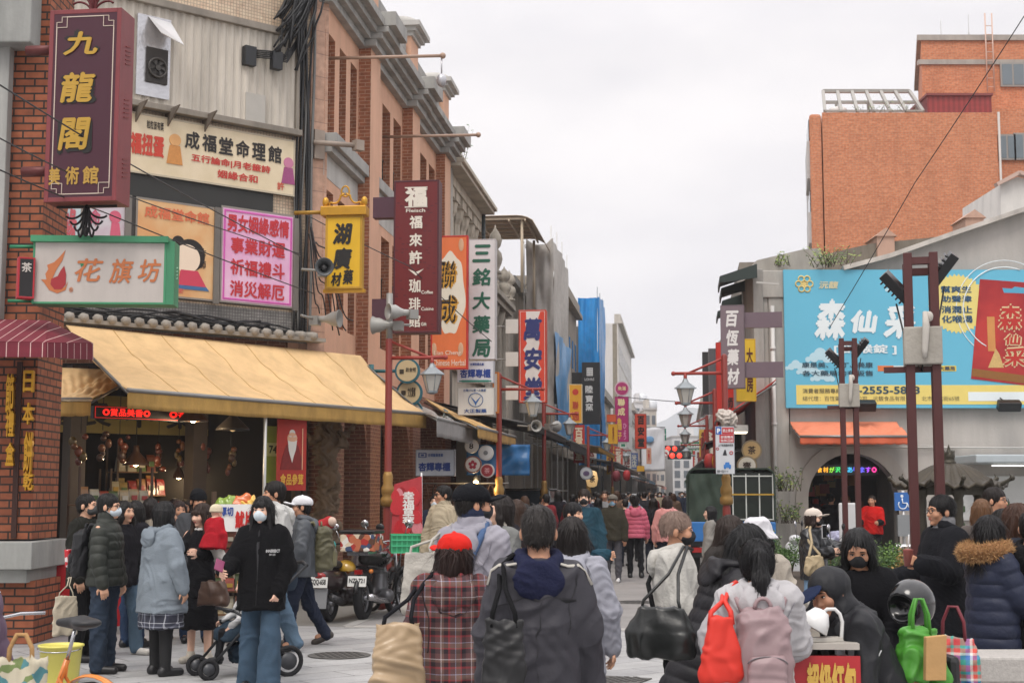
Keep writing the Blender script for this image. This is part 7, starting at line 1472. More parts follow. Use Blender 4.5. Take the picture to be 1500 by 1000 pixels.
# ================================================================ cars and truck
def car(label,loc,rz,col,L_=4.5,Wd=1.8,Ht=1.72,name='parked_car',glassy=True):
 """local -Y is the front"""
 T=thing(name,label,'car',loc,rz); h=Wd/2; mC=mat(col,.25,.05,3,coat=.7,name='car_paint')
 def ring(y,pts): return [(x,y,z) for x,z in pts]
 secs=[(-L_/2,.45,.75,.62),(-L_/2+.12,.35,.92,.78),(-L_/2+1.0,.3,1.02,.86),(L_/2-.6,.3,1.02,.88),(L_/2-.05,.4,.95,.84),(L_/2,.5,.85,.78)]
 V=[];n=10
 for y,z0,z1,w in secs:
  for x,z in ((-w,z0),(-w-.02,(z0+z1)/2),(-w+.02,z1-.06),(-w+.12,z1),(0,z1+.03),(w-.12,z1),(w-.02,z1-.06),(w+.02,(z0+z1)/2),(w,z0),(0,z0-.02)): V.append((x*h/.9,y,z))
 F=[(i*n+j,i*n+(j+1)%n,(i+1)*n+(j+1)%n,(i+1)*n+j) for i in range(len(secs)-1) for j in range(n)]+[tuple(range(n))[::-1],tuple(range((len(secs)-1)*n,len(secs)*n))]
 m=MB(); m.add(V,F,True); m.build('body',mC,T,sub=1)
 ys=[-L_/2+.95,-L_/2+1.55,L_/2-.75,L_/2-.25]; zt=Ht; m=MB(); q=[(-.8,ys[0],1.0),(.8,ys[0],1.0),(.62,ys[1],zt),(-.62,ys[1],zt),(-.8,ys[3],1.0),(.8,ys[3],1.0),(.62,ys[2],zt),(-.62,ys[2],zt)]; q=[(x*h/.9,y,z) for x,y,z in q]
 m.add(q,[(0,1,2,3),(5,4,7,6),(1,5,6,2),(4,0,3,7)],False); m.build('windows',mat('1f262b',.08,.1,2,name='car_glass'),T)
 m=MB();
 for a,b in ((0,3),(1,2),(4,7),(5,6)): m.beam(q[a],q[b],.07,.05)
 m.box(-.66*h/.9,.66*h/.9,ys[1]-.05,ys[2]+.05,zt-.02,zt+.05); m.build('roof',mC,T,bev=.02)
 for sx in (-1,1):
  for y in (-L_/2+.85,L_/2-.85):
   Tq=MB(); Tq.cyl((sx*(h-.2),y,.32),(sx*(h+.01),y,.32),.32,22); o=Tq.build('wheel',mTY,T); Tq=MB(); Tq.cyl((sx*(h+.005),y,.32),(sx*(h+.02),y,.32),.19,16); Tq.build('rim',mCH,o)
  m=MB(); m.ell((sx*.62*h/.9,-L_/2+.02,.74),(.16,.08,.08)); m.build('headlight',mat('d9dde0',.15,.05),T)
  m=MB(); m.ell((sx*(h+.08),-L_/2+1.35,1.06),(.1,.06,.08)); m.build('wing_mirror',mC,T)
 m=MB(); m.box(-.4,.4,-L_/2-.03,-L_/2+.02,.5,.66); m.build('grille',mBK,T); return T
car('black van parked by the left shops behind the crowd',S(39,-4.2),SROT,'15171a',Ht=1.78); car('white car far along the left side of the street',S(74,-2.6),SROT,'c9cbcc',Ht=1.62)
def truck():
 T=thing('delivery_truck','small truck with a dark green canvas back and blue tailgate','truck',S(29.6,.98),SROT); w=1.78; h=w/2; zt=2.2; mG=mat('2c3b30',.75,.2,3,.3,10,grime=.2,name='green_canvas'); mD=mat('20291f',.8,.2,3)
 q=MB(); n=20
 P=[(-h,1.15),(-h,zt-.15),(-h+.05,zt-.05),(-h+.15,zt),(h-.15,zt),(h-.05,zt-.05),(h,zt-.15),(h,1.15)]
 V=[(x,0,z) for x,z in P]+[(x,3.4,z+.0) for x,z in P]; k=len(P); q.add(V,[(i,i+k,i+1+k,i+1) for i in range(k-1)]+[tuple(range(k,2*k))],False); q.build('canopy',mG,T,solid=.03)
 m=MB(); cloth_sheet(m,(-h+.03,-.04,0),(-.12,-.04,0),1.12,zt-.1,.03,51,30,14,(0,1,0)); m.build('canvas_flap',mG,T)
 m=MB(); m.box(.02,h-.02,.1,.14,1.15,zt-.08); m.build('dark_window',mat('1d251e',.2,.1),T)
 m=MB();
 for i in range(4): x=.04+i*(h-.08)/3; m.box(x-.012,x+.012,.05,.08,1.15,zt-.1)
 for z in (1.17,zt-.15): m.box(.03,h-.03,.045,.085,z-.012,z+.012)
 m.build('window_bars',mat('c4c8c2',.4,.05),T); m=MB(); m.box(-.05,h-.02,.01,.04,1.66,1.69); m.build('latch_bar',mat('b08a2c',.4,.1),T)
 m=MB(); m.box(-h,h,-.08,-.02,.72,1.12); o=m.build('tailgate',mat('2a6cae',.4,.1,3,grime=.2),T,bev=.02); m=MB(); m.text('8312',(.1,.86,.62,1.04),-.09,bold=.05); m.build('lettering',mat('d9dde0',.5),o)
 m=MB(); m.box(-h,h,-.04,3.4,.62,.72); m.box(-h+.1,h-.1,-.06,.05,.4,.6); m.build('chassis',mBK,T); m=MB(); m.box(-h+.02,h-.02,3.5,4.7,.5,2.0); m.build('cab',mat('2a6cae',.3,.05,coat=.5),T,bev=.12)
 for sx in (-1,1):
  for y in (.7,4.0): m=MB(); m.cyl((sx*(h-.25),y,.33),(sx*(h-.02),y,.33),.33,20); m.build('wheel',mTY,T)
  m=MB(); m.box(sx*.7-.1,sx*.7+.1,-.09,-.06,.5,.6); m.build('tail_light',mat('9a2020',.3,.05),T)
truck()
# ================================================================ the advertisement on the wall
def deco_ad(T,w,h,th):
 y=-th/2; Q=lambda px,py:((px-1147)/(1567-1147)*w-w/2,(598-py)/(598-397)*h-h/2)
 sx=w/420; sz=h/201
 cl=mat('b5d5e0',.5,.05); wh=mat('dfe8ea',.5,.04); ye=mat('e0cf7a',.5,.05)
 m=MB(); a=Q(1162,593); b=Q(1567,565); m.box(a[0],b[0],y-.006,y,a[1],b[1]); m.build('yellow_strip',mat('e3cf74',.5,.05),T)
 m=MB(); a=Q(1411,588); b=Q(1560,575); m.box(a[0],b[0],y-.010,y-.0065,a[1],b[1]); m.build('white_label',wh,T)
 m=MB(); c=Q(1400,447); n=40; m.prism([(c[0]+(43 if i%2 else 39)*sx*math.cos(2*PI*i/(2*n)),c[1]+(44 if i%2 else 40)*sz*math.sin(2*PI*i/(2*n))) for i in range(2*n)],y-.005,y); m.build('yellow_burst',ye,T)
 for (cx,cy,s) in ((1198,520,1.0),(1162,535,.7),(1308,422,.6),(1200,550,.8),(1180,540,.8)):
  m=MB();
  for dx,dy,r in ((0,0,9),(-9,5,7),(10,5,8),(-18,8,4),(18,8,5)): q=Q(cx+dx*s,cy+dy*s); m.disc(q,r*s*sx,y-.0035-.0004*(dx+20)/10,y,18)
  m.build('cloud_picture',cl,T)
 m=MB();
 for k in range(6): q=Q(1177+8.5*math.cos(k*PI/3),418+8.5*math.sin(k*PI/3)); m.tube([(q[0]+4.2*sx*math.cos(t),y-.004,q[1]+4.2*sx*math.sin(t)) for t in np.linspace(0,2*PI,13)[:-1]],1.2*sx,4,True)
 q=Q(1177,418); m.disc(q,3.5*sx,y-.005,y,14); m.build('flower_emblem',mat('d9c27a',.5,.05),T)
 m=MB(); q=Q(1470,455); m.tube([(q[0]+62*sx*math.cos(t),y-.003,q[1]+62*sx*math.sin(t)) for t in np.linspace(1.2,4.2,30)],1.1*sx,4); m.tube([(q[0]+72*sx*math.cos(t),y-.003,q[1]+72*sx*math.sin(t)) for t in np.linspace(1.0,4.3,30)],.8*sx,4); m.build('ring_picture',wh,T)
 m=MB(); m.prism([Q(*p) for p in ((1416,556),(1434,411),(1530,418),(1530,570))],y-.012,y); o=m.build('packet_picture',mottled('9c1c22','b8302a',1.2),T)
 m=MB(); m.prism([Q(*p) for p in ((1417,552),(1418,541),(1530,556),(1530,568))],y-.014,y-.0125); m.build('packet_band',mat('8a5a22',.5,.2,20),T)
 m=MB(); m.prism([Q(*p) for p in ((1466,424),(1480,425),(1484,422),(1500,424),(1498,432),(1468,431))],y-.014,y-.0125); m.build('hang_slot',mat('4f9fc0',.5,.05),T)
 m=MB(); m.mat(0).prism([Q(*p) for p in ((1441,540),(1450,520),(1453,512),(1458,520),(1464,540))],y-.016,y-.0125); m.build('root_picture',[mat('c9a86a',.5,.3,30)],T)
 T2=[('森',1464,418,1488,452),('仙',1466,454,1492,484),('采',1466,484,1496,540)]
 m=MB()
 for ch,x0,y0,x1,y1 in (('森',1457,447,1493,488),('仙',1465,490,1492,509),('采',1462,509,1498,540)): a=Q(x0,y1); b=Q(x1,y0); m.text(ch,(a[0],a[1],b[0],b[1]),y-.0155,bold=.09,shear=.1)
 m.build('lettering',mat('d9c89a',.5),T)
 m=MB()
 for ch,x0,y0,x1,y1 in (('森',1459,449,1491,486),('仙',1467,492,1490,507),('采',1464,511,1496,538)): a=Q(x0,y1); b=Q(x1,y0); m.text(ch,(a[0],a[1],b[0],b[1]),y-.022,bold=.035,shear=.1)
 m.build('lettering',mat('b8281e',.5),T)
 m=MB(); a=Q(1442,516); b=Q(1453,466); m.box(a[0],b[0],y-.014,y-.0125,a[1],b[1]); m.build('gold_tab',mat('c98a4a',.5,.1),T)
 L_=[(wh,[('森',1190,440,1236,500,.05,.15),('仙',1243,456,1283,490,.05,.15),('采',1290,448,1338,498,.05,.15),('[ 舒喉錠 ]',1218,506,1309,521,.03,0)]),
 (mat('d9d0a8',.5),[('沅馥',1198,414,1227,425,.03,.15)]),
 (mat('1f4a6a',.5),[('幫爽生',1376,421,1421,431,.03,0),('助聲津',1376,435,1421,445,.03,0),('消潤止',1376,450,1421,461,.03,0),('化喉渴',1376,464,1421,475,.03,0)]),
 (mat('2c4a5a',.5),[('康是美、丁丁、美康',1171,532,1274,540,.02,0),('各大藥局均有販售',1171,544,1274,552,.02,0),('02-2555-5843',1232,567,1341,578,.03,0)]),
 (mat('6a6448',.5),[('消費者服務專線：',1171,570,1230,577,.01,0),('總代理：百恆藥材有限公司　沅馥食品有限公司　北市迪化街65號',1171,581,1398,588,.0,0)])]
 m=MB(); a=Q(1281,545); b=Q(1395,537); m.box(a[0],b[0],y-.004,y,a[1],b[1]); m.build('shop_labels',mat('d5dcd8',.5),T)
 m=MB(); a=Q(1281,545); b=Q(1304,537); m.box(a[0],b[0],y-.007,y-.0045,a[1],b[1]); m.build('shop_label',mat('d9763a',.5),T)
 m=MB(); a=Q(1352,545); b=Q(1395,537); m.box(a[0],b[0],y-.007,y-.0045,a[1],b[1]); m.build('shop_label',mat('d9c04a',.5),T)
 m=MB(); a=Q(1308,544); b=Q(1346,538); m.text('TR.丁丁連鎖',(a[0],a[1],b[0],b[1]),y-.009,bold=.02); a=Q(1355,544); b=Q(1393,538); m.text('美康大藥局',(a[0],a[1],b[0],b[1]),y-.009,bold=.02); m.build('lettering',mat('2a3a5a',.5),T)
 for mm,ts in L_:
  m=MB()
  for s_,x0,y0,x1,y1,bo,sh in ts: a=Q(x0,y1); b=Q(x1,y0); m.text(s_,(a[0],a[1],b[0],b[1]),y-.012,bold=bo,shear=sh)
  m.build('lettering',mm,T)
psign('billboard','large blue advertising billboard with white brush characters and a red packet picture',PW,1147,1567,397,598,mat('62b4d0',.5,.05,1,name='blue_print'),None,[],thick=.08,deco=deco_ad,off=.12)
def fl(label,px,py):
 T=thing('floodlight',label,'floodlight',W(px,py,31.5),0); m=MB(); m.cbox((0,0,0),(.5,.2,.22),0,R(30)); m.build('housing',mBK,T,bev=.02); m=MB(); m.tube([(0,.1,.05),(-.1,.3,.2),(-.1,.45,.1)],.015,5); m.build('bracket',mBK,T)
fl('black floodlight at the lower edge of the billboard on the right',1478,594); fl('black floodlight under the billboard beside the far steel frame',1266,594)
# orange awning over the arch
A=PW.xz(1156,618); B=PW.xz(1312,618); o=PW.o
T=canvas('orange_awning','faded orange awning with scalloped hem over the arched shop door',o+Vector((A[0],-.08,A[1])),o+Vector((B[0],-.08,A[1])),o+Vector((B[0]+.02,-1.0,A[1]-.36)),o+Vector((A[0]+.03,-1.0,A[1]-.36)),.16,.02,61,mat('d98262',.75,.12,3,grime=.15,name='orange_canvas'),mat('c9603f',.75,.15,4,name='orange_canvas'),scallop=True)
T=thing('led_sign','scrolling display of rainbow coloured characters in the arch','display',W(1226,688,32.6),0); m=MB(); m.box(-.95,.95,-.04,.04,-.12,.12); m.build('housing',mat('121214',.4),T)
cs=['d93a3a','e05a2a','e0a02a','8ac83a','3ac86a','3aa0c8','5a5ad9','a04ad9','d93a8a']; tx='等高級食材が沢山あります。'
for i,ch in enumerate(tx): m=MB(); x=-.88+i*.138; m.text(ch,(x,-.06,x+.12,.07),-.05,bold=.03); m.build('lettering',mat(cs[i*len(cs)//len(tx)],.4,0,emit=1.3),T)
# ================================================================ right row signs
def deco_bh(T,w,h,th,sx,sz,cx,cy):
 for z in (h*.33,-h*.27): m=MB(); m.box(w/2,w/2+.75,-.05,.05,z-.17,z+.14); m.build('wall_bracket',mat('6a5860',.5,.1),T)
sign('hanging_sign','grey purple hanging sign with four raised white characters',(1056,448,1091,569),28.5,'75656b','6a5a60',[(c,1064,456+28*i,1083,480+28*i,'d9d5d2',0,.04,.15) for i,c in enumerate('百恆藥材')],thick=.25,e=.015,deco=deco_bh,rz=R(-10))
sign('hanging_sign','yellow hanging sign half hidden behind the grey purple sign',(1078,497,1107,588),29.6,'e0b82c','d9a82a',[('大藥房',1093,510,1103,575,'5a2a1a',1,.03)],thick=.2,e=.02)
sign('hanging_sign','tall bright red hanging sign behind the right lamp post',(1049,502,1074,612),30.5,'b82a20','a8241c',[('師',1063,582,1073,600,'2a1512',0,.03)],thick=.25,e=.015)
sign('hanging_sign','dark grey vertical sign panel on the right row, nearer the sky',(1029,516,1038,607),36,'3a3a3c','4a4a4c',[],thick=.3,e=.02)
sign('hanging_sign','slate grey vertical sign panel beside the bright red sign',(1038,511,1050,606),33,'55565a','6a6a6c',[],thick=.3,e=.02)
def stack(px,py,d,i):
 T=thing('window_awning',['topmost','second','third','lowest'][i]+' black window awning stacked at the top of the right corner','awning',W(px,py,d),SROT); m=MB(); m.add([(-.7,0,-.16),(.12,0,.1),(.12,1.6,.1),(-.7,1.6,-.16)],[(0,1,2,3)],False); m.add([(-.7,0,-.16),(-.7,1.6,-.16),(-.7,1.6,-.3),(-.7,0,-.3)],[(0,1,2,3)],False); m.add([(-.7,0,-.16),(-.7,0,-.3),(.12,0,-.2),(.12,0,.1)],[(0,1,2,3)],False); m.build('canvas',mat('23302c',.5,.2,3),T,solid=.03); m=MB(); m.beam((.1,.02,-.3),(.6,.02,-.35),.04); m.build('arm',mat('b5b3ae',.5,.1),T)
for i,(px,py,d) in enumerate(((1101,394,31.5),(1101,412,33),(1100,431,35),(1090,447,38))): stack(px,py,d,i)
def raw(label,A,B,C,D,vh,c,seed,sc=False): return canvas('awning',label,A,B,C,D,vh,.02,seed,mat(c,.7,.2,3,grime=.25,name='canvas'),mat(c,.75,.25,4,grime=.4,name='valance'),scallop=sc)
raw('bright red awning reaching over the right pavement',S(30.6,2.0,4.1),S(35,2.0,4.1),S(35,.75,3.25),S(30.6,.75,3.25),.3,'b82c20',71)
raw('red awning farther along the right row',S(37,2.0,3.6),S(43,2.0,3.6),S(43,.6,3.0),S(37,.6,3.0),.35,'9a2a22',72)
raw('ragged black awning hanging above the truck',S(35.5,2.0,3.0),S(52,2.0,3.0),S(52,.2,2.45),S(35.5,.5,2.5),.35,'1c1c1d',73,True)
raw('dark awning beyond the ragged black one on the right',S(54,2.2,3.2),S(75,2.2,3.2),S(75,.5,2.7),S(54,.5,2.7),.3,'3a3836',74)
raw('green umbrella like awning far along the right',S(110,2.2,3.2),S(135,2.2,3.2),S(135,.2,2.7),S(110,.2,2.7),.4,'6a9a86',75)
T=thing('fascia_light','white tube light box under the bright red awning','light',W(1081,628,30.3),SROT); m=MB(); m.box(-.2,.2,-.3,.3,-.07,.07); m.build('housing',mat('c9c6bf',.5,.1),T); m=MB(); m.box(-.18,.18,-.28,.28,-.09,-.071); m.build('tube',mat('fff0d0',.4,0,emit=3),T)
for px,py,c,t,l in ((1101,659,'b89a6a','茶','round tan sign on the right row under the light box'),(1094,682,'cfcac0','壹','round cream sign low on the right row'),(1098,690,'c9c4ba','',None)):
 if l: disc_sign('round_sign',l,px,py,31,.22,'8a7a60',c,[(t,(-.4,-.4,.4,.4))],'3a2a20')
# parking sign on the right lamp post
def deco_pk(T,w,h,th,sx,sz,cx,cy):
 Q=lambda x,y:((x-cx)*sx,(cy-y)*sz); y=-th/2
 m=MB(); a=Q(1049,636); b=Q(1057,625); m.box(a[0],b[0],y-.006,y,a[1],b[1]); m.build('blue_square',mat('2a5aa8',.5),T)
 m=MB(); a=Q(1054,648); b=Q(1075,636); m.box(a[0],b[0],y-.005,y,a[1],b[1]); a=Q(1058,635.5); b=Q(1075,626); m.box(a[0],b[0],y-.005,y,a[1],b[1]); m.build('red_panel',mat('b83038',.5),T)
 m=MB(); a,b=Q(1065,682); m.box(a-.06,a+.06,y-.006,y,b-.03,b+.02); m.prism([(a-.04,b+.02),(a+.04,b+.02),(a+.03,b+.06),(a-.03,b+.06)],y-.006,y); m.disc((a-.04,b-.035),.018,y-.006,y,10); m.disc((a+.04,b-.035),.018,y-.006,y,10); m.build('car_emblem',mat('3a7ac0',.5),T)
 m=MB(); a,b=Q(1062,663); m.prism([(a-.04,b-.04),(a+.03,b-.04),(a+.01,b+.05),(a-.01,b+.05)],y-.006,y); m.build('person_emblem',mat('2a2c30',.5),T)
 m=MB(); a,b=Q(1071,663); m.tube([(a+.025*math.cos(t),y-.004,b+.025*math.sin(t)) for t in np.linspace(0,2*PI,13)[:-1]],.007,4,True); a,b=Q(1051,657); m.tube([(a+.02*math.cos(t),y-.004,b+.02*math.sin(t)) for t in np.linspace(0,2*PI,13)[:-1]],.006,4,True); m.build('ban_emblem',mat('b83038',.5),T)
sign('parking_sign','white parking notice sign with blue P and red panel on the right lamp post',(1048,624,1076,694),23.7,'c9ccd0','9a9da2',[('P',1050.5,627,1055.5,634.5,'e5e8ea',0,.06),('禁止停車',1059,628,1074,633,'e5d9d9',0,.02),('卸貨專用',1056,638,1074,642,'e5d9d9',0,.02),('06:00-22:00',1056,643,1074,647,'e5d9d9'),('上下客貨臨時停車',1052,650,1074,653.5,'4a4c50'),('星期一至五 8 9 10',1050,688,1066,691.5,'4a4c50')],thick=.03,e=.008,rz=R(-6),deco=deco_pk)
T=thing('wrapped_lamp','white plastic bag tied round the right lamp post above the parking sign','bag',W(1065,612,23.8),0); q=Sh(); q.ell((0,0,0),(.11,.1,.12),.04); q.ell((-.1,0,.05),(.06,.05,.08),.04); q.ell((.1,0,-.06),(.06,.05,.1),.04); shape(q,'plastic',mat('b5aba2',.3,.1),T,.014,.03,4,fz=20,fx=30)
# ================================================================ steel frames with floodlights
def steel(label,px0,px1,d,ztop,zblk,zbase,flip=1):
 x0,x1=W(px0,722,d).x,W(px1,722,d).x; xm=(x0+x1)/2; w=x1-x0; T=thing('steel_frame',label,'light frame',(xm,d,0),-math.atan(xm/d)+R(2.5)); mS=mat('4a1f1d',.5,.12,6,grime=.2,name='red_oxide_steel'); e=.036
 for sx in (-1,1):
  for y in (0,.24): m=MB(); m.box(sx*w/2-e,sx*w/2+e,y-e,y+e,zbase,ztop-(.06 if y else 0)); m.build('leg',mS,T,bev=.004)
 m=MB(); m.box(-w/2+e,w/2-e,-.03,.03,ztop-.1,ztop-.04); m.box(-w/2+e,w/2-e,.21,.27,ztop-.16,ztop-.1)
 for sx in (-1,1): m.box(sx*w/2-.03,sx*w/2+.03,e,.24-e,ztop-.09,ztop-.05)
 m.box(-w/2-.22,w/2-e,.03,.06,ztop-1.02,ztop-.97); m.build('cross_bar',mS,T)
 b=MB(); b.box(-w/2-.05,w/2+.05,-.075,.3,zblk[0],zblk[1]); b.build('concrete_block',mat('a09b92',.9,.2,5,.4,25,grime=.35,name='concrete'),T,bev=.012)
 b=MB(); b.tube([(w*.1,-.10,zblk[1]+.12),(w*.12,-.12,zblk[1]),(w*.05,-.10,zblk[1]-.2),(w*.03,-.11,zblk[0]+.05)],[.02,.03,.025,.015],8); b.ell((w*.25,-.09,zblk[1]+.08),(.035,.03,.045)); b.build('cement_drip',mat('b5b0a8',.9,.15,6),T)
 for i,(x,z,a) in enumerate(((-w/2-.1,ztop-.27,-38),(w/2+.09,ztop-.13,35))):
  f=MB(); f.T=Matrix.Translation((x,.1,z)) @ Euler((R(20),R(a),R(12 if i else -20))).to_matrix().to_4x4(); f.box(-.04,.04,-.1,.1,-.15,.15)
  for k in range(6): f.box(-.07,-.0405,-.09,.09,-.13+k*.045,-.115+k*.045)
  f.build('floodlight',mBK,T,bev=.006)
  c=MB(); c.tube([(x,.1,z-.15),(x*.6,.05,z-.55),(x*.3+.05,.0,z-.75),(.02,.05,zblk[1]+.05)],.008,5); c.build('cable',mBK,T)
  b=MB(); b.beam((x*.75,.15,z),(x/abs(x)*w/2,.15,z-.1),.05); b.build('lamp_bracket',mBK,T)
 return T
steel('tall dark red steel light frame nearest the camera, standing on the granite wall',1340,1377,12.0,3.74,(2.78,3.10),.68); steel('farther dark red steel light frame in front of the arch',1238,1257,20.5,3.93,(2.93,3.27),.3)
# ================================================================ incense burner
def burner():
 T=thing('incense_burner','bronze incense burner pavilion with ribbed curved roof and flame finial','burner',(W(1391,700,16.5).x,16.5,0),R(10)); mZ=mat('3e3a30',.5,.3,8,.3,25,metal=.5,grime=.3,name='bronze'); mR=mat('3f382c',.5,.35,5,.3,30,metal=.4,grime=.5,name='bronze_roof')
 z0=W(1391,713,16.5).z; z1=W(1391,680,16.5).z; m=MB(); n=96; V=[];F=[]; k=14
 for i in range(k+1):
  t=i/k;
  for j in range(n):
   a=2*PI*j/n; sq=1/max(abs(math.cos(((a+PI/12)%(PI/3))-PI/6)),.5)*.93; r=.1+.53*(t**.8)*(1+(sq-1)*t); z=z1-(z1-z0)*(1-(1-t)**1.0)**.7 if 0 else z1-(z1-z0)*(math.sin(t*PI/2)**1.25); z-=.0; z+=.06*max(0,t-.75)/.25*((sq-.93)/.13 if sq>.93 else 0); z+=.022*math.cos(a*24)*min(1,t*3); V.append((r*math.cos(a),r*math.sin(a),z))
 F=[(i*n+j,(i+1)*n+j,(i+1)*n+(j+1)%n,i*n+(j+1)%n) for i in range(k) for j in range(n)]; m.add(V,F,True); m.build('roof',mR,T,solid=.03)
 for j in range(6):
  a=PI/6+j*PI/3-PI/12; q=Sh(); c=(.66*math.cos(a),.66*math.sin(a)); q.cap((c[0]*.9,c[1]*.9,z0+.03),(c[0]*1.05,c[1]*1.05,z0+.09),.025,.02,.02); q.ell((c[0]*1.08,c[1]*1.08,z0+.1),(.028,.028,.03),.02); q.cap((c[0]*1.08,c[1]*1.08,z0+.1),(c[0]*1.03,c[1]*1.03,z0+.15),.013,.008,.01); shape(q,'dragon_finial',mZ,T,.012)
 q=Sh(); q.ell((0,0,z1+.02),(.08,.08,.04),.03); q.ell((0,0,z1+.09),(.065,.065,.06),.03)
 for i in range(7): a=i*.9; q.cap((.04*math.cos(a),.04*math.sin(a),z1+.08),(.06*math.cos(a+.4),.06*math.sin(a+.4),z1+.16),.022,.009,.015)
 q.cap((0,0,z1+.12),(0,0,z1+.23),.032,.007,.02); shape(q,'flame_finial',mZ,T,.012)
 for j in range(6):
  a=PI/6+j*PI/3-PI/12; x,y=.42*math.cos(a),.42*math.sin(a); m=MB(); m.lathe([(.06,.75),(.07,.8),(.05,.84),(.055,1.0),(.045,1.15),(.055,1.3),(.045,1.45),(.055,1.6),(.05,z0-.12),(.08,z0-.07),(.08,z0+.0)],10,(x,y,0)); m.build('column',mZ,T)
  m=MB(); b=PI/6+(j+1)*PI/3-PI/12; m.beam((x,y,z0-.04),(.42*math.cos(b),.42*math.sin(b),z0-.04),.05,.1); m.build('beam',mZ,T)
 m=MB(); m.lathe([(.12,0),(.3,.02),(.22,.12),(.3,.3),(.5,.5),(.56,.7),(.53,.78),(.5,.76),(.1,.7)],24); m.build('bowl',mZ,T)
burner()
# ================================================================ granite topped brick walls, stone beasts, planters
def lowwall(label,x0,x1,d0,d1,zt):
 T=thing('garden_wall',label,'low wall',((x0+x1)/2,d0,0),0); w=(x1-x0)/2; m=MB(); m.box(-w+.04,w-.04,.04,d1-d0-.04,0,zt-.16); m.build('brickwork',brick('8c4f35','743c28','6a5a50',.21,.07,.009,name='low_brick'),T); m=MB(); m.box(-w,w,0,d1-d0,zt-.16,zt); m.build('granite_top',mat('a9a5a0',.6,.3,45,.2,80,name='granite'),T,bev=.015)
lowwall('granite topped low brick wall nearest the lower right corner',W(1421,975,8.9).x,W(1600,975,8.9).x,8.9,9.35,.70); lowwall('granite topped low brick wall under the tall steel frame',W(1300,915,11.6).x,W(1432,915,11.6).x,11.6,12.6,.69)
mST=mat('7f7d76',.9,.25,7,.5,20,grime=.4,name='carved_stone')
def beast(label,px,py,d,rz,s):
 T=thing('stone_beast',label,'statue',G(px,d),rz); T.scale=(s,s,s); z=.0; q=Sh(); q.ell((0,.1,.42),(.2,.34,.24),.08); q.ell((0,-.22,.62),(.2,.2,.2),.08); q.ell((0,-.38,.56),(.13,.12,.11),.05)
 for sx in (-1,1): q.cap((sx*.13,-.15,.4),(sx*.14,-.25,.08),.075,.07,.05); q.cap((sx*.15,.3,.35),(sx*.17,.2,.08),.1,.07,.05); q.ell((sx*.14,-.3,.06),(.07,.1,.05),.04); q.ell((sx*.13,-.2,.78),(.05,.05,.05),.04); q.ell((sx*.07,-.38,.66),(.035,.03,.03),.02)
 r=random.Random(int(px))
 for i in range(26): a=r.random()*6.28; b=r.random(); q.ell((.2*math.cos(a),-.12+.15*math.sin(a)*b,.55+.22*b),(.055,.055,.055),.03)
 q.cap((0,.42,.45),(0,.5,.75),.05,.08,.05); shape(q,'stone',mST,T,.016,.02,int(px)); m=MB(); m.box(-.32,.32,-.45,.5,-.0,.1); m.build('plinth',mST,T,bev=.02);
beast('grey carved stone beast left of the tall steel frame',1306,850,12.6,R(-20),1.05); beast('grey carved stone beast lying behind the tall steel frame',1395,870,12.9,R(60),.9); beast('low carved stone rockwork behind the seated vendor',1345,850,13.5,R(100),.95)
def bush(label,px,d,w,dp,z0,h,cols,seed,n=4200,group=None):
 T=thing('shrub',label,'shrub',G(px,d),R(seed*17)); r=np.random.RandomState(seed);
 cl=[(r.uniform(-w/2,w/2)*.8,r.uniform(-dp/2,dp/2)*.8,z0+h*r.uniform(.25,.8),r.uniform(.14,.26)*min(1,h)) for _ in range(14)]
 for ci,(c,fr) in enumerate(zip(cols,(.6,.4))):
  m=MB(); k=int(n*fr)
  for i in range(k):
   x,y,z,q=cl[r.randint(len(cl))]; v=r.randn(3); v/=np.linalg.norm(v); p=np.array([x,y,z])+v*q*r.uniform(.55,1.08); d_=v*.5+r.randn(3)*.6; d_/=np.linalg.norm(d_); s_=np.cross(d_,r.randn(3)); s_/=np.linalg.norm(s_)+1e-9; L_=r.uniform(.022,.042); P=[p,p+d_*L_*.5+s_*L_*.3,p+d_*L_,p+d_*L_*.5-s_*L_*.3]; m.add([tuple(a) for a in P],[(0,1,2,3)],False)
  m.build('foliage',mat(c,.55,.35,12,name='leaf'),T)
 m=MB();
 for x,y,z,q in cl[:9]: m.tube([(x*.2,y*.2,z0),(x*.6,y*.6,(z0+z)/2),(x,y,z)],[.02,.014,.008],5)
 m.build('stem',mat('4a3a28',.9),T)
bush('clipped green shrub in the trough left of the black leather jacket woman',1150,20.5,.9,.7,.45,.75,('3f5a2c','5d7a3c'),3); bush('green shrub in the trough right of the black leather jacket woman',1213,19.5,.6,.6,.4,.6,('3a5528','557038'),4,1500); bush('rounded green shrub between the vendor and the parked scooters',1292,16.5,.75,.6,.42,.75,('3f5c2c','6a8840'),5); bush('reddish yellow shrub in front of the parked scooters',1338,15.5,.5,.5,.5,.7,('7a6a34','94703c'),6,1500); bush('low green shrub next to the arch wall',1125,23.5,.5,.5,.4,.6,('3a5528','55703a'),7,1200)
T=thing('planter_trough','long concrete planter trough along the right pavement','planter',S(18.6,1.35),SROT); m=MB(); m.box(0,.7,-3.2,6.4,0,.5); m.build('trough',mat('98948c',.9,.2,3,.3,25,grime=.4),T,bev=.02); m=MB(); m.box(.06,.64,-3.1,6.3,.5,.505); m.build('soil',mat('3a2f25',.95,.3,20),T)
T=thing('stepping_kerb','row of stone paving steps beside the planter trough','kerb',S(15.3,1.0),SROT); m=MB()
for i in range(22): m.box(-.15,.2,i*.42-.01,i*.42+.36,0,.10+.004*(i%3))
m.build('slabs',mat('8c887f',.9,.25,4,.3,25,grime=.35),T,bev=.01)
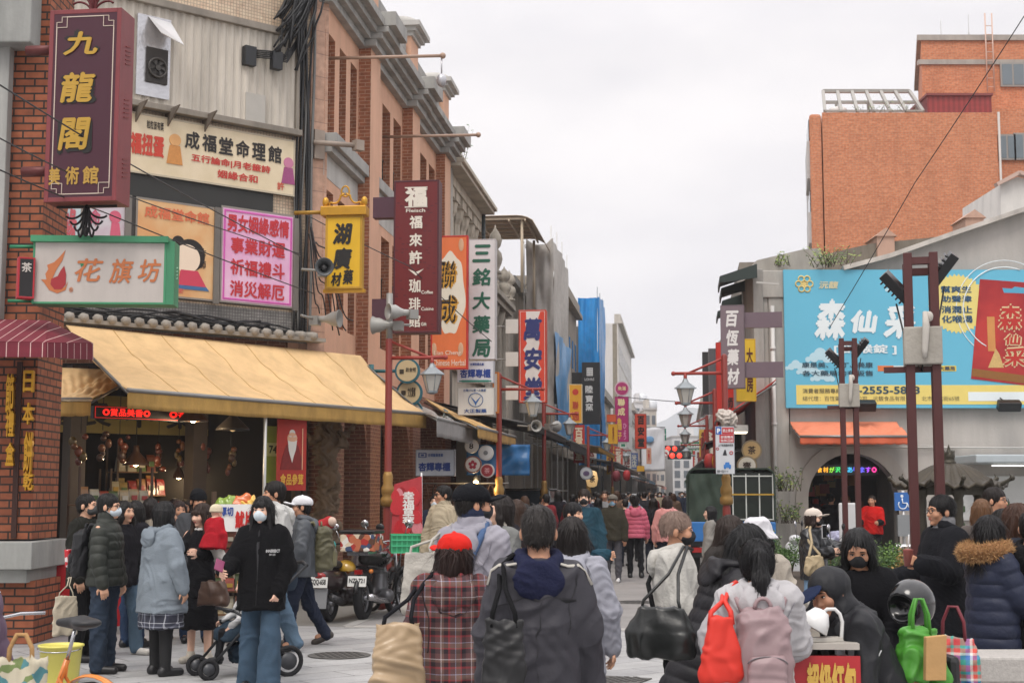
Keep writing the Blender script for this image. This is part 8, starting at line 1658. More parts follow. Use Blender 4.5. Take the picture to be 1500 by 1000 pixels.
for i,(px,py,d) in enumerate(((1155,705,31.4),(1157,752,31.4))): tuft('potted_fern',['hanging fern in a wall pot left of the arch, upper','hanging fern in a wall pot left of the arch, lower'][i],W(px,py+14,d),26,.5,.45,'4a6236',leafs=7);
scooter('white scooter parked behind the shrubs right of the black leather jacket woman',G(1262,22),R(70),'b9bbbd'); scooter('pale grey scooter parked in front of the arch notice board',G(1300,21.2),R(110),'9fa3a8'); scooter('dark scooter with black mirrors right of the pale scooters',G(1325,19.6),R(60),'26282c')
T=thing('covered_scooter','scooter under a lavender grey dust cover by the arch','scooter',G(1222,23.5),R(10)); q=Sh(); q.ell((0,.1,.45),(.32,.75,.5),.1); q.ell((0,-.4,.85),(.26,.25,.25),.1); q.ell((0,.4,.75),(.25,.4,.2),.1); q.keep((0,0,.05),(0,0,-1)); shape(q,'cover',mat('8f90a8',.5,.1),T,.025,.05,7)
T=thing('notice_board','white free standing notice board before the arch','board',G(1243,22.3),0); m=MB(); m.box(-.16,.16,-.02,.02,.2,1.55); m.build('panel',mat('c9c9c9',.5,.05),T,bev=.02); m=MB(); [m.text('▬▬▬▬',(-.12,.5+i*.09,.12,.52+i*.09),-.025) for i in range(8)]; m.build('lettering',mat('7a7c80',.5),T)
T=thing('access_sign','blue wheelchair symbol sign on a steel post','sign',G(1323,27),0); m=MB(); m.cyl((0,.03,0),(0,.03,1.75),.03,8); m.build('post',mat('b5b5b5',.4,metal=.5),T); z=W(1323,734,27).z; m=MB(); m.box(-.17,.17,-.012,.012,z-.17,z+.17); m.build('panel',mat('2a62a8',.5),T); m=MB(); m.tube([(-.02+.08*math.cos(t),-.016,z-.06+.08*math.sin(t)) for t in np.linspace(PI*.8,PI*2.1,16)],.012,4); m.tube([(-.03,-.016,z+.06),(-.02,-.016,z-.03),(.06,-.016,z-.03),(.09,-.016,z-.11)],.014,4); m.disc((-.03,z+.1),.028,-.018,-.013,12); m.build('wheelchair_emblem',mat('dfe5ea',.5),T); m=MB(); m.cbox((0,.0,z-.45),(.26,.1,.4)); m.build('meter_box',mat('8a8d8f',.4,.1,metal=.4),T)
T=thing('bike_rack','curved steel rail beside the wheelchair sign','rail',G(1345,24),0); m=MB()
for k in range(2): m.tube([(-.4,k*.3,0),(-.4,k*.3,.7),(-.3,k*.3,.82),(.2,k*.3,.82),(.3,k*.3,.7),(.3,k*.3,.45),(.1,k*.3,.4)],.025,8)
m.build('rail',mat('c5c5c5',.3,metal=.7),T)
# ================================================================ the vendor's stall in front
def stall():
 T=thing('vendor_table','small stall table with red front printed with gold characters','stall',G(1205,7.55),R(-4)); z=1.7-(930-722)/FPX*7.55; m=MB(); m.box(-.42,.13,-.25,.45,z-.03,z); m.build('tabletop',mat('a8a29a',.5,.1),T); m=MB(); m.box(-.42,.13,-.262,-.251,z-.42,z-.06); o=m.build('red_front',mat('a8242a',.5,.12,6),T); m=MB(); m.text('超級紅包',(-.14,z-.31,.11,z-.09),-.27,bold=.05); m.build('lettering',mat('c9a24a',.4,.2,20),o); m=MB(); m.box(-.4,-.37,-.2,.4,0,z-.03); m.box(.08,.11,-.2,.4,0,z-.03); m.box(-.27,.08,-.2,-.17,.1,.14); m.build('legs',mat('5a5a5c',.4),T)
 for i,(x,y,dx,dy,h,c) in enumerate(((-.2,-.08,.16,.1,.03,'c9782c'),(-.12,.1,.2,.14,.05,'d5d0c4'),(-.3,.05,.2,.16,.04,'a8242a'),(-.05,-.15,.22,.08,.02,'b8b4ac'),(.02,.22,.16,.12,.03,'8a1f22'))):
  P=T.matrix_basis @ Vector((x,y,z+.002)); Q=thing('card_stack',['orange card stack on the stall table','white card stack at the back of the stall table','red card stack in the middle of the stall table','pale paper strip at the front of the stall table','dark red card stack at the right of the stall table'][i],'cards',P,R(10*i-20)); m=MB()
  for k in range(3): m.box(-dx/2+.004*k,dx/2-.003*k,-dy/2,dy/2-.004*k,h*k/3+.0005,h*(k+1)/3)
  m.build('cards',mat(c,.4,.15,25),Q)
 P=W(1231,938,7.4); L=thing('desk_lamp','white gooseneck lamp clipped to the stall table','lamp',P,0); L.scale=(.8,.8,.8); m=MB(); m.tube([(0,0,-.05),(.01,0,.05),(.015,0,.12),(.0,0,.17),(-.03,0,.2),(-.08,0,.2),(-.11,0,.175)],.012,8); m.build('neck',mat('cfcfcd',.3,.03),L)
 m=MB(); m.T=Matrix.Translation((-.14,0,.145)) @ Euler((0,R(30),0)).to_matrix().to_4x4(); m.lathe([(.015,.06),(.05,.05),(.085,-.01),(.1,-.07),(.095,-.075),(.07,-.01)],18); m.build('shade',mat('d5d5d4',.35,.03),L); m=MB(); m.cbox((0,.02,-.06),(.05,.07,.06)); m.build('clip',mat('c5c9d0',.3),L); m=MB(); m.tube([(0,-.03,-.06),(.06,-.04,-.12),(.14,-.04,-.16),(.22,-.03,-.12),(.26,0,-.06)],.004,5); m.build('cord',mat('d0d0d0',.4),L)
stall()
def scooterchair():
 T=thing('mobility_scooter','black mobility scooter chair under the seated vendor','mobility scooter',G(1262,7.75),R(-80)); m=MB(); m.box(-.25,.25,-.05,.4,.46,.54); m.build('seat',mBK,T,bev=.03); m=MB(); m.box(-.2,.2,.38,.45,.55,.85); m.build('backrest',mBK,T,bev=.04)
 for sx in (-1,1):
  for y in (-.5,.35): m=MB(); m.cyl((sx*.22,y,.13),(sx*.3,y,.13),.13,18); m.build('wheel',mTY,T)
 m=MB(); m.box(-.2,.2,-.6,.45,.16,.24); m.build('deck',mat('2a2a2c',.4),T,bev=.03); m=MB(); m.cyl((0,.2,.24),(0,.2,.46),.05,10); m.build('pedestal',mBK,T)
scooterchair()
T=thing('helmet','black round motorcycle helmet behind the hooded vendor','helmet',W(1335,884,8.1),R(-50)); q=Sh(); q.ell((0,0,0),(.125,.15,.14),.02); q.ell((0,-.13,-.02),(.09,.08,.07),.02,op='s'); q.keep((0,0,-.11),(0,0,-1)); shape(q,'shell',mat('131416',.2,.05,coat=.5),T,.01)
def softbag(name,label,loc,rz,w,h,d,m,seed,handles=None,taper=.85,cat='bag',fold=.02,hm=None,hh=.16):
 T=thing(name,label,cat,loc,rz); q=Sh(); q.loft([(-h,0,0,w*.5,d*.42),(-h+.03,0,0,w*.52,d*.5),(-h*.5,0,0,w*.5,d*.5),(0,0,0,w*.5*taper,d*.22)],.02,n=3.2); shape(q,'pouch',m,T,.010,fold,seed,fz=9,fx=24)
 if handles is not None:
  for sy in ((-1,1) if handles==2 else (0,)):
   b=MB(); b.tube([(-w*.22,sy*d*.16,-.03),(-w*.2,sy*d*.13,hh*.5),(-w*.08,sy*d*.08,hh),(w*.08,sy*d*.08,hh),(w*.2,sy*d*.13,hh*.5),(w*.22,sy*d*.16,-.03)],.009,6); b.build('handle',hm or m,T)
 return T
softbag('shopping_bag','bright green shopping bag hanging behind the hooded vendor',W(1347,922,7.6),R(10),.22,.26,.14,mat('458a2c',.45,.15,6,.3,20),3,2)
T=thing('paper_bag','brown paper bag tucked beside the green shopping bag','bag',W(1361,930,7.55),R(5)); m=MB(); m.prism([(-.05,0),(.06,.01),(.05,-.22),(-.06,-.22)],-.09,-.05); m.build('paper',mat('b08a5a',.8,.12,8,.3,15),T,bev=.004)
mPL=plaid('p',[(0,'b83238'),(.25,'2f8a7a'),(.45,'3a6ab0'),(.62,'d9d5d0'),(.72,'c8483a'),(.88,'3f9a90')],7.5,.6,axes=(0,2)); softbag('shopping_bag','red, blue and green checked shopping bag right of the green one',W(1397,932,7.8),R(-20),.27,.25,.14,mPL,5,2,hm=mat('6a1f2a',.6))
# ================================================================ people
def pk(px,d): return G(px,d)
DEN=denim('455563'); DEND=denim('27344a'); BLKP=fabric('1a1a1d'); NAVP=fabric('20242f')
HS=lambda **k: dict(kind='short',**k)
HL=lambda **k: dict(kind='long',**k)
WALK=((15,5),(-11,-24))
def strap(name,label,pts,r,m): q=MB(); q.tube(pts,r,6); return q
def wpt(I,x,y,z):            # a point of a person's upper body in the world
 b=I['root']; b_=Matrix.Translation(b.location) @ Euler(b.rotation_euler).to_matrix().to_4x4(); return b_ @ Vector(I['ub'](x*I['k'],y*I['k'],z*I['k']).tolist())
def backpack(label,I,m,w=.28,h=.40,d=.14,seed=1,z=1.18,m2=None,extra=None):
 b=I['root']; rz=b.rotation_euler.z; T=thing('backpack',label,'backpack',wpt(I,0,.165+d*.4,z),rz); q=Sh(); q.loft([(-h*.55,0,0,w*.5,d*.5),(-h*.45,0,0,w*.53,d*.56),(0,0,0,w*.5,d*.52),(h*.4,0,-.01,w*.44,d*.44),(h*.52,0,-.03,w*.3,d*.3)],.03,n=3); shape(q,'pack',m,T,.010,.012,seed)
 q=Sh(); q.loft([(-h*.45,0,d*.5,w*.36,d*.24),(-h*.1,0,d*.5,w*.36,d*.26),(-h*.02,0,d*.45,w*.3,d*.2)],.02,n=3); shape(q,'front_pocket',m2 or m,T,.009,.008,seed+1)
 s=MB(); s.tube([(.04*math.cos(t),-.03,h*.52+.05*math.sin(t)) for t in np.linspace(0,PI,9)],.010,6); s.build('top_loop',m2 or m,T)
 for sd in (-1,1): s=MB(); s.tube([(sd*.08,-d*.4,h*.42),(sd*.115,-d*.4-.05,h*.62),(sd*.13,-d*.4-.15,h*.6),(sd*.14,-d*.4-.24,h*.35)],.018,6); s.build('shoulder_strap',m2 or m,T)
 z_=MB(); z_.tube([(w*.36*math.sin(t),d*.66*1.0,-h*.1+h*.1*math.cos(t)-h*.02) for t in np.linspace(-1.4,1.4,12)],.004,4); z_.build('zip',mat('6a6468',.4,metal=.4),T)
 return T
def hungbag(name,label,I,side,px,py,d,w,h,dp,m,seed,rz=0,strapm=None,sr=.009,fold=.012,taper=.9,to=None):
 p=W(px,py,d); T=softbag(name,label,p,rz,w,h,dp,m,seed,None,taper,fold=fold); M=(Matrix.Translation(p) @ Matrix.Rotation(rz,4,'Z')).inverted()
 for e in (-1,1):
  if to: b=M @ W(*to); a=b+Vector((0,.12,-.02))
  else: a=M @ wpt(I,side*.12,e*.02,1.475); b=M @ wpt(I,side*.185,e*.05,1.43)
  s=MB(); s.tube([(e*w*.3,0,-.03),(e*w*.26,0,.03),((b.x+e*w*.12)/2,(b.y+e*.03)/2,b.z/2+.01),(b.x+e*.01,b.y,b.z),(a.x,a.y,a.z)],sr,6); s.build('strap',strapm or m,T)
 return T
# ---- left group by the shop
I=person('person in a dark green quilted jacket with glasses and white mask, facing right',pk(158,13.8),84,1.68,1.12,top=dict(m=nylon('2c2f2a',.55),quilt=(.085,.012),collar=.06,len=.83,infl=.035),pants=dict(m=denim('2e3846'),w=1.1),hair=HS(c='12100f',vol=1.04),mask='c9d4dc',glasses=1,h=.008,skin='a',shoes='141416',head=(0,2))
T=backpack('black backpack with a red flap on the man in the green quilted jacket',I,nylon('17181b'),.3,.42,.16,3,1.15); q=Sh(); q.loft([(-.15,.0,.13,.07,.03),(.02,0,.14,.07,.035)],.02,n=3); shape(q,'red_pouch',voro(['b81f2c','b81f2c','b81f2c','d9d0d0'],30,.5),T,.01)
q=MB(); q.lathe([(.03,-.1),(.03,.02),(.012,.05),(.012,.07)],12,(.1,.08,.02)); q.build('bottle',mat('c9d0d4',.15,.05),T)
I=person('person in a black olive jacket with dark mask behind the green quilted jacket',pk(126,14.7),80,1.68,1.05,top=dict(m=fabric('23231f'),len=.74,infl=.04),pants=dict(m=BLKP,w=1.2),hair=HS(),mask='3a3c3c',h=.009)
hungbag('tote_bag','cream cloth tote bag held low by the man in black olive',I,-1,97,872,14.2,.24,.38,.06,fabric('b5ab98'),5,R(30),sr=.006,to=(103,845,14.3))
person('person with jeans and white shoes behind the green quilted jacket',pk(182,15.3),60,1.62,top=dict(m=fabric('1d1c20'),len=.78),pants=dict(m=denim('485a6a'),w=1.1),shoes='b9b5ae',hair=HL(len=.3),h=.011,legs=WALK)
person('person in black with a pink panel, between the green jacket and the grey coat',pk(199,16.0),150,1.60,top=dict(m=fabric('1c1b20'),infl=.04),inner=dict(m=fabric('b02a5c'),infl=.03,len=.95),hair=HL(len=.34),h=.012)
I=person('heavy set person in a long grey blue hooded coat and checked skirt',pk(241,13.6),128,1.60,1.36,top=dict(m=fabric('79828a',.9,.3,.1),len=.62,hemw=1.16,hood=1.05,infl=.04,fold=.012,name='coat'),pants=dict(kind='skirt',m=plaid('k',[(0,'2a2c38'),(.45,'8f93a0'),(.55,'3a3c4a'),(.8,'c5c7cf'),(.86,'2a2c38')],9),len=.47,flare=1.15,legm=mat('141416',.8,.1,name='tights')),hair=HL(len=.34,c='100f10',vol=1.08,back=.06),h=.008,shoes='161618',L=((8,16),(16,6),20),Rr=((6,16),(14,6),25),skin='a')
I5=person('person in a black dress with long wavy brown hair, carrying a baby',pk(297,14.6),-22,1.58,.95,top=dict(m=fabric('17171a'),len=.7,hemw=1.0,infl=.02,name='dress_top'),pants=dict(kind='skirt',m=fabric('151518'),len=.36,flare=1.25),hair=HL(len=.4,c='33231a',front=.38,fringe=.02,fringe_full=1),L=((38,14),(100,-28),35),Rr=((30,16),(88,-42),35),h=.007,skin='c',shoes='b9b2a5',head=(-12,8))
m=MB(); m.tube([(.06*math.cos(t),-.0+.06*math.sin(t),1.335) for t in np.linspace(0,2*PI,14)[:-1]],.016,6,True); m.build('collar',fabric('d5d2cc'),I5['root'])
b=person('baby in a red coat and cream knitted hat held in arms',W(311,845,14.22),150,.70,1.25,lean=6,top=dict(m=fabric('a3202a'),len=.74,hemw=1.35,infl=.05),pants=dict(m=fabric('d0cbc4'),w=1.2),shoes='cfc9c2',hair=None,hat=dict(kind='beanie',m=fabric('c9bda4')),h=.008,skin='c',legs=((45,5),(30,0)),L=((30,10),(60,0)),cat='baby')
T=softbag('handbag','brown leather handbag at the hip of the woman in black dress',W(312,850,14.25),R(-10),.3,.24,.12,mat('4a3428',.5,.2,8),8,None)
I6=person('person in a black fleece jacket and flared jeans with a white mask, holding a phone',pk(386,12.7),-6,1.66,1.08,top=dict(m=fabric('131315',.95,.5),len=.70,infl=.042,collar=.07,hemw=1.04),pants=dict(m=denim('3d4f60'),w=1.28,hem=.088,fold=.012),hair=HL(len=.26,c='110f10',fringe=.036,fringe_full=1,front=.26),mask='c5d0d6',h=.0065,skin='c',Rr=((18,14),(78,8),45),L=((2,11),(22,-14),30),legs=((10,8),(-4,-4)),shoes='121214',head=(-4,3))
m=MB(); m.T=Matrix.Translation((0,0,0)); m.text('INNERSECT',(.075,1.185,.185,1.212),-.19,bold=.03,shear=.1); m.text('SH-23',(.1,1.16,.15,1.175),-.19); o=m.build('chest_lettering',mat('cfcfcf',.6),I6['root'])
def snap(o,I,y0=-.4):      # lay lettering onto the cloth in front of it
 tgt=[c for c in I['root'].children if c.name.split('.')[0] in ('jacket','coat')][0]; s=o.modifiers.new('lay','SHRINKWRAP'); s.target=tgt; s.wrap_method='PROJECT'; s.use_project_y=True; s.use_project_z=False; s.use_positive_direction=True; s.use_negative_direction=True; s.offset=.004
snap(o,I6)
m=MB(); m.tube([(0,-.20,.74),(0,-.205,1.0),(0,-.195,1.25),(0,-.14,1.38)],.005,4); o=m.build('zip',mat('3a3a3c',.4,metal=.5),I6['root']); s=o.modifiers.new('lay','SHRINKWRAP'); s.target=[c for c in I6['root'].children if c.name.startswith('jacket')][0]; s.offset=.003
def atpt(I,p): b=I['root']; return (Matrix.Translation(b.location) @ Euler(b.rotation_euler).to_matrix().to_4x4()) @ Vector([float(x) for x in p])
wr=atpt(I6,I6['A']['R'][2]); T=thing('phone','smartphone in a purple case in the masked woman\'s hand','phone',wr+Vector((-.02,-.10,.05)),R(20)); T.rotation_euler=(R(-55),R(25),R(20)); m=MB(); m.box(-.04,.04,-.005,.005,-.08,.08); m.build('case',mat('7a2a52',.4,.05),T,bev=.004); m=MB(); m.box(-.036,.036,.0055,.0065,-.075,.075); m.build('screen',mat('15161a',.1,0),T)
I7=person('tall person in a pale grey hooded jacket behind the masked woman',pk(404,15.4),-70,1.83,1.1,top=dict(m=fabric('b5b5b2'),len=.85,hood=1,infl=.045),pants=dict(m=denim('5a6f82'),w=1.15),hair=HS(c='17120f',vol=1.08,fringe=.03),h=.008,skin='b',legs=WALK,shoes='2a2a2c')
I8=person('person in a white cap and grey jacket walking left with an olive backpack',pk(444,16.2),-78,1.67,1.08,top=dict(m=nylon('4e5257'),len=.80,hood=1,infl=.04),pants=dict(m=fabric('252b3a'),w=1.05),hair=HS(),hat=dict(kind='cap',m=fabric('cfcfd2')),glasses=1,h=.008,skin='b',legs=((16,4),(-13,-30)),shoes='3a332e',L=((10,10),(40,0),30))
T=backpack('olive green backpack with teal pocket on the man in the white cap',I8,nylon('55523e'),.3,.46,.2,4,1.12,nylon('6a664c')); q=MB(); q.ell((-.12,.1,.02),(.03,.05,.06)); q.build('teal_pocket',mat('2f8f8a',.6),T)
person('person in a black beanie and grey jacket behind the woman with the baby',pk(291,16.6),10,1.72,1.1,top=dict(m=fabric('4a4c50'),infl=.04),hair=HS(),hat=dict(kind='beanie',m=fabric('17181b')),h=.011,skin='b',head=(20,5))
person('person with dark hair and beige hooded jacket behind the grey coat',pk(221,16.2),170,1.63,top=dict(m=fabric('8f8577'),hood=1,infl=.04),hair=HL(len=.25,c='1a1210'),h=.012)
person('person with reddish dark hair beside the beige hooded jacket',pk(262,17.0),30,1.60,top=dict(m=fabric('2a2528'),infl=.04),hair=dict(kind='bob',len=.2,c='2a1814'),h=.012,skin='b')
person('shop keeper standing deep in the dim shop, facing out',pk(256,19.6),0,1.62,top=dict(m=fabric('3a2a28'),infl=.03),hair=HS(c='201512'),h=.013,skin='b'); person('second shop keeper deep in the dim shop, in a grey top',pk(272,20.2),10,1.6,top=dict(m=fabric('55504c'),infl=.03),hair=dict(kind='bob',len=.18,c='201512'),h=.013,skin='b')
# ---- stroller with child
def stroller(label,loc,rz):
 T=thing('stroller',label,'stroller',loc,rz); mF=mat('1d1e21',.4,.1,metal=.3,name='stroller_frame')
 for (x,y,r) in ((-.2,-.42,.1),(.2,-.42,.1),(-.26,.32,.145),(.26,.32,.145)):
  m=MB(); m.tube([(x,y+(r-.02)*math.cos(a),r+(r-.02)*math.sin(a)) for a in np.linspace(0,2*PI,25)[:-1]],.022,8,True); w=m.build('wheel',mTY,T); m=MB(); m.cyl((x-.02,y,r),(x+.02,y,r),r*.55,16); m.build('hub',mat('3a3c40',.4,.1),w)
 m=MB()
 for sx in (-1,1): m.tube([(sx*.2,-.42,.1),(sx*.22,-.1,.45),(sx*.24,.25,.8),(sx*.22,.5,1.02)],.014,8); m.tube([(sx*.26,.32,.145),(sx*.23,.0,.5),(sx*.22,-.2,.62)],.013,8)
 m.tube([(-.22,.5,1.02),(0,.54,1.04),(.22,.5,1.02)],.018,8); m.tube([(-.22,-.2,.62),(0,-.3,.64),(.22,-.2,.62)],.016,8); m.tube([(-.2,-.38,.16),(0,-.42,.18),(.2,-.38,.16)],.014,6); m.build('frame',mF,T)
 q=Sh(); q.loft([(.34,0,-.1,.19,.2),(.42,0,-.05,.2,.24),(.5,0,.02,.2,.2)],.03,n=3); q.cap((-.12,.14,.5),(-.12,.3,.85),.07,.06,.05); q.cap((.12,.14,.5),(.12,.3,.85),.07,.06,.05); q.ell((0,.22,.68),(.2,.07,.22),.04); shape(q,'seat',fabric('2a3743'),T,.014,.01,3)
 q=Sh(); q.ell((0,.18,.88),(.24,.3,.22),.02); q.ell((0,.08,.8),(.22,.3,.22),.02,op='s'); q.keep((0,0,.78),(0,0,-1)); shape(q,'canopy',fabric('2a3644'),T,.014)
 q=Sh(); q.loft([(.14,0,.05,.17,.2),(.3,0,.05,.19,.24)],.03,n=3); shape(q,'basket',fabric('222e3a'),T,.015,.02,4); return T
stroller('blue and black folding stroller in front of the masked woman',G(366,13.6),R(-62))
person('small child in a black and white checked top sitting in the stroller',G(362,13.55),-62,.92,1.05,top=dict(m=plaid('c',[(0,'c9c9c9'),(.5,'1a1a1c')],9),len=.85,infl=.03),pants=dict(m=BLKP),hair=HS(c='201814'),h=.009,skin='c',seat=.40,legs=((80,8),(70,5)),L=((20,8),(50,0)),Rr=((25,12),(60,8)),shoes='17171a',cat='child')
# ---- far left woman
I1=person('person in a purple quilted coat cut by the left edge, looking at a phone',pk(-62,5.6),70,1.60,1.1,top=dict(m=nylon('5d4a5c',.6),quilt=(.1,.014),len=.6,infl=.045,name='coat'),inner=dict(m=stripes('2a2c38','c9c9cc',.03,2,.5),infl=.03,len=.9),hair=HL(len=.25),h=.009,skin='a',L=((2,10),(38,0),45),Rr=((6,10),(30,0),45),head=(0,15))
wr=atpt(I1,I1['A']['L'][2]); T=thing('phone','white phone held by the woman in the purple coat','phone',wr+Vector((.08,-.02,.05)),0); T.rotation_euler=(R(-30),R(10),R(80)); m=MB(); m.box(-.038,.038,-.005,.005,-.075,.075); m.build('case',mat('c9c9c9',.3,.03),T,bev=.004); m=MB(); m.box(-.034,.034,.0055,.0065,-.07,.07); m.build('screen',mat('15161a',.1,0),T)
softbag('tote_bag','floral cloth tote bag with teal leaves hanging by the purple coat',W(30,968,5.5),R(15),.2,.26,.1,voro(['b5ad98','b5ad98','b5ad98','4a7a80','b5ad98','6a7a4a','b5ad98'],22,.85),6,2,hm=fabric('a8845a'),hh=.1)
# ---- centre foreground, seen from behind
I10=person('person in a black cap and pale lavender grey jacket seen from behind',pk(692,8.8),152,1.74,1.1,top=dict(m=nylon('8d8b94',.6),len=.78,hood=1.0,collar=.05,infl=.04,fold=.012),inner=dict(m=fabric('262c40'),infl=.018,len=1.2,collar=.085,sleeve=.3),pants=dict(m=NAVP),hair=HS(c='1a1512'),hat=dict(kind='cap',m=fabric('15161a')),mask='26272b',h=.0065,skin='b',head=(-42,0))
hungbag('tote_bag','white cloth tote bag on the shoulder of the man in the black cap',I10,-1 if 0 else 1,616,808,8.6,.22,.36,.1,fabric('aaa69e'),9,R(20),strapm=fabric('aaa69e'),sr=.009)
m=MB(); P_=[wpt(I10,-.10,.0,1.475),wpt(I10,-.12,.11,1.40),wpt(I10,-.06,.185,1.2),wpt(I10,.03,.19,1.0)]; m.tube(P_,.022,8); props(m.build('shoulder_strap',fabric('4a5f80')),'blue grey bag strap across the back of the lavender jacket','strap')
PLAID=plaid('r',[(0,'57393a'),(.14,'8a2a30'),(.2,'2a1c22'),(.34,'6a5248'),(.42,'b5aeb0'),(.45,'57393a'),(.62,'1f1a22'),(.76,'93343a'),(.8,'6a5248'),(.95,'9aa0b8'),(.97,'57393a')],6.2)
I11=person('short person in a red plaid hooded jacket and red cap seen from behind',pk(664,7.8),186,1.46,1.2,top=dict(m=PLAID,len=.55,hood=1.12,infl=.045,fold=.014,hemw=1.08),pants=dict(m=BLKP),hair=HL(len=.16,c='2c1a15',vol=1.03,back=.02),hat=dict(kind='cap',m=fabric('c3241c',.8,.25,.08),text='ᎮᎮᎯ' if 0 else 'ppro'),h=.0065,skin='b',head=(28,2))
hungbag('tote_bag','shiny beige shoulder bag of the woman in the plaid jacket',I11,1,583,912,7.5,.26,.40,.12,mat('a58e70',.35,.15,6,.2,10,name='satin'),10,R(12),strapm=fabric('1c1c20'),sr=.012)
I12=person('person in a charcoal jacket with navy hood and grey hair seen from behind',pk(789,6.75),180,1.625,1.08,top=dict(m=nylon('35343a',.65),len=.60,hood=1.02,hoodm=fabric('20233a'),infl=.04,fold=.012),pants=dict(m=BLKP),hair=HS(c='2f2b29',vol=1.02,cut=-.052),h=.006,skin='b',head=(-4,0))
for sd in (-1,1):
 m=MB(); m.tube([tuple(I12['ub'](sd*x*I12['k'],y*I12['k'],z*I12['k'])) for x,y,z in ((.08,.12,1.455),(.14,.095,1.445),(.20,.06,1.43),(.235,.03,1.40),(.26,.03,1.33))],.012,6); o=m.build('light_stripe',mat('a9a59c',.7,.05),I12['root']); s=o.modifiers.new('lay','SHRINKWRAP'); s.target=[c for c in I12['root'].children if c.name.startswith('jacket')][0]; s.offset=.004
hungbag('shoulder_bag','flat black shoulder bag with bright edge hanging on the charcoal jacket',I12,1,738,908,6.35,.19,.30,.05,mat('141416',.5,.2),11,R(-8),strapm=fabric('131315'),sr=.012)
person('person in a lavender grey jacket right of the charcoal jacket, half hidden',pk(838,8.7),170,1.54,1.08,top=dict(m=nylon('9899a3',.6),len=.6,infl=.045,hood=1),pants=dict(m=BLKP),hair=dict(kind='bob',len=.17,c='1c1614'),h=.008)
person('person in a grey coat with long hair touching her chin, facing left',pk(735,11.6),-68,1.67,1.02,top=dict(m=fabric('6f706e'),len=.55,infl=.045,name='coat'),inner=dict(m=fabric('c9c2b6'),infl=.02,len=1.25,collar=.05),hair=HL(len=.36,c='1d1512'),h=.0075,skin='c',Rr=((45,6),(140,-6),50),L=((10,10),(60,-10),30),head=(0,-2))
person('person in sunglasses and a beige zip jacket, looking left',pk(650,19.6),-40,1.79,1.1,top=dict(m=fabric('a89c86'),len=.82,infl=.04,collar=.04),pants=dict(m=BLKP),hair=HS(c='15110f',vol=1.08,fringe=.06),glasses='dark',h=.008,skin='b',head=(-25,0))
person('person in a red quilted coat with white mask and dark bob',pk(768,16.8),5,1.56,1.05,top=dict(m=nylon('a81f30'),quilt=(.08,.01),len=.6,infl=.04,name='coat'),pants=dict(m=BLKP),hair=dict(kind='bob',len=.2,fringe=.02,fringe_full=1),mask='c9d2d6',h=.009,skin='c')
person('small child in red holding something yellow',pk(746,13.0),20,1.12,1.05,top=dict(m=fabric('b02420'),infl=.04,len=.75),hair=HS(),h=.010,skin='c',cat='child',L=((40,10),(90,0),40))
T=thing('toy','yellow toy flower held by the small child in red','toy',W(752,803,12.7),0); q=Sh();
for a in range(5): q.ell((.045*math.cos(a*1.257),0,.045*math.sin(a*1.257)),(.03,.02,.03),.01)
q.ell((0,0,0),(.03,.025,.03),.01); shape(q,'flower',mat('d9a42a',.5,.1),T,.009)
person('person with brown hair and dark coat behind the grey coat woman',pk(757,14.5),200,1.62,top=dict(m=fabric('26242a'),infl=.04),hair=HL(len=.3,c='3a271c'),h=.011)
def seam(I,lines,col,r=.0035):
 g=[c for c in I['root'].children if c.name.split('.')[0] in ('jacket','coat')][0]
 for L_ in lines:
  m=MB(); P=[tuple(I['ub'](x*I['k'],y*I['k'],z*I['k'])) for x,y,z in L_]; Q=[]
  for a,b in zip(P,P[1:]): Q+= [tuple(Vector(a).lerp(Vector(b),t/6)) for t in range(6)]
  m.tube(Q+[P[-1]],r,5); o=m.build('seam',mat(col,.8,.1),I['root']); s=o.modifiers.new('lay','SHRINKWRAP'); s.target=g; s.offset=.0015
seam(I12,[[(-.21,.2,1.27),(0,.24,1.29),(.21,.2,1.27)],[(0,.24,1.27),(0,.24,.95),(0,.24,.62)],[(-.2,.1,1.38),(-.17,.15,1.25),(-.17,.15,1.1)],[(.2,.1,1.38),(.17,.15,1.25),(.17,.15,1.1)],[(-.2,.18,.67),(0,.24,.66),(.2,.18,.67)]],'232227')
seam(I10,[[(-.2,.2,1.2),(0,.23,1.22),(.2,.2,1.2)],[(.19,.1,1.38),(.165,.15,1.22),(.17,.13,1.1)],[(-.19,.1,1.38),(-.165,.15,1.22),(-.17,.13,1.1)]],'74727c')
seam(I11,[[(-.2,.2,.6),(0,.24,.59),(.2,.2,.6)],[(.2,.1,1.36),(.18,.16,1.2),(.18,.14,1.0)],[(-.2,.1,1.36),(-.18,.16,1.2),(-.18,.14,1.0)],[(-.13,.22,1.33),(-.1,.26,1.24),(0,.28,1.215),(.1,.26,1.24),(.13,.22,1.33)]],'2c1a1e',.005)
